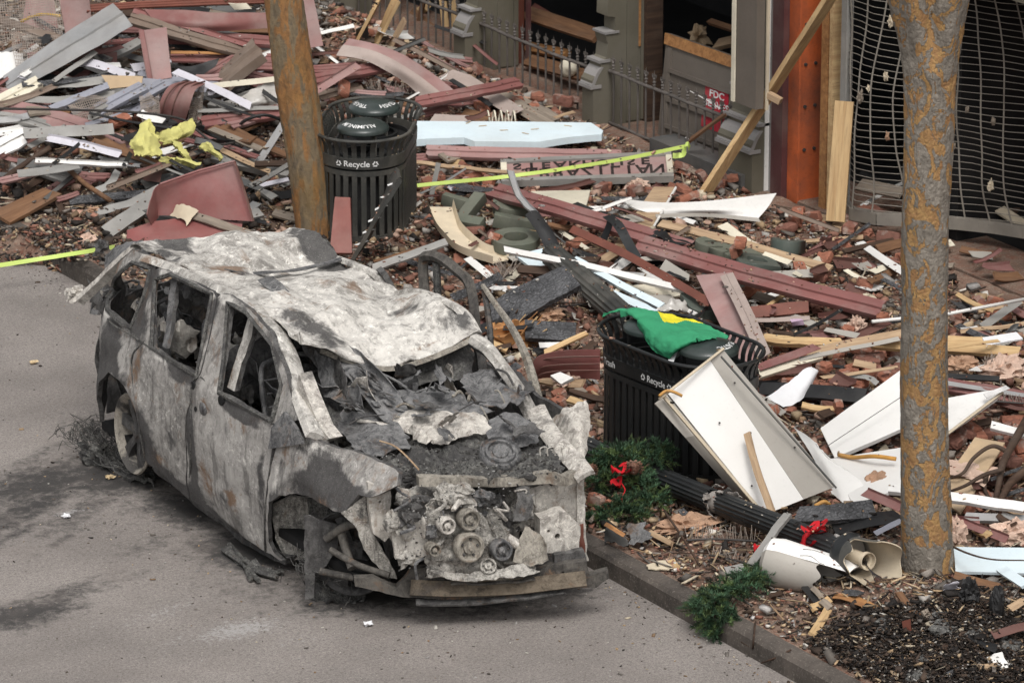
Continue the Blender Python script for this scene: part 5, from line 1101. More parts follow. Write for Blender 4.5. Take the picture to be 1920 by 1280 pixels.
for k in range(5): MB().tube(spline([C_+TD*.1+_R*.02*k, C_+TD*.25+Vector((0, 0, -.05)), C_+TD*(.35+.03*k)+Vector((.02*k, -.03, -.17)), C_+TD*(.3+.06*k)+_R*(.1-.04*k)+Vector((0, 0, -.22))], 5), .003, 5).mk('loose_wire', 'wiredark', LP)
# second length of fluted column lying behind
fp = empty('fluted_column_piece', P(1115, 548, .1), 'length of black fluted column lying behind the green flag', 'column piece')
fluted(P(1035, 478, .22), P(1190, 612, .16), .10, 16, 8, .04, .04, fp, 'black_dusty')
# ribbon round the post, second bow on the ground
def ribbon(name, label, c, s, par=None, n=9, cat='ribbon'):
    mb = MB()
    for k in range(n):
        a = random.uniform(0, 6.3); d = Vector((math.cos(a), math.sin(a), random.uniform(-.1, .8)))*s; e = d.cross(Vector((0, 0, 1))).normalized()*s*.35
        q = [c, c+d*.5+e*.3, c+d+Vector((0, 0, s*.2)), c+d*.7-e]
        sp2 = spline(q, 3); V = []
        for p in sp2: V += [p-e*.5, p+e*.5+Vector((0, 0, s*.1))]
        mb.add(V, [(2*i, 2*i+1, 2*i+3, 2*i+2) for i in range(len(sp2)-1)])
    o = mb.mk(name, 'red_cloth', par, smooth=True)
    return tag(o, label, cat) if label else o
rp = B_.lerp(C_, .76); rb = empty('red_ribbon', rp, 'red ribbon tied round the fallen fluted post', 'ribbon')
MB().tube([rp+TD*(.02*math.sin(k*2))+(X0*math.cos(k*.6283)+TD.cross(X0)*math.sin(k*.6283))*.088 for k in range(10)], .018, 6, closed=True).mk('band', 'red_cloth', rb, smooth=True)
ribbon('loop', None, rp+Vector((-.03, -.03, .07)), .09, rb); ribbon('tail', None, rp+Vector((-.07, -.05, -.02)), .07, rb, 5)
ribbon('red_bow', 'crumpled red bow beside the white lamp shade', P(1432, 1040, .08), .07, None, 8, 'bow')
# cracked white lamp globe next to the base
gc0, gc1 = PZ(1448, 1052, .30), PZ(1600, 1092, .22); gt = (gc1-gc0).normalized(); Lg = (gc1-gc0).length
gl_ = empty('lamp_cover', PZ(1510, 1100, .14), 'cracked white tapered lamp shade lying beside the fallen post', 'lamp shade')
parlathe([(.10, -.06), (.15, -.03), (.165, .05), (.155, .2), (.145, Lg*.7), (.13, Lg)], gc0, gt, -2.3, .72, 40, .006, .10, 'shell', ['white_panel', 'panel_grey'], gl_, 5)
parlathe([(.10, -.06), (.148, -.03), (.163, .05), (.153, .2), (.145, Lg*.45), (.14, Lg*.62)], gc0, gt, .66, 2.6, 40, .006, .16, 'lower_shell', ['panel_grey', 'door_grey'], gl_, 9)
for k in range(4):
    a = -.9+k*.5; V = []; A = gt; X = (Vector((0, 0, 1))-A*A.z).normalized(); Y = A.cross(X); pts = [gc0+A*(Lg*.35+q*.07)+(X*math.cos(a+.12*math.sin(q*2+k))+Y*math.sin(a+.12*math.sin(q*2+k)))*(.156-.01*q*.5) for q in range(5)]
    MB().tube(spline(pts, 3), .003, 4).mk('crack', 'wiredark', gl_)

# ------------------------------------------------------------------ cladding panels, flat sheets and boards
def Q(n, l, c, quad, mat, t=.006, crumple=.008, jag=0, cs=4, res=6, **k):
    a, b, c2, d = quad; return sheet(n, l, [[a, b], [d, c2]], mat, t, crumple, cs, res, jag, cat=c, **k)
def lerp3(a, b, f): return tuple(a[i]+(b[i]-a[i])*f for i in range(3))
TL, TR, BR2, BL = (1252, 737, .80), (1356, 655, 1.04), (1566, 912, .12), (1434, 964, .05)
pn = empty('white_cladding_sheet', P(1500, 940, 0), 'white cladding panel with grey borders leaning on the flagged bin', 'panel')
m1, m2 = lerp3(TL, TR, .76), lerp3(BL, BR2, .55)
Q('face', None, None, [TL, m1, m2, BL], 'white_panel', .03, .002, parent=pn); Q('side_strip', None, None, [lerp3(m1, TR, .015), TR, BR2, lerp3(m2, BR2, .01)], 'panel_grey', .03, .002, parent=pn)
Q('edge_return', None, None, [(1228, 756, .76), (1250, 739, .795), (1431, 964, .045), (1398, 948, .03)], 'panel_grey', .012, .002, parent=pn)
q = lambda px, py, h: P(px, py, h)
MB().tube([q(*lerp3((1243, 741, .815), (1434, 966, .06), f)) for f in np.linspace(0, 1, 12)], .014, 5).mk('foam_edge', 'plaster', pn); MB().tube([q(*lerp3((1236, 748, .81), (1357, 653, 1.05), f)) for f in np.linspace(0, 1, 12)], .010, 5).mk('foam_edge', 'plaster', pn)
MB().tube(spline([q(1236, 742, .84), q(1248, 733, .86), q(1262, 734, .86), q(1279, 742, .83)], 4), .011, 7).mk('sealant_bead', 'orange_foam', pn, smooth=True)
MB().tube(spline([q(1528, 948, .1), q(1545, 940, .12), q(1556, 946, .08)], 4), .014, 7).mk('sealant_bead', 'orange_foam', pn, smooth=True)
MB().tube([q(1352, 668, 1.05), q(1568, 914, .13)], .008, 5).mk('dark_edge', 'grey_dark', pn)
for f1, f2 in ((.3, .35), (.55, .5), (.1, .8), (.9, .7), (.82, .2)):
    MB().lathe([(0, .003), (.007, .002), (.008, 0)], q(*lerp3(lerp3(TL, TR, f1), lerp3(BL, BR2, f1), f2))+Vector((-.01, -.01, .015)), (-.4, -.6, .7), 8).mk('screw', 'wiredark', pn)
strip('wood_batten', 'split grey batten lying on the leaning white panel', [(1400, 812, .56), (1418, 880, .36), (1448, 962, .13)], pw=13, mat='wood_tan', t=.02, roll=40, jag=.05, cat='batten')
Q('white_cladding_sheet', 'white cladding panel with a seam lying behind the mottled tree', 'panel', [(1538, 802, .14), (1702, 684, .42), (1790, 760, .25), (1565, 858, .06)], 'white_panel', .03, .004)
MB().tube([P(1548, 838, .125), P(1700, 737, .36)], .003, 4).mk('seam', 'wiredark', bpy.data.objects['white_cladding_sheet.001'])
Q('white_cladding_sheet', 'flat white panel on the rubble below the seamed one', 'panel', [(1556, 860, .10), (1740, 830, .2), (1720, 905, .12), (1600, 945, .05)], 'white_panel', .02, .006)
sheet('white_cladding_sheet', 'curled white sheet between the leaning panel and its neighbour', [[(1488, 800, .1), (1520, 822, .14), (1552, 858, .14)], [(1520, 850, .10), (1560, 880, .12), (1612, 900, .10)], [(1560, 925, .03), (1590, 945, .03), (1630, 935, .04)]], 'white_panel', .008, .01, 4, 7, .01, cat='panel')
Q('white_cladding_sheet', 'white panel with a tan edge, right of the mottled tree', 'panel', [(1760, 748, .28), (1882, 727, .36), (1868, 748, .32), (1762, 822, .18)], 'white', .02, .006)
MB().tube([P(1770, 818, .2), P(1880, 735, .36)], .012, 5).mk('foam_edge', 'plaster', bpy.data.objects['white_cladding_sheet.004'])
tag(MB().tube(spline([P(1572, 852, .13), P(1600, 857, .14), P(1640, 855, .2), P(1680, 860, .2)], 4), .015, 6).mk('sealant_strip', 'orange_foam', smooth=True), 'strip of orange sealant on the white panels behind the tree', 'sealant')
# ------------------------------------------------------------------ debris, piece by piece
def S(n, l, c, pw, mat, *path, **k):
    k.setdefault('prof', 'flat'); k.setdefault('roll', 28); k.setdefault('twist', random.uniform(-16, 16)); k.setdefault('jag', .018); k.setdefault('wob', .012); pts = [tuple(path[i:i+3]) for i in range(0, len(path), 3)]
    return strip(n, l, pts, pw=pw, mat=mat, cat=c, **k)
CS, ST, PLK, SH = 'metal strip', 'metal strip', 'plank', 'sheet'
# --- heap at upper left
Q('cladding_sheet', 'faded maroon panel standing upright at the top left, by the wire mesh', SH, [(110, -5, .55), (167, -5, .6), (172, 64, .3), (124, 70, .28)], 'maroon_pale', .004, .012)
Q('cladding_sheet', 'pinkish panel seen through the wire mesh in the top left corner', SH, [(48, -5, .42), (100, -5, .45), (108, 58, .2), (40, 55, .2)], 'maroon_pale', .004, .012)
S('cladding_strip', 'long dark red strip running along the top edge of the heap', CS, 13, 'redbrown', 165, 14, .5, 330, 4, .5, 500, -2, .45, prof='rib')
sheet('cladding_sheet', 'wide creased maroon panel left of the leaning trunk, near the top', [[(270, 16, .5), (340, 18, .52), (410, 24, .52), (512, 24, .5)], [(286, 36, .45), (345, 40, .47), (405, 46, .46), (512, 38, .45)], [(300, 48, .4), (350, 56, .4), (400, 60, .38), (514, 52, .4)]], 'maroon', .004, .012, 3, 6, cat=SH)
S('cladding_strip', 'long brownish ribbed strip sloping down from the big grey sheet', CS, 22, 'brown_metal', 242, 30, .45, 350, 66, .42, 465, 98, .36, prof='rib2')
S('cladding_strip', 'thin maroon edge strip beside the brownish ribbed one', CS, 9, 'maroon', 250, 20, .47, 470, 86, .4, prof='L')
Q('cladding_sheet', 'pink maroon panel propped upright in the middle of the left heap', SH, [(260, 58, .56), (312, 51, .6), (322, 146, .24), (276, 153, .22)], 'maroon_pale', .004, .008)
S('cladding_strip', 'narrow rib on the edge of the propped pink panel', CS, 10, 'maroon', 265, 56, .58, 283, 152, .24, prof='L')
S('cladding_trough', 'brown folded trough pointing up to the right by the leaning trunk', CS, 34, 'brown_metal', 398, 160, .2, 440, 122, .38, 482, 86, .55, prof='rib2', roll=10)
S('cladding_strip', 'maroon strip tucked behind the brown folded trough', CS, 18, 'maroon', 368, 150, .18, 440, 108, .34, prof='rib')
sheet('cladding_arch', 'maroon ribbed panel bent over into an arch above the yellow foam', [[(292, 232, .12), (300, 190, .34), (318, 160, .46), (345, 152, .44)], [(310, 230, .14), (320, 190, .36), (336, 162, .47), (360, 153, .45)], [(334, 232, .16), (345, 195, .38), (356, 166, .48), (376, 154, .46)], [(345, 233, .17), (356, 198, .38), (366, 170, .48), (384, 157, .45)]], 'maroon', .004, .004, 3, 7, cat=SH)
for a_, b_, c_ in ((301, 309, 328), (318, 328, 343), (336, 346, 360)):
    MB().tube(spline([P(a_, 231, .145), P(b_, 190, .372), P(c_, 162, .482), P(c_+24, 153, .46)], 5), .008, 5).mk('pressed_rib', 'maroon_dark', bpy.data.objects['cladding_arch'], smooth=True)
Q('cladding_sheet', 'small square of ribbed red panel under the big grey sheet', SH, [(176, 100, .3), (219, 98, .32), (220, 119, .22), (178, 121, .2)], 'maroon', .004, .006)
S('metal_sheet', 'big grey sheet metal blade sloping across the left heap', SH, 34, 'galv', 14, 160, .22, 90, 112, .4, 170, 64, .55, 232, 26, .68, prof='seam', roll=22, taper=1.9)
S('white_strip', 'white bowed strip under the grey sheet metal blade', ST, 15, 'lavender', 146, 120, .30, 170, 118, .36, 210, 130, .34, 250, 145, .26, roll=35)
S('white_strip', 'short white strip end beside the bowed white one', ST, 8, 'white', 190, 122, .28, 226, 122, .26)
Q('cardboard', 'piece of tan cardboard lying on the left heap', 'cardboard', [(190, 141, .36), (268, 143, .36), (265, 160, .32), (206, 167, .28)], 'cardboard', .008, .006)
S('metal_strip', 'flat grey brown strip left of the tan cardboard', ST, 13, 'grey_metal', 72, 160, .27, 130, 158, .28, 198, 150, .30)
S('metal_strip', 'slim blue grey rail left of the two corrugated pieces', ST, 11, 'bluegrey', 98, 202, .26, 150, 180, .32, 202, 160, .36, prof='chan')
S('corrugated_strip', 'left of the two blue grey corrugated pieces on the heap', ST, 24, 'bluegrey', 182, 206, .26, 268, 160, .40, prof='rib2')
S('corrugated_strip', 'right of the two blue grey corrugated pieces on the heap', ST, 20, 'bluegrey', 224, 200, .26, 308, 155, .42, prof='rib2')
S('white_strip', 'long pale lilac strip crossing in front of the brown trough', ST, 13, 'lavender', 328, 133, .40, 400, 164, .40, 468, 198, .30)
S('metal_strip', 'pale strip crossing the lilac one towards the leaning trunk', ST, 10, 'cream', 392, 162, .38, 518, 148, .36)
sheet('plastic_film', 'crumpled sheet of clear plastic beside the leaning trunk', [[(440, 188, .24), (480, 162, .32), (516, 150, .34)], [(450, 200, .2), (490, 188, .26), (522, 180, .24)], [(468, 208, .14), (500, 200, .18), (526, 196, .16)]], 'plastic_clear', .003, .03, 6, 8, .02, cat='plastic sheet')
S('cladding_strip', 'maroon ribbed strip ending at the leaning trunk, above the black arch', CS, 24, 'maroon', 378, 228, .2, 530, 206, .24, prof='rib2')
S('metal_strip', 'pale frayed strip lying along the top of that maroon strip', ST, 7, 'grey_metal', 368, 208, .26, 525, 202, .26, jag=.06)
S('cladding_strip', 'faded maroon strip sloping from the left edge toward the yellow foam', CS, 30, 'maroon_pale', -5, 194, .22, 90, 218, .24, 190, 248, .2, prof='seam')
S('cladding_strip', 'faded maroon strip continuing under the yellow foam', CS, 22, 'maroon_pale', 180, 250, .16, 310, 288, .1)
S('grey_board', 'grey board lying level over the white boards at left', PLK, 20, 'grey_metal', 45, 250, .34, 130, 246, .34, 213, 241, .32, roll=45)
S('white_strip', 'white strip with a thin edge below the grey board', ST, 12, 'lavender', 90, 260, .30, 160, 274, .28, 224, 291, .24, prof='L')
tag(MB().tube(spline([P(-5, 204, .34), P(120, 206, .38), P(240, 210, .38), P(335, 222, .36), P(370, 245, .34), P(405, 270, .26), P(440, 268, .24)], 6), .011, 6).mk('black_cable', 'wiredark', smooth=True), 'long black cable winding across the left heap', 'cable')
S('tray_strip', 'long thin white topped black tray above the brown stick', ST, 9, 'white', 66, 302, .26, 150, 306, .28, 238, 310, .28, prof='trough', roll=35, t=.012)
S('tray_strip', 'short turned up end of the thin black tray', ST, 9, 'black_plastic', 232, 312, .28, 246, 286, .32)
S('corrugated_strip', 'grey corrugated scrap under the thin black tray', ST, 26, 'grey_metal', 78, 314, .16, 128, 332, .12, prof='rib2')
tag(MB().tube(spline([P(122, 312, .2), P(160, 345, .14), P(190, 365, .12), P(212, 380, .05)], 4), .022, 7).mk('wood_pole', 'wood_brown', smooth=True), 'brown round stick slanting down below the tray', 'stick')
tag(MB().tube(spline([P(-6, 346, .14), P(40, 312, .2), P(94, 277, .28)], 4), .026, 7).mk('wood_pole', 'wood_dark', smooth=True), 'dark round pole rising from the left edge', 'pole')
S('curved_lath', 'curved grey slat below the tray, right of the brown stick', PLK, 13, 'grey_metal', 176, 360, .08, 205, 345, .12, 222, 318, .2)
S('wood_plank', 'brown plank lying flat at the left edge of the heap', PLK, 30, 'wood_brown', 2, 407, .06, 98, 358, .12, roll=12, t=.03, jag=.02)
S('wood_plank', 'short brown stub of wood beside the flat brown plank', PLK, 11, 'wood_dark', 101, 358, .1, 116, 396, .04, t=.03)
S('bent_strip', 'bent grey strip left of the curled red panel', PLK, 14, 'grey_metal', 184, 399, .05, 215, 388, .08, 250, 378, .1, 302, 350, .16)
S('metal_channel', 'grey channel pointing up at the curled red panel', ST, 26, 'grey_metal', 200, 434, .05, 250, 400, .12, 298, 366, .18, prof='chan')
sheet('red_metal_sheet', 'large smooth red panel curled at its left edge, behind the van roof', [[(276, 402, .24), (284, 372, .34), (300, 345, .42), (372, 320, .5), (440, 303, .56)], [(280, 412, .18), (292, 395, .22), (304, 380, .26), (380, 366, .32), (458, 360, .34)], [(286, 424, .1), (296, 410, .14), (306, 404, .16), (388, 410, .14), (474, 415, .12)]], 'red_metal', .006, .004, 3, 7, cat='panel')
MB().tube([P(300, 345, .435), P(372, 320, .515), P(440, 302, .575)], .010, 5).mk('folded_edge', 'red_metal', bpy.data.objects['red_metal_sheet']); MB().tube([P(440, 303, .575), P(459, 360, .36), P(475, 415, .14)], .010, 5).mk('folded_edge', 'maroon_dark', bpy.data.objects['red_metal_sheet'])
sheet('red_metal_sheet', 'red panel scrap lying flat between the curled panel and van roof', [[(236, 432, .1), (300, 412, .14), (380, 410, .14), (455, 415, .1)], [(240, 450, .06), (300, 452, .05), (380, 452, .05), (450, 448, .05)]], 'red_metal', .006, .012, 3, 6, .01, cat='panel')
S('split_board', 'split grey board lying over the flat red scrap', PLK, 14, 'wood_grey', 328, 390, .2, 360, 402, .18, 455, 433, .1, jag=.06, t=.015)
sheet('torn_scrap', 'torn yellowish scrap caught on the split grey board', [[(330, 384, .24), (352, 384, .26), (372, 394, .22)], [(318, 404, .16), (345, 412, .16), (350, 424, .12)]], 'plaster', .004, .015, 9, 6, .008, cat='scrap')
S('charred_plank', 'flat charred plank left of the curled red panel', PLK, 14, 'charcoal', 128, 376, .06, 290, 360, .1, t=.03)
Q('cladding_sheet', 'dark maroon square of metal under the yellow foam', SH, [(258, 322, .14), (304, 322, .18), (300, 342, .1), (262, 338, .08)], 'maroon_dark', .004, .01)
S('wood_strip', 'weathered wood strip right of the yellow foam', PLK, 10, 'wood_grey', 396, 240, .26, 490, 280, .2, t=.02)
S('metal_channel', 'wide grey channel running under the leaning trunk', ST, 24, 'grey_metal', 402, 286, .16, 545, 322, .1, prof='chan')
S('wood_strip', 'second weathered strip below the first, right of the foam', PLK, 9, 'wood_tan', 396, 272, .2, 506, 322, .12)
S('metal_channel', 'short steep grey channel against the leaning trunk', ST, 13, 'galv', 484, 306, .14, 531, 232, .34, prof='chan')
sheet('black_sheet', 'wavy sheet of black plastic right of the yellow foam', [[(374, 256, .28), (400, 262, .26), (440, 264, .24)], [(382, 268, .22), (408, 276, .18), (440, 272, .2)]], 'black_plastic', .006, .02, 5, 6, .01, cat='plastic sheet')
sheet('black_sheet', 'dark folded sheet between the propped pink panel and trough', [[(322, 118, .36), (350, 126, .32), (415, 108, .4)], [(330, 130, .3), (366, 142, .26), (400, 128, .32)]], 'black_plastic', .006, .02, 5, 6, .01, cat='plastic sheet')
tag(MB().tube(spline([P(440, 246, .1), P(460, 226, .26), P(495, 216, .32), P(528, 226, .24), P(535, 240, .12)], 6), .014, 6).mk('black_hoop', 'black_plastic', smooth=True), 'thin black plastic hoop beside the leaning trunk', 'hoop')
Q('white_sheet', 'crumpled white sheet at the left edge above the cream channel', SH, [(-5, 98, .26), (46, 100, .3), (62, 130, .2), (-5, 148, .14)], 'white', .006, .02, .02)
S('white_strip', 'flat white strip tip poking out beside the crumpled white sheet', ST, 12, 'white', 50, 126, .26, 84, 116, .3)
S('metal_channel', 'cream ribbed channel ending at the left edge', ST, 26, 'cream', -4, 192, .24, 72, 152, .34, prof='rib2')
S('metal_channel', 'pale grey channel on the left edge below the black cable', ST, 18, 'grey_metal', -5, 217, .22, 60, 226, .22, 110, 244, .18, prof='rib2')
S('white_board', 'thick white board at the left edge of the heap', PLK, 24, 'white', -5, 284, .2, 44, 258, .26, t=.02)
S('white_board', 'thinner white board below the thick white one', PLK, 12, 'white', -5, 268, .26, 45, 244, .3)
S('metal_strip', 'pale strip behind the slim blue grey rail', ST, 12, 'grey_metal', 22, 186, .25, 110, 186, .26, 218, 176, .28)
S('metal_strip', 'slim grey bar rising toward the bowed white strip', ST, 9, 'grey_metal', 100, 152, .32, 180, 97, .44)
S('metal_strip', 'grey brown bar below the mesh at upper left', ST, 13, 'brown_metal', -4, 34, .42, 60, 56, .42, 140, 82, .38, prof='chan')
tag(MB().tube(spline([P(38, 42, .4), P(60, 32, .44), P(85, 27, .46), P(113, 31, .44)], 5), .014, 7).mk('yellow_cable', 'yellow_cable', smooth=True), 'yellow cable caught in the wire mesh', 'cable')
Q('black_scrap', 'torn black scrap below the upright maroon panel', 'scrap', [(70, 74, .42), (88, 64, .46), (102, 70, .44), (84, 84, .38)], 'black_plastic', .006, .03, .03)
S('cladding_strip', 'ribbed maroon strip behind the leaning trunk, upper row', CS, 22, 'maroon', 315, 66, .34, 510, 76, .34, prof='rib2')
S('cladding_strip', 'ribbed maroon strip left of the trunk, lower row', CS, 16, 'maroon', 320, 108, .28, 512, 110, .28, prof='rib')
S('wood_batten', 'thin tan batten between the two rows of maroon strips', PLK, 5, 'wood_orange', 320, 98, .34, 440, 101, .32)
S('cladding_strip', 'red strip meeting the leaning trunk beside the brown trough', CS, 18, 'maroon', 468, 120, .3, 530, 122, .3, prof='rib')
Q('cladding_sheet', 'tall pink panel just right of the leaning trunk at the top', SH, [(562, -5, .62), (588, -5, .62), (606, 86, .28), (572, 92, .28)], 'maroon_pale', .004, .008)
Q('white_box_lid', 'small white box like panel at the top, left of the trunk', 'panel', [(430, 8, .5), (462, 6, .5), (472, 17, .46), (440, 19, .44)], 'cream', .03, .004)
S('cladding_strip', 'maroon strip right of the trunk, upper of the crossing pair', CS, 15, 'maroon', 574, 130, .28, 676, 122, .28, prof='rib')
S('cladding_strip', 'maroon strip right of the trunk, lower of the crossing pair', CS, 20, 'maroon', 576, 150, .26, 722, 122, .3, prof='rib2')
S('cladding_strip', 'pale pink strip lying diagonally over the crossing pair', CS, 14, 'maroon_pale', 586, 175, .28, 672, 122, .38, prof='L')
S('cladding_strip', 'dark strip below the crossing maroon pair', CS, 12, 'brown_metal', 586, 178, .18, 640, 168, .18)
# yellow foam
def foam(label, rows): return sheet('yellow_foam', label, rows, 'yellowfoam', .03, .035, 9, 8, .02, cat='foam')
foam('largest torn lump of yellow insulation foam on the left heap', [[(262, 238, .48), (276, 222, .54), (290, 236, .5)], [(242, 268, .40), (272, 258, .46), (300, 262, .42)], [(248, 290, .32), (278, 292, .34), (306, 290, .32)]])
foam('flat slab of yellow insulation foam right of the largest lump', [[(292, 250, .44), (330, 234, .48), (362, 222, .48)], [(300, 264, .38), (336, 256, .40), (364, 240, .42)], [(312, 272, .34), (330, 268, .34), (350, 258, .36)]])
foam('thin strip of yellow foam hanging down from the slab', [[(322, 266, .36), (334, 266, .36)], [(338, 285, .3), (350, 284, .3)], [(352, 305, .22), (362, 302, .22)]])
foam('long thin piece of yellow foam along the lower edge', [[(300, 294, .3), (335, 300, .28), (372, 310, .24)], [(302, 304, .26), (335, 312, .22), (362, 318, .18)]])
foam('small stray piece of yellow foam near the weathered strips', [[(376, 270, .3), (388, 276, .28), (410, 298, .2)], [(376, 278, .27), (392, 288, .22), (412, 304, .17)]])
# wire mesh
def wiremesh(label, quad, nx, ny, r=.0028):
    root = empty('wire_mesh', P(*quad[3]), label, 'wire mesh'); c = [P(*p) for p in quad]; sd = random.uniform(0, 9)
    f = lambda u, v: c[0].lerp(c[1], u).lerp(c[3].lerp(c[2], u), v)+Vector((0, 0, .05*noise.noise((u*3+sd, v*3, 1))))
    for k in range(nx): MB().tube([f(k/(nx-1)+.01*math.sin(v*9+k), v) for v in np.linspace(0, 1, 9)], r, 3, caps=False).mk('wire', 'wire', root)
    for k in range(ny): MB().tube([f(u, k/(ny-1)) for u in np.linspace(0, 1, 9)], r, 3, caps=False).mk('wire', 'wire', root)
wiremesh('bent wire mesh over the panels in the top left corner', [(-5, -5, .62), (112, -5, .66), (118, 62, .4), (-5, 80, .36)], 34, 18)
wiremesh('wire mesh lying under the grey sheet metal blade', [(20, 62, .4), (110, 68, .44), (118, 118, .28), (30, 125, .24)], 26, 14)
wiremesh('strip of wire mesh below the two corrugated pieces', [(120, 186, .3), (200, 180, .34), (215, 226, .2), (150, 236, .16)], 22, 14)
wiremesh('wire mesh left of the bent maroon arch', [(262, 182, .34), (298, 178, .38), (300, 222, .24), (268, 236, .2)], 16, 14)
wiremesh('fine wire mesh hanging right of the bent maroon arch', [(372, 162, .42), (384, 158, .42), (376, 226, .2), (348, 228, .2)], 10, 22)
# --- behind and right of the first bin
sheet('curved_cladding_sheet', 'large bowed panel with grey and maroon bands behind the first bin', [[(655, 72, .42), (700, 82, .46), (750, 100, .42), (800, 130, .3), (850, 168, .16)], [(640, 88, .38), (690, 98, .42), (740, 120, .38), (785, 150, .26), (825, 182, .12)], [(630, 104, .34), (680, 112, .36), (722, 132, .32), (765, 160, .2), (795, 190, .08)]], ['maroon_pale', 'grey_pink'], .006, .006, 3, 7, cat='panel', face=lambda a, b: 0 if a < .36 else 1)
S('wood_lath', 'leftmost of the leaning raw timbers by the far railing', PLK, 13, 'wood_raw', 668, 76, .06, 708, -2, .5, roll=10, t=.03)
S('wood_lath', 'middle leaning raw timber by the far railing', PLK, 10, 'wood_raw', 700, 82, .06, 742, -2, .5, roll=10, t=.03)
S('wood_lath', 'short thin timber leaning on the far railing', PLK, 7, 'wood_tan', 728, 88, .05, 758, 34, .34, roll=10, t=.02)
S('white_strip', 'thin white strip left of the leaning raw timbers', ST, 7, 'white', 600, 62, .2, 664, 48, .24)
Q('dark_scrap', 'dark curved scrap at the foot of the leaning raw timbers', 'scrap', [(670, 52, .26), (690, 46, .3), (692, 74, .12), (668, 72, .12)], 'grey_dark', .006, .02, .02)
S('cladding_strip', 'red ribbed strip from the first bin toward the middle railing', CS, 20, 'maroon', 780, 190, .26, 880, 172, .3, 975, 152, .3, prof='rib2')
S('cladding_strip', 'pale narrow strip right behind the rim of the first bin', CS, 10, 'maroon_pale', 794, 198, .18, 874, 186, .2)
S('cladding_strip', 'short maroon strip end beside the rim of the first bin', CS, 14, 'maroon', 794, 212, .12, 840, 200, .14, prof='rib')
S('metal_strip', 'long grey brown strip sloping toward the second railing, left one', ST, 26, 'grey_pink', 832, 138, .14, 880, 155, .16, 970, 212, .1, roll=12)
S('metal_strip', 'grey brown strip beside the coil, sloping to the second railing', ST, 24, 'wood_grey', 905, 168, .1, 960, 190, .1, 1035, 240, .06, roll=10)
S('wood_plank', 'weathered plank behind the white coil, nearest the railing', PLK, 18, 'wood_grey', 960, 180, .08, 1010, 205, .08, 1046, 226, .05, roll=8)
S('wood_batten', 'thin batten lying at the foot of the second pier', PLK, 5, 'wood_tan', 1040, 220, .1, 1080, 208, .1)
Q('grey_sheet', 'grey panel scrap lying just behind the pale blue foam board', SH, [(815, 214, .16), (880, 216, .16), (885, 232, .1), (802, 232, .1)], 'grey_pink', .006, .008)
S('brown_board', 'brown board scrap left of the white coil', PLK, 20, 'wood_brown', 868, 212, .1, 916, 222, .08, t=.03)
hp = [P(912+0, 222, .14)+_R*(.25*k/60)+Vector((0, 0, .065*math.sin(k*.47)))+_F0*.065*math.cos(k*.47) for k in range(62)]
tag(MB().tube(hp, .008, 6).mk('coil', 'cream', smooth=True), 'white coiled tube lying on the rubble', 'coil')
fbp = [(782, 231), (960, 232), (1108, 234), (1131, 249), (1128, 256), (1108, 257), (1060, 262), (1012, 270), (890, 269), (870, 262), (800, 264), (780, 266)]
mb = MB(); mb.prism([P(x, y-4, .17) for x, y in fbp], (0, 0, -.06)); tag(mb.mk('foam_board', 'foamblue', auto=30), 'long pale blue white foam board lying behind the first bin', 'foam board')
for (x, y) in ((878, 234), (905, 240), (945, 248), (985, 254), (1065, 240), (1003, 246)):
    a = random.uniform(0, 3.1); p = P(x, y-4, .176); MB().box(p, (.07, .006, .004), Matrix.Rotation(a, 3, 'Z')).mk('straw', 'wood_raw', bpy.data.objects['foam_board'])
S('cladding_strip', 'pale maroon ribbed strip lying below the pale blue foam board', CS, 22, 'maroon_pale', 800, 282, .14, 985, 287, .14, 1165, 290, .12, prof='rib2')
S('cladding_strip', 'short maroon strip right beside the first bin, below the foam board', CS, 14, 'maroon', 780, 296, .08, 830, 290, .1, prof='rib')
S('wood_batten', 'long thin batten running to the cut out letter sign', PLK, 6, 'wood_tan', 782, 304, .12, 880, 315, .14, 985, 325, .2, t=.015)
S('metal_strip', 'thin grey strip standing on end beside the yellow tape', ST, 9, 'grey_metal', 822, 304, .34, 808, 372, .06, roll=0)
# sign with cut-out letters, seen from behind
sg = [(938, 302, .17), (1258, 286, .17), (1263, 330, .10), (940, 340, .10)]
sgn = empty('shop_sign', P(*sg[3]), 'fallen sign with cut out letters reading upside down beside the tape', 'sign')
c4 = [P(*p) for p in sg]; nb = ((c4[1]-c4[0]).cross(c4[3]-c4[0])).normalized(); nb = nb if nb.z > 0 else -nb
sf = lambda u, v, h=0: c4[0].lerp(c4[1], u).lerp(c4[3].lerp(c4[2], u), v)+nb*h
mb = MB(); mb.prism([sf(0, 0), sf(1, 0), sf(1, 1), sf(0, 1)], nb*-.05); mb.mk('face', 'maroon_pale', sgn)
for (u0, v0, u1, v1, nm) in ((0, 0, 1, .16, 'frame_bar'), (0, .93, 1, 1.08, 'frame_bar'), (0, .16, .035, .93, 'frame_end'), (.965, .16, 1, .93, 'frame_end')):
    mb = MB(); mb.prism([sf(u0, v0, .018), sf(u1, v0, .018), sf(u1, v1, .018), sf(u0, v1, .018)], nb*-.06); mb.mk(nm, 'cream' if nm == 'frame_end' else 'grey_metal', sgn)
LW = (c4[1]-c4[0]).length; LH = (c4[3]-c4[0]).length
for txt, u0, v0, sz, sx in (('STEAKHOUSE', .47, .31, .16, 1.02), ('BRAZILIAN', .58, .68, .24, .78), ('the', .16, .58, .15, .9)):
    for k, ch in enumerate(txt):
        V, F = text_tris(ch, sz, .004); pitch = {'STEAKHOUSE': .083, 'BRAZILIAN': .082, 'the': .03}[txt]; uc = u0+(k-(len(txt)-1)/2)*pitch
        if txt == 'the': vs = .5
        mk('cut_letter', [sf(uc+v.x*sx/LW, v0+v.y/LH*1.05, .004) for v in V], F, 'text_black', sgn)
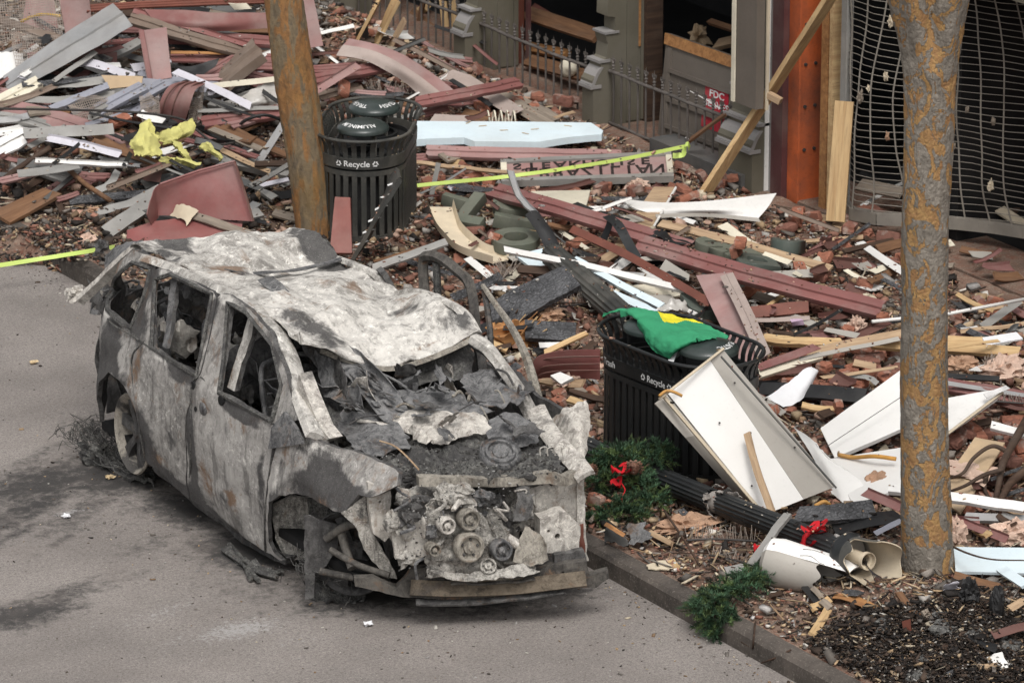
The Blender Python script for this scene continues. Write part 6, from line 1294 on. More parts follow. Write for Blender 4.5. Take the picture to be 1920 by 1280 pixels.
S('caution_tape', 'yellow green tape stretched from the first bin to the railing', 'tape', 7, 'tape', 780, 348, .30, 860, 340, .30, 960, 330, .32, 1060, 316, .34, 1180, 296, .36, 1286, 274, .36, roll=60, t=.002, per=6)
for pts in ([(1283, 274, .37), (1290, 270, .4), (1294, 280, .34)], [(1284, 276, .36), (1280, 290, .3), (1262, 292, .28)]): S('tape_knot', 'knotted end of the yellow green tape on the railing' if pts[1][0] > 1285 else 'loose tail of the yellow green tape at the railing', 'tape', 9, 'tape', *[v for p in pts for v in p], roll=50, t=.002)
S('caution_tape', 'yellow green tape at the left edge above the kerb', 'tape', 8, 'tape', -6, 498, .22, 90, 483, .24, 170, 470, .28, 215, 463, .32, roll=60, t=.002)
# channels, boards and signs in front of the railing
S('bent_channel', 'tall grey channel curving down from the sign, twisted at its foot', ST, 11, 'galv', 956, 318, .56, 964, 350, .48, 980, 378, .40, 1002, 400, .34, prof='trough', roll=0)
S('bent_channel', 'black twisted lower length of the tall curving channel', ST, 26, 'black_plastic', 996, 396, .36, 1020, 430, .28, 1038, 462, .2, 1056, 492, .12, prof='arc', roll=15, jag=.03)
S('tan_trough', 'bowed tan board full of small rubble beside the first bin', PLK, 34, 'plaster', 826, 388, .22, 842, 432, .16, 880, 468, .1, 940, 490, .08, prof='trough', roll=0, per=8)
Q('cream_board', 'cream board with a dark frame behind the long maroon strip', 'board', [(996, 358, .12), (1107, 356, .14), (1098, 390, .08), (1004, 382, .08)], 'cream', .02, .004)
S('cladding_strip', 'long maroon ribbed strip sloping across the middle of the rubble', CS, 30, 'maroon', 922, 354, .24, 1040, 386, .26, 1150, 420, .26, 1290, 462, .22, prof='rib2')
S('cladding_strip', 'second long maroon ribbed strip reaching toward the mottled tree', CS, 34, 'maroon', 1196, 452, .22, 1330, 492, .26, 1480, 534, .26, 1652, 578, .2, prof='rib2')
Q('red_plank', 'red plank standing on end between trunk and first bin', PLK, [(628, 369, .44), (656, 370, .44), (660, 474, .08), (618, 474, .08)], 'red_plank', .03, .004)
S('black_board', 'black board with white marks leaning on the first bin', PLK, 34, 'black_dusty', 668, 472, .1, 705, 400, .44, 745, 326, .74, roll=5, t=.03)
for k in range(6):
    f = .12+k*.15; a = P(660+f*84, 478-f*150, .1+f*.66); S('white_mark', None, None, 3, 'text_white', 662+f*78-4, 474-f*148+3, .13+f*.64, 662+f*78+18, 474-f*148-5, .13+f*.64, parent=bpy.data.objects['black_board'], t=.003)
S('grey_board', 'grey board lying between the first bin and the van roof', PLK, 13, 'grey_metal', 698, 502, .12, 770, 476, .18, 840, 451, .22, t=.02)
S('thin_stick', 'thin reddish stick under the grey board by the van', PLK, 5, 'wood_brown', 700, 490, .1, 800, 462, .1)
Q('tan_board', 'tan plank with a white edge crossing the maroon strips', PLK, [(1226, 350, .16), (1268, 351, .16), (1205, 462, .14), (1152, 458, .12)], 'wood_tan', .025, .003)
MB().tube([P(1267, 352, .17), P(1205, 462, .15)], .012, 5).mk('white_edge', 'white', bpy.data.objects['tan_board'])
sheet('white_tray', 'long white tray curved along its front, below the diagonal brace', [[(1162, 372, .12), (1250, 380, .15), (1350, 374, .18), (1456, 362, .22)], [(1190, 390, .1), (1255, 392, .12), (1345, 392, .13), (1440, 388, .15)], [(1225, 402, .07), (1260, 402, .08), (1340, 402, .08), (1420, 411, .07)]], 'white', .012, .004, 3, 6, cat='tray')
S('tray_edge', None, None, 7, 'panel_grey', 1228, 405, .1, 1300, 403, .11, 1350, 405, .1, 1420, 412, .1, parent=bpy.data.objects['white_tray'], roll=70)
S('wood_plank', 'long tan plank behind the long maroon strip, under the tray', PLK, 14, 'wood_tan', 1234, 416, .14, 1400, 458, .16, 1556, 502, .12, t=.02)
S('redbrown_bar', 'long dark red bar slanting across to the flagged bin', ST, 15, 'redbrown', 1070, 428, .3, 1160, 470, .3, 1250, 520, .26, 1332, 568, .2, t=.012, roll=45)
S('shiny_band', 'shiny black strap curling over the dark red bar', ST, 18, 'black_metal', 1138, 404, .36, 1158, 420, .40, 1175, 450, .34, 1194, 484, .26, roll=20)
S('black_stake', 'black stake standing behind the shiny strap', ST, 12, 'black_plastic', 1146, 410, .34, 1128, 462, .14, roll=0)
S('white_batten', 'long thin white batten crossing over the tall curving channel', PLK, 10, 'white', 945, 467, .26, 1110, 500, .28, 1290, 544, .2, t=.03, roll=35)
S('foam_strip', 'pale blue foam strip slanting down to the flag, upper one', 'foam', 12, 'foamblue', 1076, 484, .26, 1150, 525, .24, 1240, 572, .2, t=.03)
S('foam_strip', 'pale blue foam strip slanting down to the flag, lower one', 'foam', 13, 'foamblue', 1146, 548, .22, 1200, 572, .2, 1240, 592, .18, t=.03)
Q('foam_board', 'pale blue foam scrap under the thin white batten', 'foam', [(965, 478, .14), (1030, 462, .18), (1040, 490, .12), (1010, 512, .08)], 'foamblue', .03, .004)
S('charred_plank', 'large charred plank with scaly grey surface beside the van', PLK, 60, 'charcoal', 930, 600, .12, 985, 560, .26, 1075, 515, .4, t=.05, roll=35, jag=.03, taper=.85)
S('charred_plank', 'smaller charred plank below the large one', PLK, 34, 'charcoal', 985, 616, .16, 1078, 622, .14, t=.05, roll=40)
tag(MB().blob(P(962, 628, .08), (.2, .12, .1), 10, .7, 2.5, 4).mk('splintered_wood', 'wood_orange'), 'splintered orange brown wood beside the charred planks', 'wood')
for k in range(16):
    a = P(935+k*4.5, 640-random.uniform(0, 25), .1); MB().bar(a, a+_R*random.uniform(.05, .14)+Vector((0, 0, random.uniform(.04, .14))), .012, .006).mk('splinter', random.choice(('wood_orange', 'wood_raw')), bpy.data.objects['splintered_wood'])
S('wood_batten', 'raw batten pointing down to the red ribbed scrap', PLK, 9, 'wood_raw', 1022, 660, .16, 1100, 622, .24, t=.02)
Q('white_scrap', 'white scrap lying right of the splintered wood', 'scrap', [(1010, 642, .16), (1055, 640, .16), (1050, 650, .14), (1012, 652, .12)], 'white', .01, .006)
sheet('red_scrap', 'bowed red ribbed scrap between the van and flagged bin', [[(995, 690, .2), (1010, 668, .3), (1060, 657, .34), (1125, 655, .34)], [(998, 702, .14), (1015, 690, .2), (1065, 684, .22), (1125, 684, .22)], [(1004, 712, .08), (1025, 708, .1), (1070, 708, .1), (1125, 712, .1)]], 'red_metal', .005, .004, 3, 7, cat='metal scrap')
for h_, yy in ((.27, 672), (.21, 686), (.16, 698)): MB().tube(spline([P(1003, yy+16, h_-.08), P(1018, yy+2, h_), P(1062, yy-3, h_+.03), P(1124, yy-4, h_+.03)], 4), .006, 5).mk('pressed_rib', 'maroon_dark', bpy.data.objects['red_scrap'])
Q('cladding_sheet', 'maroon and grey panel sloping down behind the flagged bin', SH, [(1305, 516, .30), (1372, 510, .34), (1440, 668, .10), (1388, 686, .06)], 'maroon_pale', .006, .004)
S('cladding_strip', 'grey ridge on the right side of that sloping panel', CS, 26, 'grey_pink', 1362, 514, .36, 1400, 590, .24, 1434, 668, .13, prof='seam', roll=20)
Q('sign_scrap', 'torn piece of red sign under the second long maroon strip', 'sign', [(1198, 432, .14), (1292, 452, .2), (1270, 480, .14), (1172, 486, .06)], 'sign_red', .006, .012, .02)
S('sign_scrap', 'curled black edge torn from the red sign', 'sign', 12, 'black_plastic', 1218, 440, .24, 1240, 438, .28, 1262, 452, .24, 1300, 450, .24, roll=10)
Q('grey_plate', 'small pale plate with a black slot near the red sign piece', 'plate', [(1248, 486, .2), (1292, 514, .18), (1290, 526, .14), (1234, 508, .12)], 'panel_grey', .008, .002)
S('black_slot', None, None, 5, 'black_plastic', 1250, 508, .165, 1284, 524, .15, parent=bpy.data.objects['grey_plate'], t=.003)
Q('cream_board', 'crumpled cream board just behind the green flag', 'board', [(1180, 536, .16), (1262, 524, .16), (1285, 550, .1), (1220, 570, .08)], 'cream', .015, .02, .02)
S('red_board', 'short red brown board right of the sloping panel', PLK, 22, 'redbrown', 1402, 586, .16, 1516, 574, .18, t=.02, roll=40)
S('pink_strip', 'pale pink strip lying below the short red brown board', ST, 8, 'grey_pink', 1408, 600, .12, 1520, 596, .12)
sheet('plastic_bag', 'crumpled clear plastic behind the green flag', [[(1232, 578, .2), (1262, 560, .26), (1286, 566, .22)], [(1245, 588, .16), (1270, 580, .2), (1292, 590, .12)]], 'plastic_clear', .003, .04, 7, 8, .02, cat='plastic')
tag(MB().blob(P(1066, 530, .32), (.05, .03, .03), 8, .8, 2, 9).mk('insulation_tuft', 'insul'), 'small pink tuft of insulation above the charred plank', 'insulation')
# --- shopfront timbers
bx = PX(1424, 205, 5.58); mb = MB(); bbox(mb, 5.54, 5.62, bx.y-.0, bx.y+.30, bx.z, 2.4); hb = mb.mk('hanging_board', 'door_grey'); tag(hb, 'grey board hanging over the end pier above the diagonal brace', 'board')
mb = MB(); bbox(mb, 5.52, 5.535, bx.y+.29, bx.y+.335, bx.z+.005, 2.4); mb.mk('raw_edge', 'cream', hb); mb = MB(); bbox(mb, 5.625, 5.65, bx.y-.03, bx.y-.012, bx.z-.01, 2.4); mb.mk('raw_edge', 'plaster', hb)
def px3(x, y, X): return PX(x, y, X)
strip('diagonal_brace', 'long raw timber brace leaning across the orange column', [PX(1568, -30, 5.86), PX(1430, 188, 5.70), PX(1306, 378, 5.25)], w=.115, t=.045, mat='wood_raw', roll=-20, world=True, cat='timber')
strip('wood_block', 'short timber block nailed to the diagonal brace', [PX(1442, 172, 5.66), PX(1466, 186, 5.72)], w=.06, t=.05, mat='wood_tan', roll=0, world=True, cat='timber')
strip('wood_plank', 'raw plank leaning upright beside the grille track', [PX(1583, 190, 5.88), PX(1566, 415, 5.70)], w=.155, t=.03, mat='wood_raw', roll=0, world=True, cat='plank')
# loose door behind the railing, with its red notice
dp = lambda px, py, X=6.16: PX(px, py, X)
dq = [dp(1250, 62, 6.3), dp(1392, 112, 6.3), dp(1388, 330, 6.1), dp(1232, 268, 6.1)]
dr = empty('door_leaf', dq[3], 'grey panelled door with raw orange edge leaning behind the railing', 'door')
dn = ((dq[1]-dq[0]).cross(dq[3]-dq[0])).normalized(); dn = dn if dn.dot(_F) < 0 else -dn
df = lambda u, v, h=0: dq[0].lerp(dq[1], u).lerp(dq[3].lerp(dq[2], u), v)+dn*h
def slab(name, u0, v0, u1, v1, h0, h1, mat, par):
    mb = MB(); mb.prism([df(u0, v0, h1), df(u1, v0, h1), df(u1, v1, h1), df(u0, v1, h1)], dn*(h0-h1)); return mb.mk(name, mat, par)
slab('slab', 0, 0, 1, 1, -.05, 0, 'door_grey', dr); slab('raw_edge', 0, 0, 1, .1, .001, .02, 'wood_orange', dr)
for v in (.30, .56, .80): slab('moulding', .08, v, .98, v+.035, .001, .025, 'door_grey', dr)
slab('moulding', .06, .12, .10, .98, .001, .02, 'door_grey', dr)
sl2 = slab('notice', .55, .335, .84, .55, .001, .006, 'sign_red', dr); sl3 = slab('notice', .52, .60, .80, .70, .001, .006, 'sign_red', dr)
for txt, u0, v0, s_ in (('FDC', .70, .385, .085), ('SERVES', .70, .475, .085)):
    V, F = text_tris(txt, s_, .002); mk('lettering', [df(u0+v.x/.86, v0-v.y/.98, .009) for v in V], F, 'text_white', dr)
strip('white_strip', 'white strip lying across the red notice behind the railing', [dp(1298, 172, 6.0), dp(1330, 190, 6.0), dp(1366, 214, 5.98)], w=.06, t=.006, mat='white', roll=-30, world=True, cat='strip')
MB().lathe([(0, .02), (.045, .02), (.05, 0), (.05, -.03)], dp(1354, 234, 6.0), (-.7, -.6, .2), 18).mk('cap', 'sign_red', dr, auto=40)
strip('wood_plank', 'brown plank leaning on the railing below the red notice', [PX(1292, 262, 5.7), PX(1362, 210, 5.8)], w=.07, t=.02, mat='wood_brown', roll=30, world=True, cat='plank')
# timbers and wreckage inside the openings
ins = [('wood_brown', 985, 22, 6.6, 1120, 66, 6.4, .14), ('wood_brown', 985, 110, 6.3, 1095, 140, 6.3, .12), ('redbrown', 1000, 10, 6.8, 1085, 60, 6.5, .05), ('wood_orange', 985, 85, 6.6, 1060, 100, 6.5, .1), ('wood_brown', 1330, 38, 6.8, 1390, 58, 6.7, .05), ('wood_tan', 1340, 82, 6.9, 1392, 70, 6.8, .12), ('wood_raw', 830, 0, 6.5, 835, 50, 6.5, .07), ('wood_raw', 848, 0, 6.5, 852, 60, 6.5, .07), ('wood_brown', 770, 20, 6.5, 845, 85, 6.3, .09), ('wood_raw', 760, 30, 6.6, 800, 10, 6.6, .1), ('wood_brown', 780, 50, 6.4, 790, 0, 6.4, .06), ('wood_dark', 745, 60, 6.3, 850, 100, 6.2, .08)]
nm_ = ['broken brown beam sloping down in the middle opening', 'lower brown beam behind the middle railing', 'thin red rod hanging in the dark middle opening', 'orange board end behind the middle railing', 'brown slat inside the dark door opening', 'tan board end inside the dark door opening', 'raw stud behind the far railing, left one', 'raw stud behind the far railing, right one', 'brown plank slanting behind the far railing', 'raw board behind the far railing, highest', 'thin brown stick upright behind the far railing', 'dark beam low behind the far railing']
for (m, x0, y0, X0_, x1, y1, X1_, w_), l_ in zip(ins, nm_): strip('broken_timber', l_, [PX(x0, y0, X0_), PX(x1, y1, X1_)], w=w_, t=.04, mat=m, roll=40, world=True, cat='timber', jag=.04)
tag(MB().blob(PX(1068, 128, 6.25), (.09, .09, .08), 9, .15, 1.5, 2).mk('white_bag', 'cream', smooth=True), 'rounded white lump behind the middle railing', 'bag')
tag(MB().blob(PX(1310, 70, 6.9), (.09, .08, .1), 8, .7, 2, 5).mk('torn_card', 'cardboard'), 'torn card scrap inside the dark door opening', 'scrap')
tag(MB().blob(PX(1380, 92, 6.8), (.04, .04, .03), 7, .3, 2, 6).mk('green_scrap', 'green_plastic'), 'bright green scrap inside the dark door opening', 'scrap')
# --- fallen sign letters
_lt = {}
def letter(ch, label, px, py, h, yaw, tilt, size, mat, depth=.05):
    k = (ch, size, depth)
    cu = bpy.data.curves.new('sign_letter', 'FONT'); cu.body = ch; cu.size = size; cu.extrude = depth; cu.bevel_depth = .004; cu.offset = size*.045; cu.resolution_u = 6; cu.align_x = 'CENTER'; cu.align_y = 'CENTER'
    o = bpy.data.objects.new('t', cu); COL.objects.link(o); bpy.context.view_layer.update(); me = bpy.data.meshes.new_from_object(o.evaluated_get(bpy.context.evaluated_depsgraph_get())); bpy.data.objects.remove(o); bpy.data.curves.remove(cu)
    me.materials.clear(); me.materials.append(MT[mat]); me.name = 'sign_letter'; o = bpy.data.objects.new('sign_letter', me)
    M = Matrix.Translation(P(px, py, h)) @ Matrix.Rotation(-CAM_PSI+math.radians(yaw), 4, 'Z') @ Matrix.Rotation(math.radians(tilt), 4, 'X'); link(o, None, M); tag(o, label, 'sign letter', 'green letters fallen from a sign')
letter('O', 'round green letter lying flat right of the bowed tan board', 967, 455, .12, 0, 6, .46, 'letter_green', .045)
letter('C', 'green curved letter behind the round one, near the grey strip', 962, 390, .10, 20, 8, .44, 'letter_green', .045)
letter('I', 'straight green letter lying between the curved and round letters', 970, 420, .12, 85, 10, .44, 'letter_green')
letter('L', 'green angular letter beside the bowed tan board', 890, 400, .14, -30, 22, .5, 'letter_green', .04)
letter('I', 'short green bar letter at the far end of the tan board', 868, 382, .12, 70, 10, .4, 'letter_green', .04)
letter('R', 'green letter lying behind the tan plank, farthest right', 1474, 462, .12, 160, 14, .42, 'letter_deep')
letter('D', 'green letter lying under the long tan plank', 1420, 498, .10, 100, 10, .42, 'letter_deep')
letter('S', 'pale dusty letter right of the torn red sign', 1340, 468, .12, 60, 10, .38, 'letter_green', .04)
letter('G', 'dusty letter half hidden by the second long maroon strip', 1388, 482, .10, 40, 8, .36, 'letter_green', .04)
letter('U', 'dark green letter hollow between the flag and sloping panel', 1322, 578, .10, 15, 10, .42, 'letter_deep')
letter('I', 'dark green letter end right of the sloping panel top', 1392, 536, .08, 80, 6, .34, 'letter_deep', .04)
# --- right side
Q('plywood', 'sheet of dusty plywood at the foot of the leaning plank', 'board', [(1512, 400, .03), (1570, 404, .03), (1632, 436, .03), (1602, 447, .02)], 'wood_tan', .015, .006)
S('wood_batten', 'thin pale batten right of the farthest green letter', PLK, 7, 'wood_tan', 1508, 452, .06, 1618, 444, .06, t=.015)
S('timber', 'raw timber left of the mottled tree, leftmost', 'timber', 14, 'wood_raw', 1430, 632, .14, 1500, 638, .15, 1578, 640, .14, t=.04, roll=30)
S('timber', 'pale board rising to the mottled tree, over the raw timber', 'timber', 16, 'wood_tan', 1512, 660, .16, 1690, 626, .26, t=.03, roll=30)
S('timber', 'long raw timber passing behind the mottled tree', 'timber', 17, 'wood_raw', 1632, 642, .2, 1912, 658, .14, t=.04, roll=40)
S('timber', 'short raw timber end just right of the mottled tree', 'timber', 15, 'wood_raw', 1760, 636, .18, 1844, 638, .18, t=.04, roll=35)
S('wood_batten', 'thin raw batten crossing over the long raw timber', PLK, 6, 'wood_raw', 1765, 652, .22, 1872, 638, .22)
S('cladding_strip', 'maroon strip with a white edge left of the flagged bin rim', CS, 14, 'maroon', 1424, 688, .2, 1532, 648, .26, roll=20)
S('white_strip', 'white and tan strip lying along that maroon strip', ST, 13, 'cream', 1420, 702, .16, 1540, 664, .2, prof='chan')
S('metal_strip', 'thin pale edge strip from the bin to the tree', ST, 8, 'panel_grey', 1500, 672, .2, 1690, 634, .24)
sheet('white_paper', 'curved white sheet behind the leaning panel', [[(1440, 742, .14), (1478, 716, .2), (1510, 690, .26), (1522, 688, .26)], [(1452, 752, .12), (1488, 738, .15), (1518, 712, .2), (1534, 694, .22)], [(1470, 764, .08), (1492, 756, .1), (1515, 735, .12), (1534, 698, .2)]], 'paper', .004, .008, 3, 6, .008, cat='sheet')
S('black_beam', 'black beam lying behind the leaning panel', 'beam', 26, 'black_plastic', 1424, 726, .12, 1530, 733, .14, 1620, 742, .12, t=.03, roll=35)
S('black_strip', 'thin black strip above the black beam', ST, 5, 'black_plastic', 1490, 682, .1, 1640, 690, .1)
S('wood_batten', 'thin tan batten left of the tree, above the white panels', PLK, 6, 'wood_tan', 1542, 708, .14, 1686, 688, .18)
S('bent_channel', 'short curved grey strip left of the tree', ST, 9, 'grey_metal', 1585, 705, .12, 1625, 706, .14, 1645, 718, .1)
tag(MB().tube([P(1635, 603, .18), P(1780, 588, .22), P(1925, 560, .26)], .014, 8).mk('white_pipe', 'white', smooth=True), 'thin white pipe running behind the mottled tree', 'pipe')
S('grey_board', 'flat grey green board under the white pipe', PLK, 15, 'grey_metal', 1842, 612, .1, 1912, 564, .18)
S('wood_strip', 'thin rail of wood at the right edge, above the white board', PLK, 7, 'wood_tan', 1800, 622, .14, 1922, 606, .18)
Q('white_board', 'white board with faint writing at the right edge', 'board', [(1842, 632, .2), (1906, 622, .22), (1918, 634, .2), (1850, 648, .16)], 'paper', .012, .003)
Q('slate_scrap', 'torn dark scrap with pale edges at the right edge', 'scrap', [(1892, 614, .2), (1912, 605, .22), (1908, 622, .17), (1886, 624, .15)], 'grey_dark', .008, .01, .02)
Q('white_scrap', 'small white scrap just right of the tree', 'scrap', [(1802, 616, .16), (1832, 610, .17), (1842, 618, .14), (1806, 624, .12)], 'white', .008, .006)
S('black_strip', 'black strip with a raw end right of the tree', ST, 9, 'black_plastic', 1768, 703, .2, 1874, 709, .2, t=.015)
S('cladding_strip', 'maroon and grey channel at the right edge', CS, 26, 'maroon', 1766, 718, .16, 1850, 732, .18, 1925, 746, .16, prof='rib2')
S('metal_strip', 'bright grey lip along the maroon channel at right', ST, 8, 'galv', 1768, 716, .2, 1925, 742, .2)
Q('grey_plate', 'small bent metal plate on the white panel corner', 'plate', [(1844, 738, .38), (1886, 722, .42), (1894, 728, .40), (1850, 746, .36)], 'galv', .006, .004)
S('white_strip', 'short white channel at the right edge, above the branches', ST, 13, 'white', 1858, 796, .24, 1925, 812, .22, prof='chan')
Q('plywood', 'tan board with pink insulation right of the tree', 'board', [(1828, 818, .22), (1884, 830, .22), (1800, 960, .10), (1752, 930, .08)], 'cardboard', .015, .008)
tag(MB().blob(P(1822, 880, .16), (.16, .22, .02), 9, .4, 2.2, 12).mk('insulation_pad', 'insul'), 'pink insulation lying on the tan board', 'insulation')
S('white_strip', 'long white angle passing behind the tree at right', ST, 16, 'white', 1664, 913, .2, 1790, 930, .22, 1925, 950, .2, prof='chan')
S('metal_strip', 'grey channel below the long white angle', ST, 14, 'galv', 1806, 968, .12, 1925, 970, .12, prof='chan')
S('cladding_strip', 'maroon folded strip left of the tree foot', CS, 16, 'maroon', 1620, 922, .18, 1692, 952, .14, prof='L')
S('cladding_strip', 'maroon strip lower right, beyond the tree foot', CS, 14, 'maroon', 1795, 975, .1, 1890, 1012, .08, prof='L')
Q('foam_board', 'pale blue board right of the tree foot', 'board', [(1788, 1024, .16), (1925, 1026, .18), (1925, 1074, .08), (1792, 1070, .06)], 'foamblue', .02, .004)
S('foam_strip', 'broken pale blue strip below the pale blue board', 'foam', 18, 'foamblue', 1876, 1064, .12, 1925, 1096, .1, t=.02)
S('wood_plank', 'brown weathered plank beyond the tree foot, right', PLK, 16, 'wood_brown', 1790, 1078, .05, 1870, 1100, .05, t=.02)
S('cladding_strip', 'maroon strip at the lower right edge', CS, 16, 'maroon_dark', 1862, 1190, .12, 1925, 1172, .14)
S('wood_strip', 'pale strip at the right edge above the ash heap', PLK, 14, 'wood_tan', 1894, 1140, .16, 1925, 1122, .18)
for lab, pts in (('large dark fallen branch at the right edge', [[(1925, 788, .30), (1900, 830, .3), (1880, 870, .26), (1872, 910, .16), (1862, 960, .06)], [(1892, 848, .28), (1860, 836, .3), (1826, 858, .26), (1806, 886, .22), (1782, 896, .16)], [(1880, 880, .26), (1845, 890, .24), (1810, 910, .2), (1778, 922, .14)]]), ('thick dark fallen branch lower at the right edge', [[(1925, 880, .2), (1895, 905, .16), (1880, 930, .14), (1868, 955, .06)], [(1850, 890, .2), (1846, 915, .14), (1858, 935, .08), (1890, 942, .06)]]), ('thin fallen twig over the pale blue board', [[(1760, 1010, .2), (1810, 1035, .2), (1860, 1048, .2), (1925, 1050, .2)]])):
    root = empty('fallen_branch', P(*pts[0][-1]), lab, 'branch')
    for k, pp in enumerate(pts):
        mb = MB(); s_ = spline([P(*p) for p in pp], 6); r0 = (.034 if k == 0 else .018)*(1 if 'thin' not in lab else .25); mb.tube(s_, [r0*(1-.5*i/len(s_)) for i in range(len(s_))], 8); mb.mk('limb', 'wood_dark', root, smooth=True)
def blob(name, mat, label, cat, px, py, h, size, seed, amp=.35, n=14):
    return tag(MB().blob(P(px, py, h), size, n, amp, 3.4, seed).mk(name, mat), label, cat)
blob('insulation', 'insul_tan', 'rough pink insulation lump just right of the tree', 'insulation', 1798, 684, .08, (.13, .1, .06), 1)
blob('insulation', 'insul', 'large pink insulation mound at the right edge', 'insulation', 1882, 694, .08, (.19, .15, .09), 2)
blob('insulation', 'insul', 'pink insulation lump below the branches at right', 'insulation', 1895, 1000, .05, (.14, .1, .08), 3)
blob('insulation', 'insul', 'pink insulation behind the tree foot', 'insulation', 1790, 1000, .08, (.07, .06, .1), 4)
blob('insulation', 'insul_tan', 'torn tan insulation below the fluted post', 'insulation', 1285, 985, .03, (.2, .12, .05), 5, .4, 16)
blob('insulation', 'insul', 'pink insulation lump at the heap edge left of the tape', 'insulation', 160, 452, .03, (.09, .06, .05), 6)
blob('insulation', 'insul_tan', 'pinkish lump at the left end of the bent grey strip', 'insulation', 176, 396, .05, (.07, .05, .03), 7)
blob('insulation', 'insul', 'pink fluff in front of the cut out letter sign', 'insulation', 1195, 350, .05, (.1, .08, .05), 8, .35, 14)
blob('insulation', 'insul_tan', 'orange pink fluff above the smaller charred plank', 'insulation', 1032, 592, .1, (.1, .06, .05), 9, .35, 14)
blob('insulation', 'insul', 'pink rubble lump behind the van fender', 'insulation', 1065, 712, .08, (.1, .08, .06), 10, .35, 14)
blob('insulation', 'insul', 'fibrous pink tuft among bricks left of the tree', 'insulation', 1606, 612, .08, (.06, .05, .07), 13, .4, 14)
blob('insulation', 'insul_tan', 'ragged insulation left of the tree foot', 'insulation', 1645, 905, .06, (.13, .09, .07), 14, .2, 14)
blob('insulation', 'insul_tan', 'brown fluff lump under the pale blue board', 'insulation', 1690, 960, .05, (.06, .05, .04), 15, .35, 12)
Q('white_scrap', 'white box lid behind the van fender', 'scrap', [(1032, 704, .2), (1050, 697, .22), (1075, 708, .2), (1052, 720, .16)], 'white', .03, .004)
S('charred_strip', 'charred strip on the ground behind the leaning panel foot', PLK, 30, 'charcoal', 1490, 962, .14, 1560, 960, .18, 1640, 952, .16, t=.04, roll=30, jag=.03)
S('black_sheet', 'black sheet lying left of the tree foot', SH, 26, 'black_plastic', 1560, 990, .08, 1640, 972, .12, 1690, 968, .1, roll=10)
S('metal_strip', 'dented grey strip leaning on the fallen fluted post', ST, 13, 'grey_metal', 1476, 962, .34, 1440, 1010, .26, 1404, 1062, .1, roll=0, prof='chan')
Q('metal_scrap', 'crumpled grey metal scrap on the pavement near the garland', 'metal scrap', [(1168, 990, .12), (1205, 978, .16), (1226, 1008, .08), (1180, 1022, .04)], 'burnt_grey', .006, .06, .04)
Q('metal_scrap', 'dark scrap with orange edge beside the crumpled grey metal', 'metal scrap', [(1130, 985, .12), (1165, 990, .14), (1175, 1022, .04), (1132, 1012, .04)], 'grey_dark', .01, .03, .03)
S('orange_scrap', 'orange foam splinter on the dark scrap near the garland', 'scrap', 8, 'wood_orange', 1136, 982, .16, 1150, 990, .17, 1172, 1004, .13, jag=.03)
S('wood_splinter', 'long wood splinter lying under the lamp shade', 'wood', 14, 'wood_orange', 1560, 1114, .03, 1600, 1122, .04, 1638, 1140, .03, roll=15, jag=.05)
Q('grey_scrap', 'flat tan scrap on the pavement near the kerb', 'scrap', [(1218, 1055, .03), (1252, 1050, .04), (1262, 1064, .02), (1214, 1066, .02)], 'plaster', .008, .01, .02)
S('metal_strip', 'lilac scrap strip lying left of the tree foot', 'metal scrap', 10, 'bluegrey', 1640, 1000, .1, 1690, 975, .12)
Q('grey_scrap', 'grey ribbed scrap near the second garland', 'scrap', [(1358, 1062, .06), (1395, 1056, .08), (1398, 1072, .05), (1362, 1074, .03)], 'grey_metal', .006, .01, .01)
tag(MB().tube(spline([P(1244, 955, .1), P(1275, 1000, .1), P(1300, 1040, .07), P(1312, 1060, .03)], 4), .009, 6).mk('twig', 'wood_dark', smooth=True), 'dark twig lying below the fallen fluted post', 'twig')
Q('foil_scrap', 'small crumpled foil at the tree foot', 'foil', [(1770, 1092, .12), (1792, 1088, .14), (1795, 1106, .06), (1768, 1108, .05)], 'lavender', .004, .03, .03)
Q('white_scrap', 'ragged white scrap on the ash heap', 'scrap', [(1848, 1226, .1), (1880, 1222, .12), (1886, 1248, .06), (1852, 1252, .04)], 'white', .006, .03, .02)
blob('dark_bottle', 'black_plastic', 'dark boot like lump on the ash heap', 'debris', 1870, 1130, .12, (.045, .05, .12), 21, .12); blob('dark_bottle', 'black_plastic', 'dark crumpled lump right of the tree foot', 'debris', 1818, 1112, .1, (.06, .05, .08), 22, .4)
Q('brown_leaf', 'rust brown flake standing on the litter near the tree', 'leaf', [(1690, 1164, .1), (1706, 1160, .12), (1708, 1184, .05), (1694, 1186, .04)], 'redbrown', .003, .006)
blob('blue_cloth', 'blue_cloth', 'crumpled pale blue cloth on the road by the kerb', 'cloth', 1338, 1216, -.12, (.055, .03, .018), 31, .4)
for px, py, l in ((62, 678, 'pale leaf on the road left of the van'), (205, 893, 'pale leaf beside the rear wheel'), (125, 966, 'white leaf on the soot left of the van'), (690, 1168, 'white pebble in front of the bumper')):
    tag(MB().blob(PZ(px, py, .02), (.032, .025, .012), 6, .5, 2, px).mk('pale_leaf', 'leaf_pale' if 'pale' in l else 'paper'), l, 'leaf' if 'leaf' in l else 'pebble')
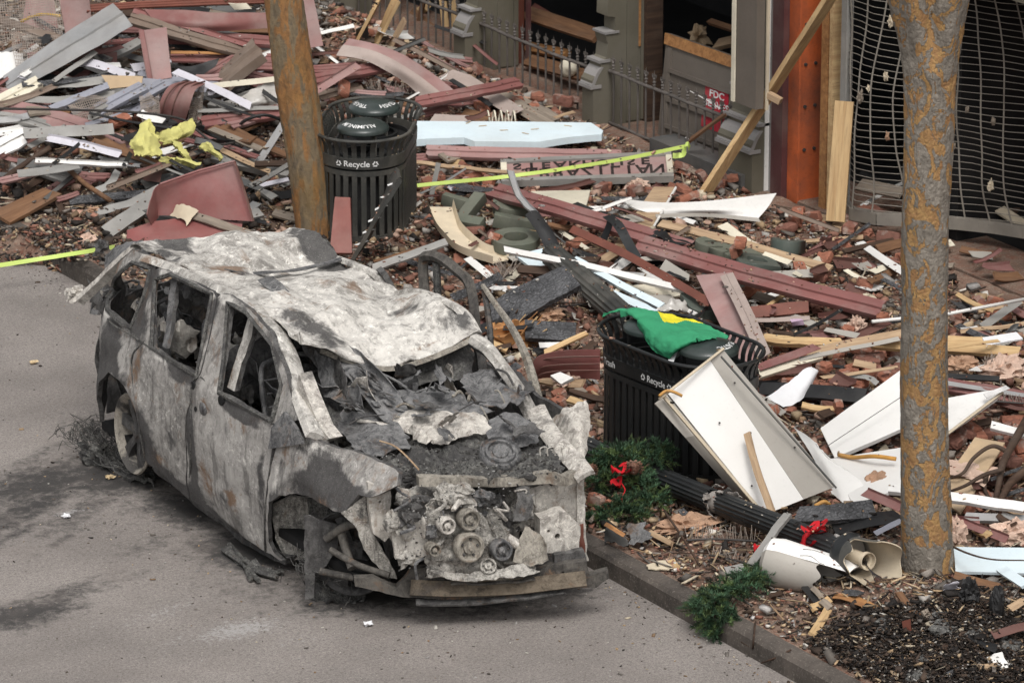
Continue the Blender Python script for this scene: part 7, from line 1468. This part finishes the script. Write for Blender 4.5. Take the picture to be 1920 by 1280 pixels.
# bird spikes
def spikes(label, path, n, ln, lean=.35, fan=1.0):
    pts = spline([P(*p) for p in path], 6); root = empty('bird_spikes', pts[0], label, 'bird spikes'); MB().tube(pts, .008, 5).mk('base_strip', 'wiredark', root)
    for k in range(n):
        f = (k+.5)/n*(len(pts)-1); i = int(f); p = pts[i].lerp(pts[min(len(pts)-1, i+1)], f-i); a = random.uniform(-1, 1)*fan
        d = (Vector((0, 0, 1))+(_R*math.sin(a)+_F0*random.uniform(-lean, lean))).normalized(); MB().tube([p, p+d*ln*random.uniform(.8, 1.1)], .0026, 3, caps=False).mk('spike', 'wire', root)
spikes('fan of bird spikes beside the open van door', [(925, 545, .06), (945, 520, .12), (960, 515, .12)], 44, .15, .5, 1.4)
spikes('row of bird spikes below the fallen fluted post', [(1288, 1012, .04), (1345, 1010, .05), (1420, 1014, .06)], 40, .10, .3, .3)
spikes('short row of bird spikes under the charred plank', [(1050, 575, .06), (1110, 568, .06)], 26, .1, .4, .5)
spikes('row of bird spikes behind the lid of the first bin', [(688, 168, .12), (725, 172, .14), (780, 178, .1)], 40, .1, .5, .7)
spikes('bird spikes lying near the second garland', [(1330, 1040, .02), (1380, 1050, .03), (1420, 1062, .02)], 26, .07, .5, .6)
spikes('bird spikes among bricks at the right edge', [(1850, 690, .1), (1858, 676, .12)], 20, .07, .5, .8)
spikes('bird spikes under the white panel right of the tree', [(1866, 752, .2), (1920, 756, .2)], 22, .07, .5, .5)
# ------------------------------------------------------------------ evergreen garlands
def garland(label, spots, n, tails=()):
    root = empty('evergreen_garland', P(*spots[0][:2], 0), label, 'garland'); V = []; F = []; C = []
    for px, py, h, r in spots:
        c = P(px, py, h); r *= 1.12
        for k in range(n):
            a = random.uniform(0, 6.3); el = random.uniform(-.1, 1.1); d = Vector((math.cos(a)*math.cos(el), math.sin(a)*math.cos(el), math.sin(el)*.8)); b0 = c+d*r*random.uniform(.0, .35); L = r*random.uniform(.5, 1.15); g = random.uniform(.4, 1.7); yl = random.random() < .26
            for q in range(11):
                f = .15+.85*q/10; p = b0+d*L*f+Vector((0, 0, -.25*L*f*f))
                for s_ in range(4):
                    e = (d*.75+Vector((random.gauss(0, 1), random.gauss(0, 1), random.gauss(0, .8)))*.55).normalized(); w = e.cross(Vector((random.random(), random.random(), random.random()))).normalized()*.0034; ln = random.uniform(.022, .045); o = len(V)
                    V += [p-w, p+w, p+e*ln]; F.append((o, o+1, o+2)); col = (.05*g, .105*g, .055*g) if not yl else (.10*g, .15*g, .055*g); C += [col]*3
    o = mk('foliage', V, F, 'needles', root); ca = o.data.color_attributes.new('Col', 'FLOAT_COLOR', 'POINT'); ca.data.foreach_set('color', np.concatenate([np.array(C), np.ones((len(C), 1))], 1).astype(np.float32).reshape(-1))
    sp2 = spline([P(px, py, h) for px, py, h, r in spots], 3); MB().tube(sp2, .010, 5).mk('stem', 'wood_dark', root)
    return root
g1 = garland('evergreen garland with red bow and pine cone at the bin foot', [(1120, 880, .14, .13), (1135, 860, .22, .13), (1165, 855, .26, .14), (1190, 850, .26, .14), (1225, 862, .24, .13), (1238, 845, .3, .1), (1205, 880, .2, .13), (1175, 875, .2, .1), (1150, 895, .16, .1), (1118, 910, .1, .12), (1196, 905, .16, .12), (1200, 930, .1, .14), (1170, 950, .08, .15), (1225, 940, .08, .13), (1140, 965, .05, .13), (1190, 965, .05, .13), (1120, 975, .03, .09)], 34)
ribbon('bow', None, P(1166, 888, .26), .075, g1, 10); ribbon('bow_tail', None, P(1160, 912, .18), .06, g1, 5)
def cone(px, py, h, s, par):
    mb = MB(); c = P(px, py, h)
    for r in range(7):
        for q in range(9):
            a = q*.698+r*.35; rr = s*(1-.55*abs(r/6-.4)); p = c+Vector((math.cos(a)*rr, math.sin(a)*rr, (r-3)*s*.22)); d = Vector((math.cos(a), math.sin(a), .4)).normalized(); e = d.cross(Vector((0, 0, 1))).normalized()
            mb.add([p-e*s*.25, p+e*s*.25, p+d*s*.4+e*s*.1, p+d*s*.4-e*s*.1], [(0, 1, 2, 3)])
    mb.blob(c, (s*.75, s*.75, s*.8), 6, .1); mb.mk('pine_cone', 'pinecone', par)
cone(1188, 878, .28, .055, g1); cone(1108, 880, .2, .04, g1)
MB().tube(spline([P(1165, 905, .2), P(1172, 918, .18), P(1166, 932, .16), P(1168, 942, .12)], 4), .004, 5).mk('loose_ribbon', 'red_cloth', g1)
g2 = garland('evergreen garland trailing from the pavement over the kerb', [(1432, 1070, .08, .1), (1412, 1085, .1, .12), (1390, 1092, .1, .12), (1372, 1108, .1, .12), (1352, 1110, .1, .11), (1340, 1128, .1, .12), (1325, 1130, .06, .11), (1318, 1145, .02, .12), (1342, 1150, .02, .12), (1330, 1170, -.06, .11), (1352, 1172, -.06, .11), (1345, 1190, -.1, .09), (1365, 1160, .0, .08)], 34)
LMK = [(60, 40, 'the corner wire mesh'), (125, 92, 'the grey sheet metal blade'), (145, 30, 'the upright maroon panel'), (400, 40, 'the creased maroon panel'), (292, 104, 'the propped pink panel'), (440, 122, 'the brown folded trough'), (340, 190, 'the bent maroon arch'), (240, 152, 'the tan cardboard'), (245, 182, 'the corrugated pieces'), (130, 245, 'the level grey board'), (285, 262, 'the big yellow foam lump'), (345, 250, 'the yellow foam slab'), (150, 306, 'the thin black tray'), (50, 382, 'the flat brown plank'), (380, 360, 'the curled red panel'), (205, 345, 'the curved grey slat'), (550, 200, 'the leaning trunk'), (480, 185, 'the clear plastic sheet'), (475, 303, 'the wide grey channel'), (40, 170, 'the cream channel'), (90, 218, 'the faded maroon strip'), (250, 400, 'the grey channel end'), (690, 210, 'the first bin'), (745, 130, 'the bowed banded panel'), (880, 172, 'the red ribbed strip'), (942, 218, 'the white coil'), (705, 40, 'the leaning raw timbers'),
       (960, 248, 'the pale blue foam board'), (1100, 315, 'the letter sign'), (1010, 330, 'the yellow green tape'), (1050, 375, 'the framed cream board'), (1215, 400, 'the tan plank with white edge'), (1330, 388, 'the white tray'), (1310, 370, 'the foot of the diagonal brace'), (967, 455, 'the round green letter'), (885, 440, 'the bowed tan board'), (1000, 400, 'the tall curving channel'), (1165, 440, 'the shiny black strap'), (1240, 520, 'the dark red bar'), (1010, 550, 'the large charred plank'), (1030, 618, 'the smaller charred plank'), (1150, 525, 'the pale blue strips'), (1370, 595, 'the sloping grey panel'), (1235, 460, 'the torn red sign'), (1474, 462, 'the farthest green letter'), (1400, 460, 'the long tan plank'), (1480, 534, 'the second long maroon strip'), (1460, 580, 'the short red brown board'), (1500, 638, 'the leftmost raw timber'), (1600, 640, 'the pale rising board'), (1490, 725, 'the curved white sheet'), (1530, 735, 'the black beam'), (1630, 770, 'the seamed white panel'), (1735, 600, 'the mottled tree'), (1575, 410, 'the leaning raw plank'), (1840, 578, 'the white pipe'), (1880, 635, 'the board with writing'), (1882, 694, 'the large insulation mound'), (1820, 706, 'the black strip with raw end'), (1850, 732, 'the maroon channel'), (1830, 775, 'the tan edged white panel'), (1820, 880, 'the tan board with insulation'), (1885, 880, 'the fallen branches'), (1800, 932, 'the long white angle'), (1850, 970, 'the lower grey channel'), (1850, 1048, 'the pale blue board'), (1060, 685, 'the red ribbed scrap'), (1165, 880, 'the garland with the bow'), (1360, 1120, 'the trailing garland'), (1500, 1060, 'the white lamp cover'), (1300, 930, 'the fluted post'), (1285, 985, 'the torn tan insulation'), (1190, 1000, 'the crumpled metal scrap'), (1740, 1090, 'the mottled tree foot'), (1800, 1200, 'the ash heap'), (1866, 1236, 'the ragged white scrap'), (1235, 1058, 'the flat tan scrap'), (1062, 765, 'the van fender'), (1130, 310, 'the cut out letters'), (1280, 310, 'the knotted tape end'), (1380, 300, 'the end pier')]
COLW = {'maroon': 'maroon', 'maroon_pale': 'faded pink', 'maroon_dark': 'dark maroon', 'grey_metal': 'grey', 'galv': 'bright grey', 'grey_dark': 'dark grey', 'lavender': 'pale lilac', 'bluegrey': 'blue grey', 'white': 'white', 'wood_grey': 'weathered', 'wood_dark': 'dark', 'wood_brown': 'brown', 'wood_raw': 'raw', 'wood_tan': 'tan', 'black_plastic': 'black', 'cream': 'cream', 'panel_grey': 'warm grey', 'charcoal': 'charred'}
USED = {o.get('label') for o in bpy.data.objects}
def rel(x, y, lm):
    dx, dy = x-lm[0], (y-lm[1])*1.6
    if math.hypot(dx, dy) < 22: return 'on'
    return ('right of' if dx > 0 else 'left of') if abs(dx) > abs(dy) else ('in front of' if dy > 0 else 'behind')
def autolabel(adjs, noun, x, y, fallback):
    """words that single one scrap out: its look first, then what it lies beside; None when nothing sets it apart"""
    near = sorted(LMK, key=lambda l: math.hypot(x-l[0], 1.6*(y-l[1])))[:4]
    for a in adjs:
        for l in near[:2]:
            t = '%s %s %s %s' % (a, noun, rel(x, y, l), l[2])
            if t not in USED: USED.add(t); return t, None
    for i in range(3):
        for j in range(i+1, 4):
            t = '%s %s between %s and %s' % (adjs[-1], noun, near[i][2], near[j][2])
            if t not in USED and len(t.split()) <= 16: USED.add(t); return t, None
    return fallback
# ------------------------------------------------------------------ loose bricks
def brickmesh(name, L, mat, sd):
    bm = bmesh.new(); bmesh.ops.create_cube(bm, size=1); bmesh.ops.subdivide_edges(bm, edges=bm.edges[:], cuts=2, use_grid_fill=True)
    for v in bm.verts:
        c = Vector((v.co.x*L, v.co.y*.095, v.co.z*.06)); k = sum(abs(abs(x)-.5) < .01 for x in v.co); c *= 1-.05*(k >= 2)-.05*(k == 3)
        if sd % 3 == 1 and v.co.x > .4: c.x += .03*noise.noise(v.co*7+Vector((sd, 0, 0)))-.01
        c += Vector((noise.noise(v.co*4+Vector((sd, 1, 1))), noise.noise(v.co*4+Vector((1, sd, 1))), noise.noise(v.co*4+Vector((1, 1, sd)))))*.006; v.co = c
    me = bpy.data.meshes.new(name); bm.to_mesh(me); bm.free(); me.materials.append(MT[mat]); return me
BAD_ = [['whole', 'whole dusty'], ['half', 'broken half'], ['dark whole', 'dark dusty whole'], ['small broken', 'small rough'], ['dark broken', 'dark chipped'], ['chipped', 'chipped dusty']]
BM = [brickmesh('brick', L, m, k) for k, (L, m) in enumerate(((.2, 'brick'), (.12, 'brick'), (.2, 'brick_dark'), (.1, 'brick'), (.15, 'brick_dark'), (.13, 'brick')))]
zones = [((1440, 640, 1690, 775), 62, 'loose red brick in the rubble left of the mottled tree', 'bricks left of the mottled tree'), ((1390, 480, 1690, 620), 26, 'loose red brick near the long maroon strips', 'bricks near the long maroon strips'),
         ((790, 318, 1000, 372), 22, 'loose red brick in front of the yellow green tape', 'bricks by the tape'), ((860, 180, 1090, 232), 16, 'loose red brick near the white coil', 'bricks near the white coil'),
         ((1770, 560, 1915, 600), 7, 'loose red brick under the white pipe at right', 'bricks under the white pipe'), ((1778, 760, 1918, 860), 26, 'loose red brick by the fallen branches at right', 'bricks by the fallen branches'),
         ((1040, 330, 1290, 372), 12, 'loose red brick before the fallen letter sign', 'bricks before the letter sign'), ((1270, 300, 1420, 368), 10, 'loose red brick below the second railing pier', 'bricks below the end pier'),
         ((1480, 390, 1680, 470), 14, 'loose red brick near the leaning raw plank', 'bricks near the leaning plank'), ((860, 400, 1180, 520), 16, 'loose red brick among the fallen green letters', 'bricks among the green letters'),
         ((1100, 880, 1180, 960), 4, 'loose red brick beside the garland', 'bricks beside the garland'), ((590, 60, 760, 170), 10, 'loose red brick behind the first bin', 'bricks behind the first bin'), ((1800, 880, 1915, 960), 8, 'dark brick below the fallen branches', 'bricks below the branches'),
         ((1045, 700, 1110, 760), 6, 'loose red brick between van and flagged bin', 'bricks between van and bin'), ((180, 215, 270, 245), 4, 'loose red brick in the left heap by the corrugated pieces', 'bricks in the left heap')]
def place_brick(px, py, h, lab, grp, me=None, yaw=None, lean=None):
    p = P(px, py, h); bi = random.randrange(6); o = bpy.data.objects.new('brick', me or BM[bi])
    if me is None: lab, _ = autolabel(BAD_[bi], 'brick', px, py, (lab, 1))
    l = random.gauss(0, .22) if lean is None else lean
    link(o, None, Matrix.Translation(p) @ Matrix.Rotation(random.uniform(0, 6.3) if yaw is None else yaw, 4, 'Z') @ Matrix.Rotation(l, 4, 'X') @ Matrix.Rotation(random.gauss(0, .2), 4, 'Y') @ Matrix.Rotation(random.choice((0, 0, 0, math.pi/2)), 4, 'X')); tag(o, lab, 'brick', grp)
for (x0, y0, x1, y1), n, lab, grp in zones:
    for k in range(n): place_brick(random.uniform(x0, x1), random.uniform(y0, y1), random.uniform(.01, .09), lab, grp)
for px, py, h, lab in ((692, 894, 0, ''),): pass
place_brick(1545, 688, .14, 'bright red half brick standing left of the mottled tree', None, BM[3], .4, 0); place_brick(1380, 470, .2, 'red brick standing on end by the dusty letters', None, BM[0], .5, 1.3); place_brick(1388, 455, .28, 'red brick lying on top of the brick on end', None, BM[0], .9, .1)
place_brick(930, 445, .18, 'half brick on the bowed tan board beside the round letter', None, BM[1], .6, .2); place_brick(645, 166, .22, 'brick with white mortar blobs behind the first bin', None, BM[0], 1.2, .5); place_brick(1495, 404, .06, 'brick with one white face near the leaning raw plank', None, BM[0], 1.0, .1); place_brick(1475, 428, .04, 'dark brick lying flat behind the farthest green letter', None, BM[2], .3, 0)
place_brick(1405, 545, .1, 'brick lying beside the sloping panel top', None, BM[0], .2, .1); place_brick(895, 128, .12, 'broken red tile shard at the first pier foot', None, BM[4], 1, .8); place_brick(1500, 505, .1, 'brick under the long tan plank end', None, BM[0], 1.1, 0); place_brick(1895, 865, .14, 'dark brick at the right edge beside the branch', None, BM[2], .4, .1); place_brick(1830, 842, .12, 'red brick on the upper end of the tan board', None, BM[0], .5, .1)
place_brick(225, 226, .26, 'red brick with white mortar in the left heap, by the mesh', None, BM[0], .3, .4)
Q('lilac_scrap', 'small lilac foam block among the bricks', 'scrap', [(1484, 604, .14), (1506, 600, .14), (1508, 609, .1), (1486, 611, .1)], 'lilac', .03, .003)
# ------------------------------------------------------------------ small scraps of strip filling the heaps
def fillers(n, box, specs, where, hmax=.22, ang=(-35, 30), ln=(40, 150), pws=(6, 17)):
    for k in range(n):
        kind, mats, prof, what = random.choice(specs); x, y = random.uniform(box[0], box[2]), random.uniform(box[1], box[3])
        if (930 < x < 1290 and 276 < y < 346) or (770 < x < 1150 and 222 < y < 278) or (1500 < x < 1700 and 780 < y < 950): continue
        a = math.radians(random.uniform(*ang)); L = random.uniform(*ln)/2; h = random.uniform(.03, hmax); m = random.choice(mats)
        if P(x-L, y+L*.5, .02).x < .22 or P(x+L, y+L*.5, .02).x < .22 or P(x, y, .02).x < .25: continue
        sz_ = 'long' if L > .38*ln[1] else ('short' if L < .24*ln[1] else 'middling'); tl = 'level' if abs(a) < .12 else ('rising' if a < 0 else 'falling'); tl = {'level': 'level', 'rising': 'left tilted', 'falling': 'slanting'}[tl]; cw = COLW.get(m, '')
        lab_, _ = autolabel(['%s %s' % (sz_, cw), '%s %s %s' % (sz_, tl, cw)], {'rib2': 'ribbed strip', 'chan': 'channel', 'flat': 'board scrap' if not m.startswith('wood') else 'wood scrap', 'L': 'folded strip'}[prof], x, y, ('%s %s' % (what, where), 1))
        strip(kind, lab_, [(x-L*math.cos(a), y-L*math.sin(a), h+random.uniform(-.02, .05)), (x+L*math.cos(a), y+L*math.sin(a), max(.02, h+random.uniform(-.05, .05)))], pw=random.uniform(*pws), twist=random.uniform(-25, 25), mat=m, roll=random.uniform(5, 45), prof=prof, t=.02 if prof == 'flat' and m.startswith('wood') else .005, jag=.02, cat='plank' if m.startswith('wood') else 'metal strip', group='scraps of strip and board %s' % where, slack=random.uniform(-.01, .02))
GM = [('maroon_scrap', ('maroon', 'maroon_pale', 'maroon'), 'rib2', 'maroon strip scrap'), ('grey_scrap_strip', ('grey_metal', 'galv', 'grey_dark', 'lavender'), 'chan', 'grey metal strip scrap'), ('grey_scrap_strip', ('grey_metal', 'bluegrey', 'white'), 'flat', 'grey metal strip scrap'), ('wood_scrap', ('wood_grey', 'wood_dark', 'wood_brown'), 'flat', 'weathered wood scrap'), ('black_scrap_strip', ('black_plastic', 'grey_dark'), 'flat', 'black strip scrap')]
random.seed(33)
THN = [('grey_scrap_strip', ('galv', 'lavender', 'white', 'grey_dark', 'grey_metal'), 'L', 'thin grey strip'), ('maroon_scrap', ('maroon', 'maroon_dark', 'brown_metal'), 'L', 'thin maroon strip'), ('black_scrap_strip', ('black_plastic', 'charcoal'), 'flat', 'black strip scrap')]
fillers(115, (10, 90, 520, 330), GM, 'in the left heap', .26)
fillers(60, (5, 60, 530, 330), THN, 'in the left heap', .34, (-40, 40), (40, 190), (3, 9))
fillers(26, (590, 60, 900, 220), THN, 'behind the first bin', .2, (-40, 40), (40, 130), (3, 8))
fillers(40, (790, 250, 1690, 620), THN, 'in the middle rubble', .2, (-45, 45), (30, 130), (3, 8))
fillers(26, (180, 5, 520, 110), [GM[0], GM[0], GM[3], GM[4]], 'at the top of the left heap', .3, (-14, 14), (80, 200))
fillers(26, (5, 320, 560, 440), [GM[1], GM[3], GM[4], GM[0]], 'at the foot of the left heap', .12, (-40, 40), (30, 90))
fillers(20, (590, 90, 860, 200), [GM[0], GM[3], GM[0]], 'behind the first bin', .16, (-30, 30), (40, 110))
RB = [('wood_scrap', ('wood_raw', 'wood_tan', 'wood_brown', 'wood_grey'), 'flat', 'splintered wood scrap'), ('maroon_scrap', ('maroon', 'maroon_dark'), 'L', 'maroon metal scrap'), ('pale_scrap_strip', ('cream', 'white', 'panel_grey'), 'flat', 'pale board scrap'), ('black_scrap_strip', ('black_plastic', 'wood_dark', 'charcoal'), 'flat', 'dark strip scrap')]
fillers(40, (790, 250, 1290, 400), RB, 'around the letter sign', .12, (-25, 25), (25, 110))
fillers(46, (860, 400, 1330, 600), RB, 'in the middle rubble', .14, (-45, 45), (25, 110))
fillers(50, (1380, 430, 1690, 780), RB, 'left of the mottled tree', .14, (-35, 35), (25, 110))
fillers(18, (1600, 425, 1920, 520), RB, 'at the foot of the grille', .05, (-30, 30), (20, 70))
fillers(34, (1770, 560, 1920, 1000), RB, 'right of the mottled tree', .14, (-35, 35), (25, 90))
fillers(14, (880, 600, 1110, 760), [RB[3], RB[0], RB[3]], 'between van and bin', .1, (-40, 40), (20, 80))
fillers(16, (1110, 960, 1290, 1100), [RB[0], RB[3]], 'on the pavement by the kerb', .03, (-60, 60), (12, 50))
fillers(26, (1400, 1110, 1900, 1260), [RB[0], RB[3], RB[3]], 'on the litter by the ash heap', .04, (-60, 60), (15, 60))
# ------------------------------------------------------------------ uncountable litter
def hexl(*cs): return [np.array(lin(c)) for c in cs]
BRK = hexl((142, 98, 82), (156, 108, 90), (122, 86, 74), (168, 122, 104)); TAN = hexl((196, 172, 140), (176, 150, 118), (210, 196, 172), (150, 124, 98)); DRK = hexl((52, 46, 42), (74, 62, 54), (40, 38, 37), (92, 76, 64)); WHT = hexl((222, 216, 206), (200, 194, 186), (180, 176, 172)); GRY = hexl((122, 116, 110), (140, 132, 124), (104, 98, 92)); PNK = hexl((190, 150, 130), (206, 172, 152))
def pal(px, py):
    if px < 620 and py < 330: return random.choices((DRK, GRY, BRK, WHT, TAN), (4, 4, 1, 2, 1))[0]
    if px < 620: return random.choices((DRK, GRY, TAN, BRK, PNK), (6, 3, 2, 1, 1))[0]
    d = math.hypot((px-1800)/300, (py-1215)/110)
    if d < 1: return random.choices((DRK, GRY, WHT, TAN), (12, 2, 1.2, 1))[0]
    if py > 960: return random.choices((DRK, TAN, BRK, WHT, GRY, PNK), (5, 4, 2.0, 1.2, 2, 1))[0]
    return random.choices((BRK, TAN, DRK, GRY, WHT, PNK), (5, 3, 2.2, 2, 1.3, 1.6))[0]
def walk(n, dens):
    out = []
    while len(out) < n:
        x = random.uniform(.17, 5.68); y = random.uniform(-3.2, 18.5); q = pix((x, y, gz(x, y)))
        if not (-60 < q[0] < 1990 and -60 < q[1] < 1345): continue
        if random.random() > dens(x, y, q): continue
        out.append((x, y, q))
    return out
dn_ = lambda x, y, q: min(1, .5+.9*abs(noise.noise((x*1.1, y*1.1, 3)))+.25*noise.noise((x*4, y*4, 1)))
w_ = walk(42000, dn_)
scatter_boxes('fine_rubble', 'fine crumbs of brick, wood and plaster over the pavement', 42000, lambda i: np.array([w_[i][0], w_[i][1], gz(w_[i][0], w_[i][1])+random.uniform(.0, .018)]), lambda i: np.array([random.uniform(.01, .045), random.uniform(.006, .022), random.uniform(.004, .016)])*(1.25 if random.random() < .15 else .9), lambda i: random.choice(pal(*w_[i][2]))*random.uniform(.6, 1.15))
w2 = walk(5200, lambda x, y, q: dn_(x, y, q)*(.3 if q[1] > 1000 else 1))
scatter_boxes('coarse_rubble', 'broken lumps of brick and plaster too many to count', 5200, lambda i: np.array([w2[i][0], w2[i][1], gz(w2[i][0], w2[i][1])+random.uniform(.0, .05)]), lambda i: np.array([random.uniform(.03, .1), random.uniform(.025, .07), random.uniform(.015, .05)]), lambda i: random.choice(pal(*w2[i][2]))*random.uniform(.55, 1.1), jit=.45)
w3 = walk(6400, lambda x, y, q: 1 if q[1] > 900 or random.random() < .5 else .3)
scatter_boxes('wood_splinters', 'splinters and straw like slivers scattered over the pavement', 6400, lambda i: np.array([w3[i][0], w3[i][1], gz(w3[i][0], w3[i][1])+random.uniform(.004, .04)]), lambda i: np.array([random.uniform(.05, .2), random.uniform(.004, .014), random.uniform(.003, .01)]), lambda i: random.choice(random.choice((TAN, TAN, DRK, GRY)))*random.uniform(.5, 1.1))
def heap():
    while True:
        a, r = random.uniform(0, 6.3), random.random()**.6; px, py = 1800+math.cos(a)*r*290, 1225+math.sin(a)*r*105
        p = P(px, py, random.uniform(0, .07))
        if p.x > .2: return p
hp_ = [heap() for _ in range(17000)]
scatter_boxes('ash_heap', 'black heap of ash and charred bits at the lower right', 17000, lambda i: np.array(hp_[i]), lambda i: np.array([random.uniform(.006, .032), random.uniform(.004, .013), random.uniform(.002, .008)])*(2.4 if random.random() < .05 else 1), lambda i: (random.choice(DRK)*random.uniform(.15, .95) if random.random() < .84 else random.choice(random.choice((WHT, GRY, GRY, TAN, TAN)))*random.uniform(.35, .85)), jit=.45)
def roadpt():
    while True:
        t = random.random()
        if t < .45: x, y = -abs(random.gauss(0, .18))-.01, random.uniform(-3.5, 14)
        elif t < .8: x, y = random.uniform(-2.6, .0), random.uniform(-1.4, 5)
        else: x, y = random.uniform(-5, 0), random.uniform(-3, 9)
        if (-60 < pix((x, y, 0))[0] < 1980): return (x, y)
rp_ = [roadpt() for _ in range(1500)]
scatter_boxes('road_litter', 'grit and flakes of ash on the road around the burnt van', 1500, lambda i: np.array([rp_[i][0], rp_[i][1], .004]), lambda i: np.array([random.uniform(.005, .02), random.uniform(.004, .011), random.uniform(.002, .006)])*(2.2 if random.random() < .05 else 1), lambda i: random.choice(random.choice((DRK, GRY, GRY, WHT, TAN)))*random.uniform(.6, 1))
# bark fragments, twigs over the front pavement
for k in range(26):
    px, py = random.uniform(1250, 1880), random.uniform(960, 1240); a = random.uniform(0, 3.14); L = random.uniform(20, 60)
    tag(MB().tube(spline([P(px-L*math.cos(a), py-L*.4*math.sin(a), .02), P(px, py+random.uniform(-4, 4), .04), P(px+L*math.cos(a), py+L*.4*math.sin(a), .02)], 3), random.uniform(.003, .007), 5).mk('twig', 'wood_dark', smooth=True), autolabel(['thin dark', 'crooked dark'], 'twig', px, py, ('thin dark twig on the litter by the kerb', 1))[0], 'twig', 'twigs on the litter by the kerb')
for k in range(10):
    px, py = random.uniform(860, 1330), random.uniform(380, 640); a = random.uniform(0, 3.14); L = random.uniform(30, 70)
    tag(MB().tube(spline([P(px-L*math.cos(a), py-L*.4*math.sin(a), .12), P(px, py+random.uniform(-8, 8), .2), P(px+L*math.cos(a), py+L*.4*math.sin(a), .1)], 4), random.uniform(.003, .006), 5).mk('twig', 'wood_dark', smooth=True), autolabel(['thin bent', 'long thin bent'], 'twig', px, py, ('thin bent twig in the middle rubble', 1))[0], 'twig', 'twigs in the middle rubble')

# ---- dirt bank burying the kerb at the far left, and crumbs caught on top of everything
bank = sheet('dirt_bank', 'dark dirt and debris spilled over the kerb at the far left', [[(-30, 428, .03), (60, 440, .05), (120, 452, .04), (165, 462, .0)], [(-30, 466, .06), (40, 472, .08), (95, 478, .05), (140, 486, -.02)], [(-30, 500, -.02), (40, 502, -.02), (90, 502, -.04), (128, 504, -.12)]], 'dirt', .02, .05, 8, 10, .03)
tag(bank, None, None, None, 'stuff')
bk = []
while len(bk) < 900:
    px, py = random.uniform(-20, 165), random.uniform(425, 508); q_ = P(px, py, 0)
    if py > 505-.0*px and px > 120: continue
    bk.append((px, py))
def bankp(i):
    px, py = bk[i]; return np.array(P(px, py, random.uniform(.03, .09) if py < 488 else -.11+random.uniform(0, .02)))
scatter_boxes('bank_debris', 'dark crumbs and chips on the dirt bank', 900, bankp, lambda i: np.array([random.uniform(.01, .06), random.uniform(.008, .03), random.uniform(.006, .02)]), lambda i: random.choice(random.choice((DRK, DRK, GRY, TAN, BRK)))*random.uniform(.5, 1.1), jit=.45)
bpy.context.view_layer.update(); dg = bpy.context.evaluated_depsgraph_get(); cr_ = []; tries = 0
while len(cr_) < 3000 and tries < 24000:
    tries += 1; x, y = random.uniform(.3, 5.6), random.uniform(-2.5, 18); q_ = pix((x, y, .3))
    if not (-40 < q_[0] < 1960 and -40 < q_[1] < 1320): continue
    if noise.noise((x*2.3, y*2.3, 8))+.5*noise.noise((x*7, y*7, 2)) < random.uniform(-.25, .45): continue
    hit, loc, nor, idx, ob, mx = SC.ray_cast(dg, Vector((x, y, 1.6)), Vector((0, 0, -1)))
    if not hit or nor.z < .45 or loc.z < gz(x, y)+.03 or loc.z > 1.2: continue
    if ob.name.startswith(('trunk', 'limb', 'rod', 'lid', 'flag', 'coarse', 'fine', 'wood_spl', 'ash_heap', 'foam_board', 'white_clad', 'face', 'side_strip', 'white_tray', 'metal_sheet', 'slat', 'foliage')): continue
    cr_.append((loc, q_))
scatter_boxes('settled_crumbs', 'crumbs and dust chips lying on top of the wreckage', len(cr_), lambda i: np.array(cr_[i][0])+np.array([0, 0, .003]), lambda i: np.array([random.uniform(.006, .026), random.uniform(.004, .014), random.uniform(.003, .008)])*(2.2 if random.random() < .06 else 1), lambda i: random.choice(pal(*cr_[i][1]))*random.uniform(.6, 1.1), jit=.4)

# torn tufts and wreckage caught behind the grille
for k in range(16):
    a = random.uniform(.2, 2.6); z = random.uniform(.5, 1.9); sz_ = random.uniform(.02, .05)
    lab_, _ = autolabel(['small torn', 'pale torn', 'ragged torn'], 'tuft caught in the grille', *pix(GP(a, z)), ('torn tuft caught in the steel grille', 1))
    tag(MB().blob(GP(a, z)+Vector((-.01, 0, 0)), (sz_*.5, sz_*.6, sz_), 8, .6, 3.2, k).mk('insulation_tuft', random.choice(('insul_tan', 'plaster', 'wood_grey'))), lab_, 'insulation', 'tufts caught in the grille')
for k in range(22):
    a = random.uniform(.1, 3.0); q0 = GP(a, .2)+Vector((random.uniform(.25, .8), 0, random.uniform(-.05, .35))); L = random.uniform(.2, .6); t = random.uniform(-.5, .5)
    lab_, _ = autolabel(['dark', 'broken', 'low', 'slanting'], 'board behind the grille', *pix(q0), ('broken board lying behind the steel grille', 1))
    strip('broken_timber', lab_, [q0+Vector((0, L/2, -t*.15)), q0+Vector((.05, -L/2, t*.15))], w=random.uniform(.05, .13), t=.02, mat=random.choice(('wood_grey', 'wood_brown', 'grey_metal', 'wood_dark', 'plaster')), roll=random.uniform(0, 50), world=True, cat='timber', group='boards behind the grille', jag=.04)

for k in range(12):
    px, py = random.uniform(1640, 1900), random.uniform(1150, 1270); sz_ = random.uniform(.03, .09)
    lab_, _ = autolabel(['charred', 'black charred'], 'lump', px, py, ('charred lump on the ash heap', 1))
    tag(MB().blob(P(px, py, .03), (sz_*1.4, sz_, sz_*.5), 8, .3, 3, k).mk('charred_lump', 'burnt_char'), lab_, 'debris', 'charred lumps on the ash heap')
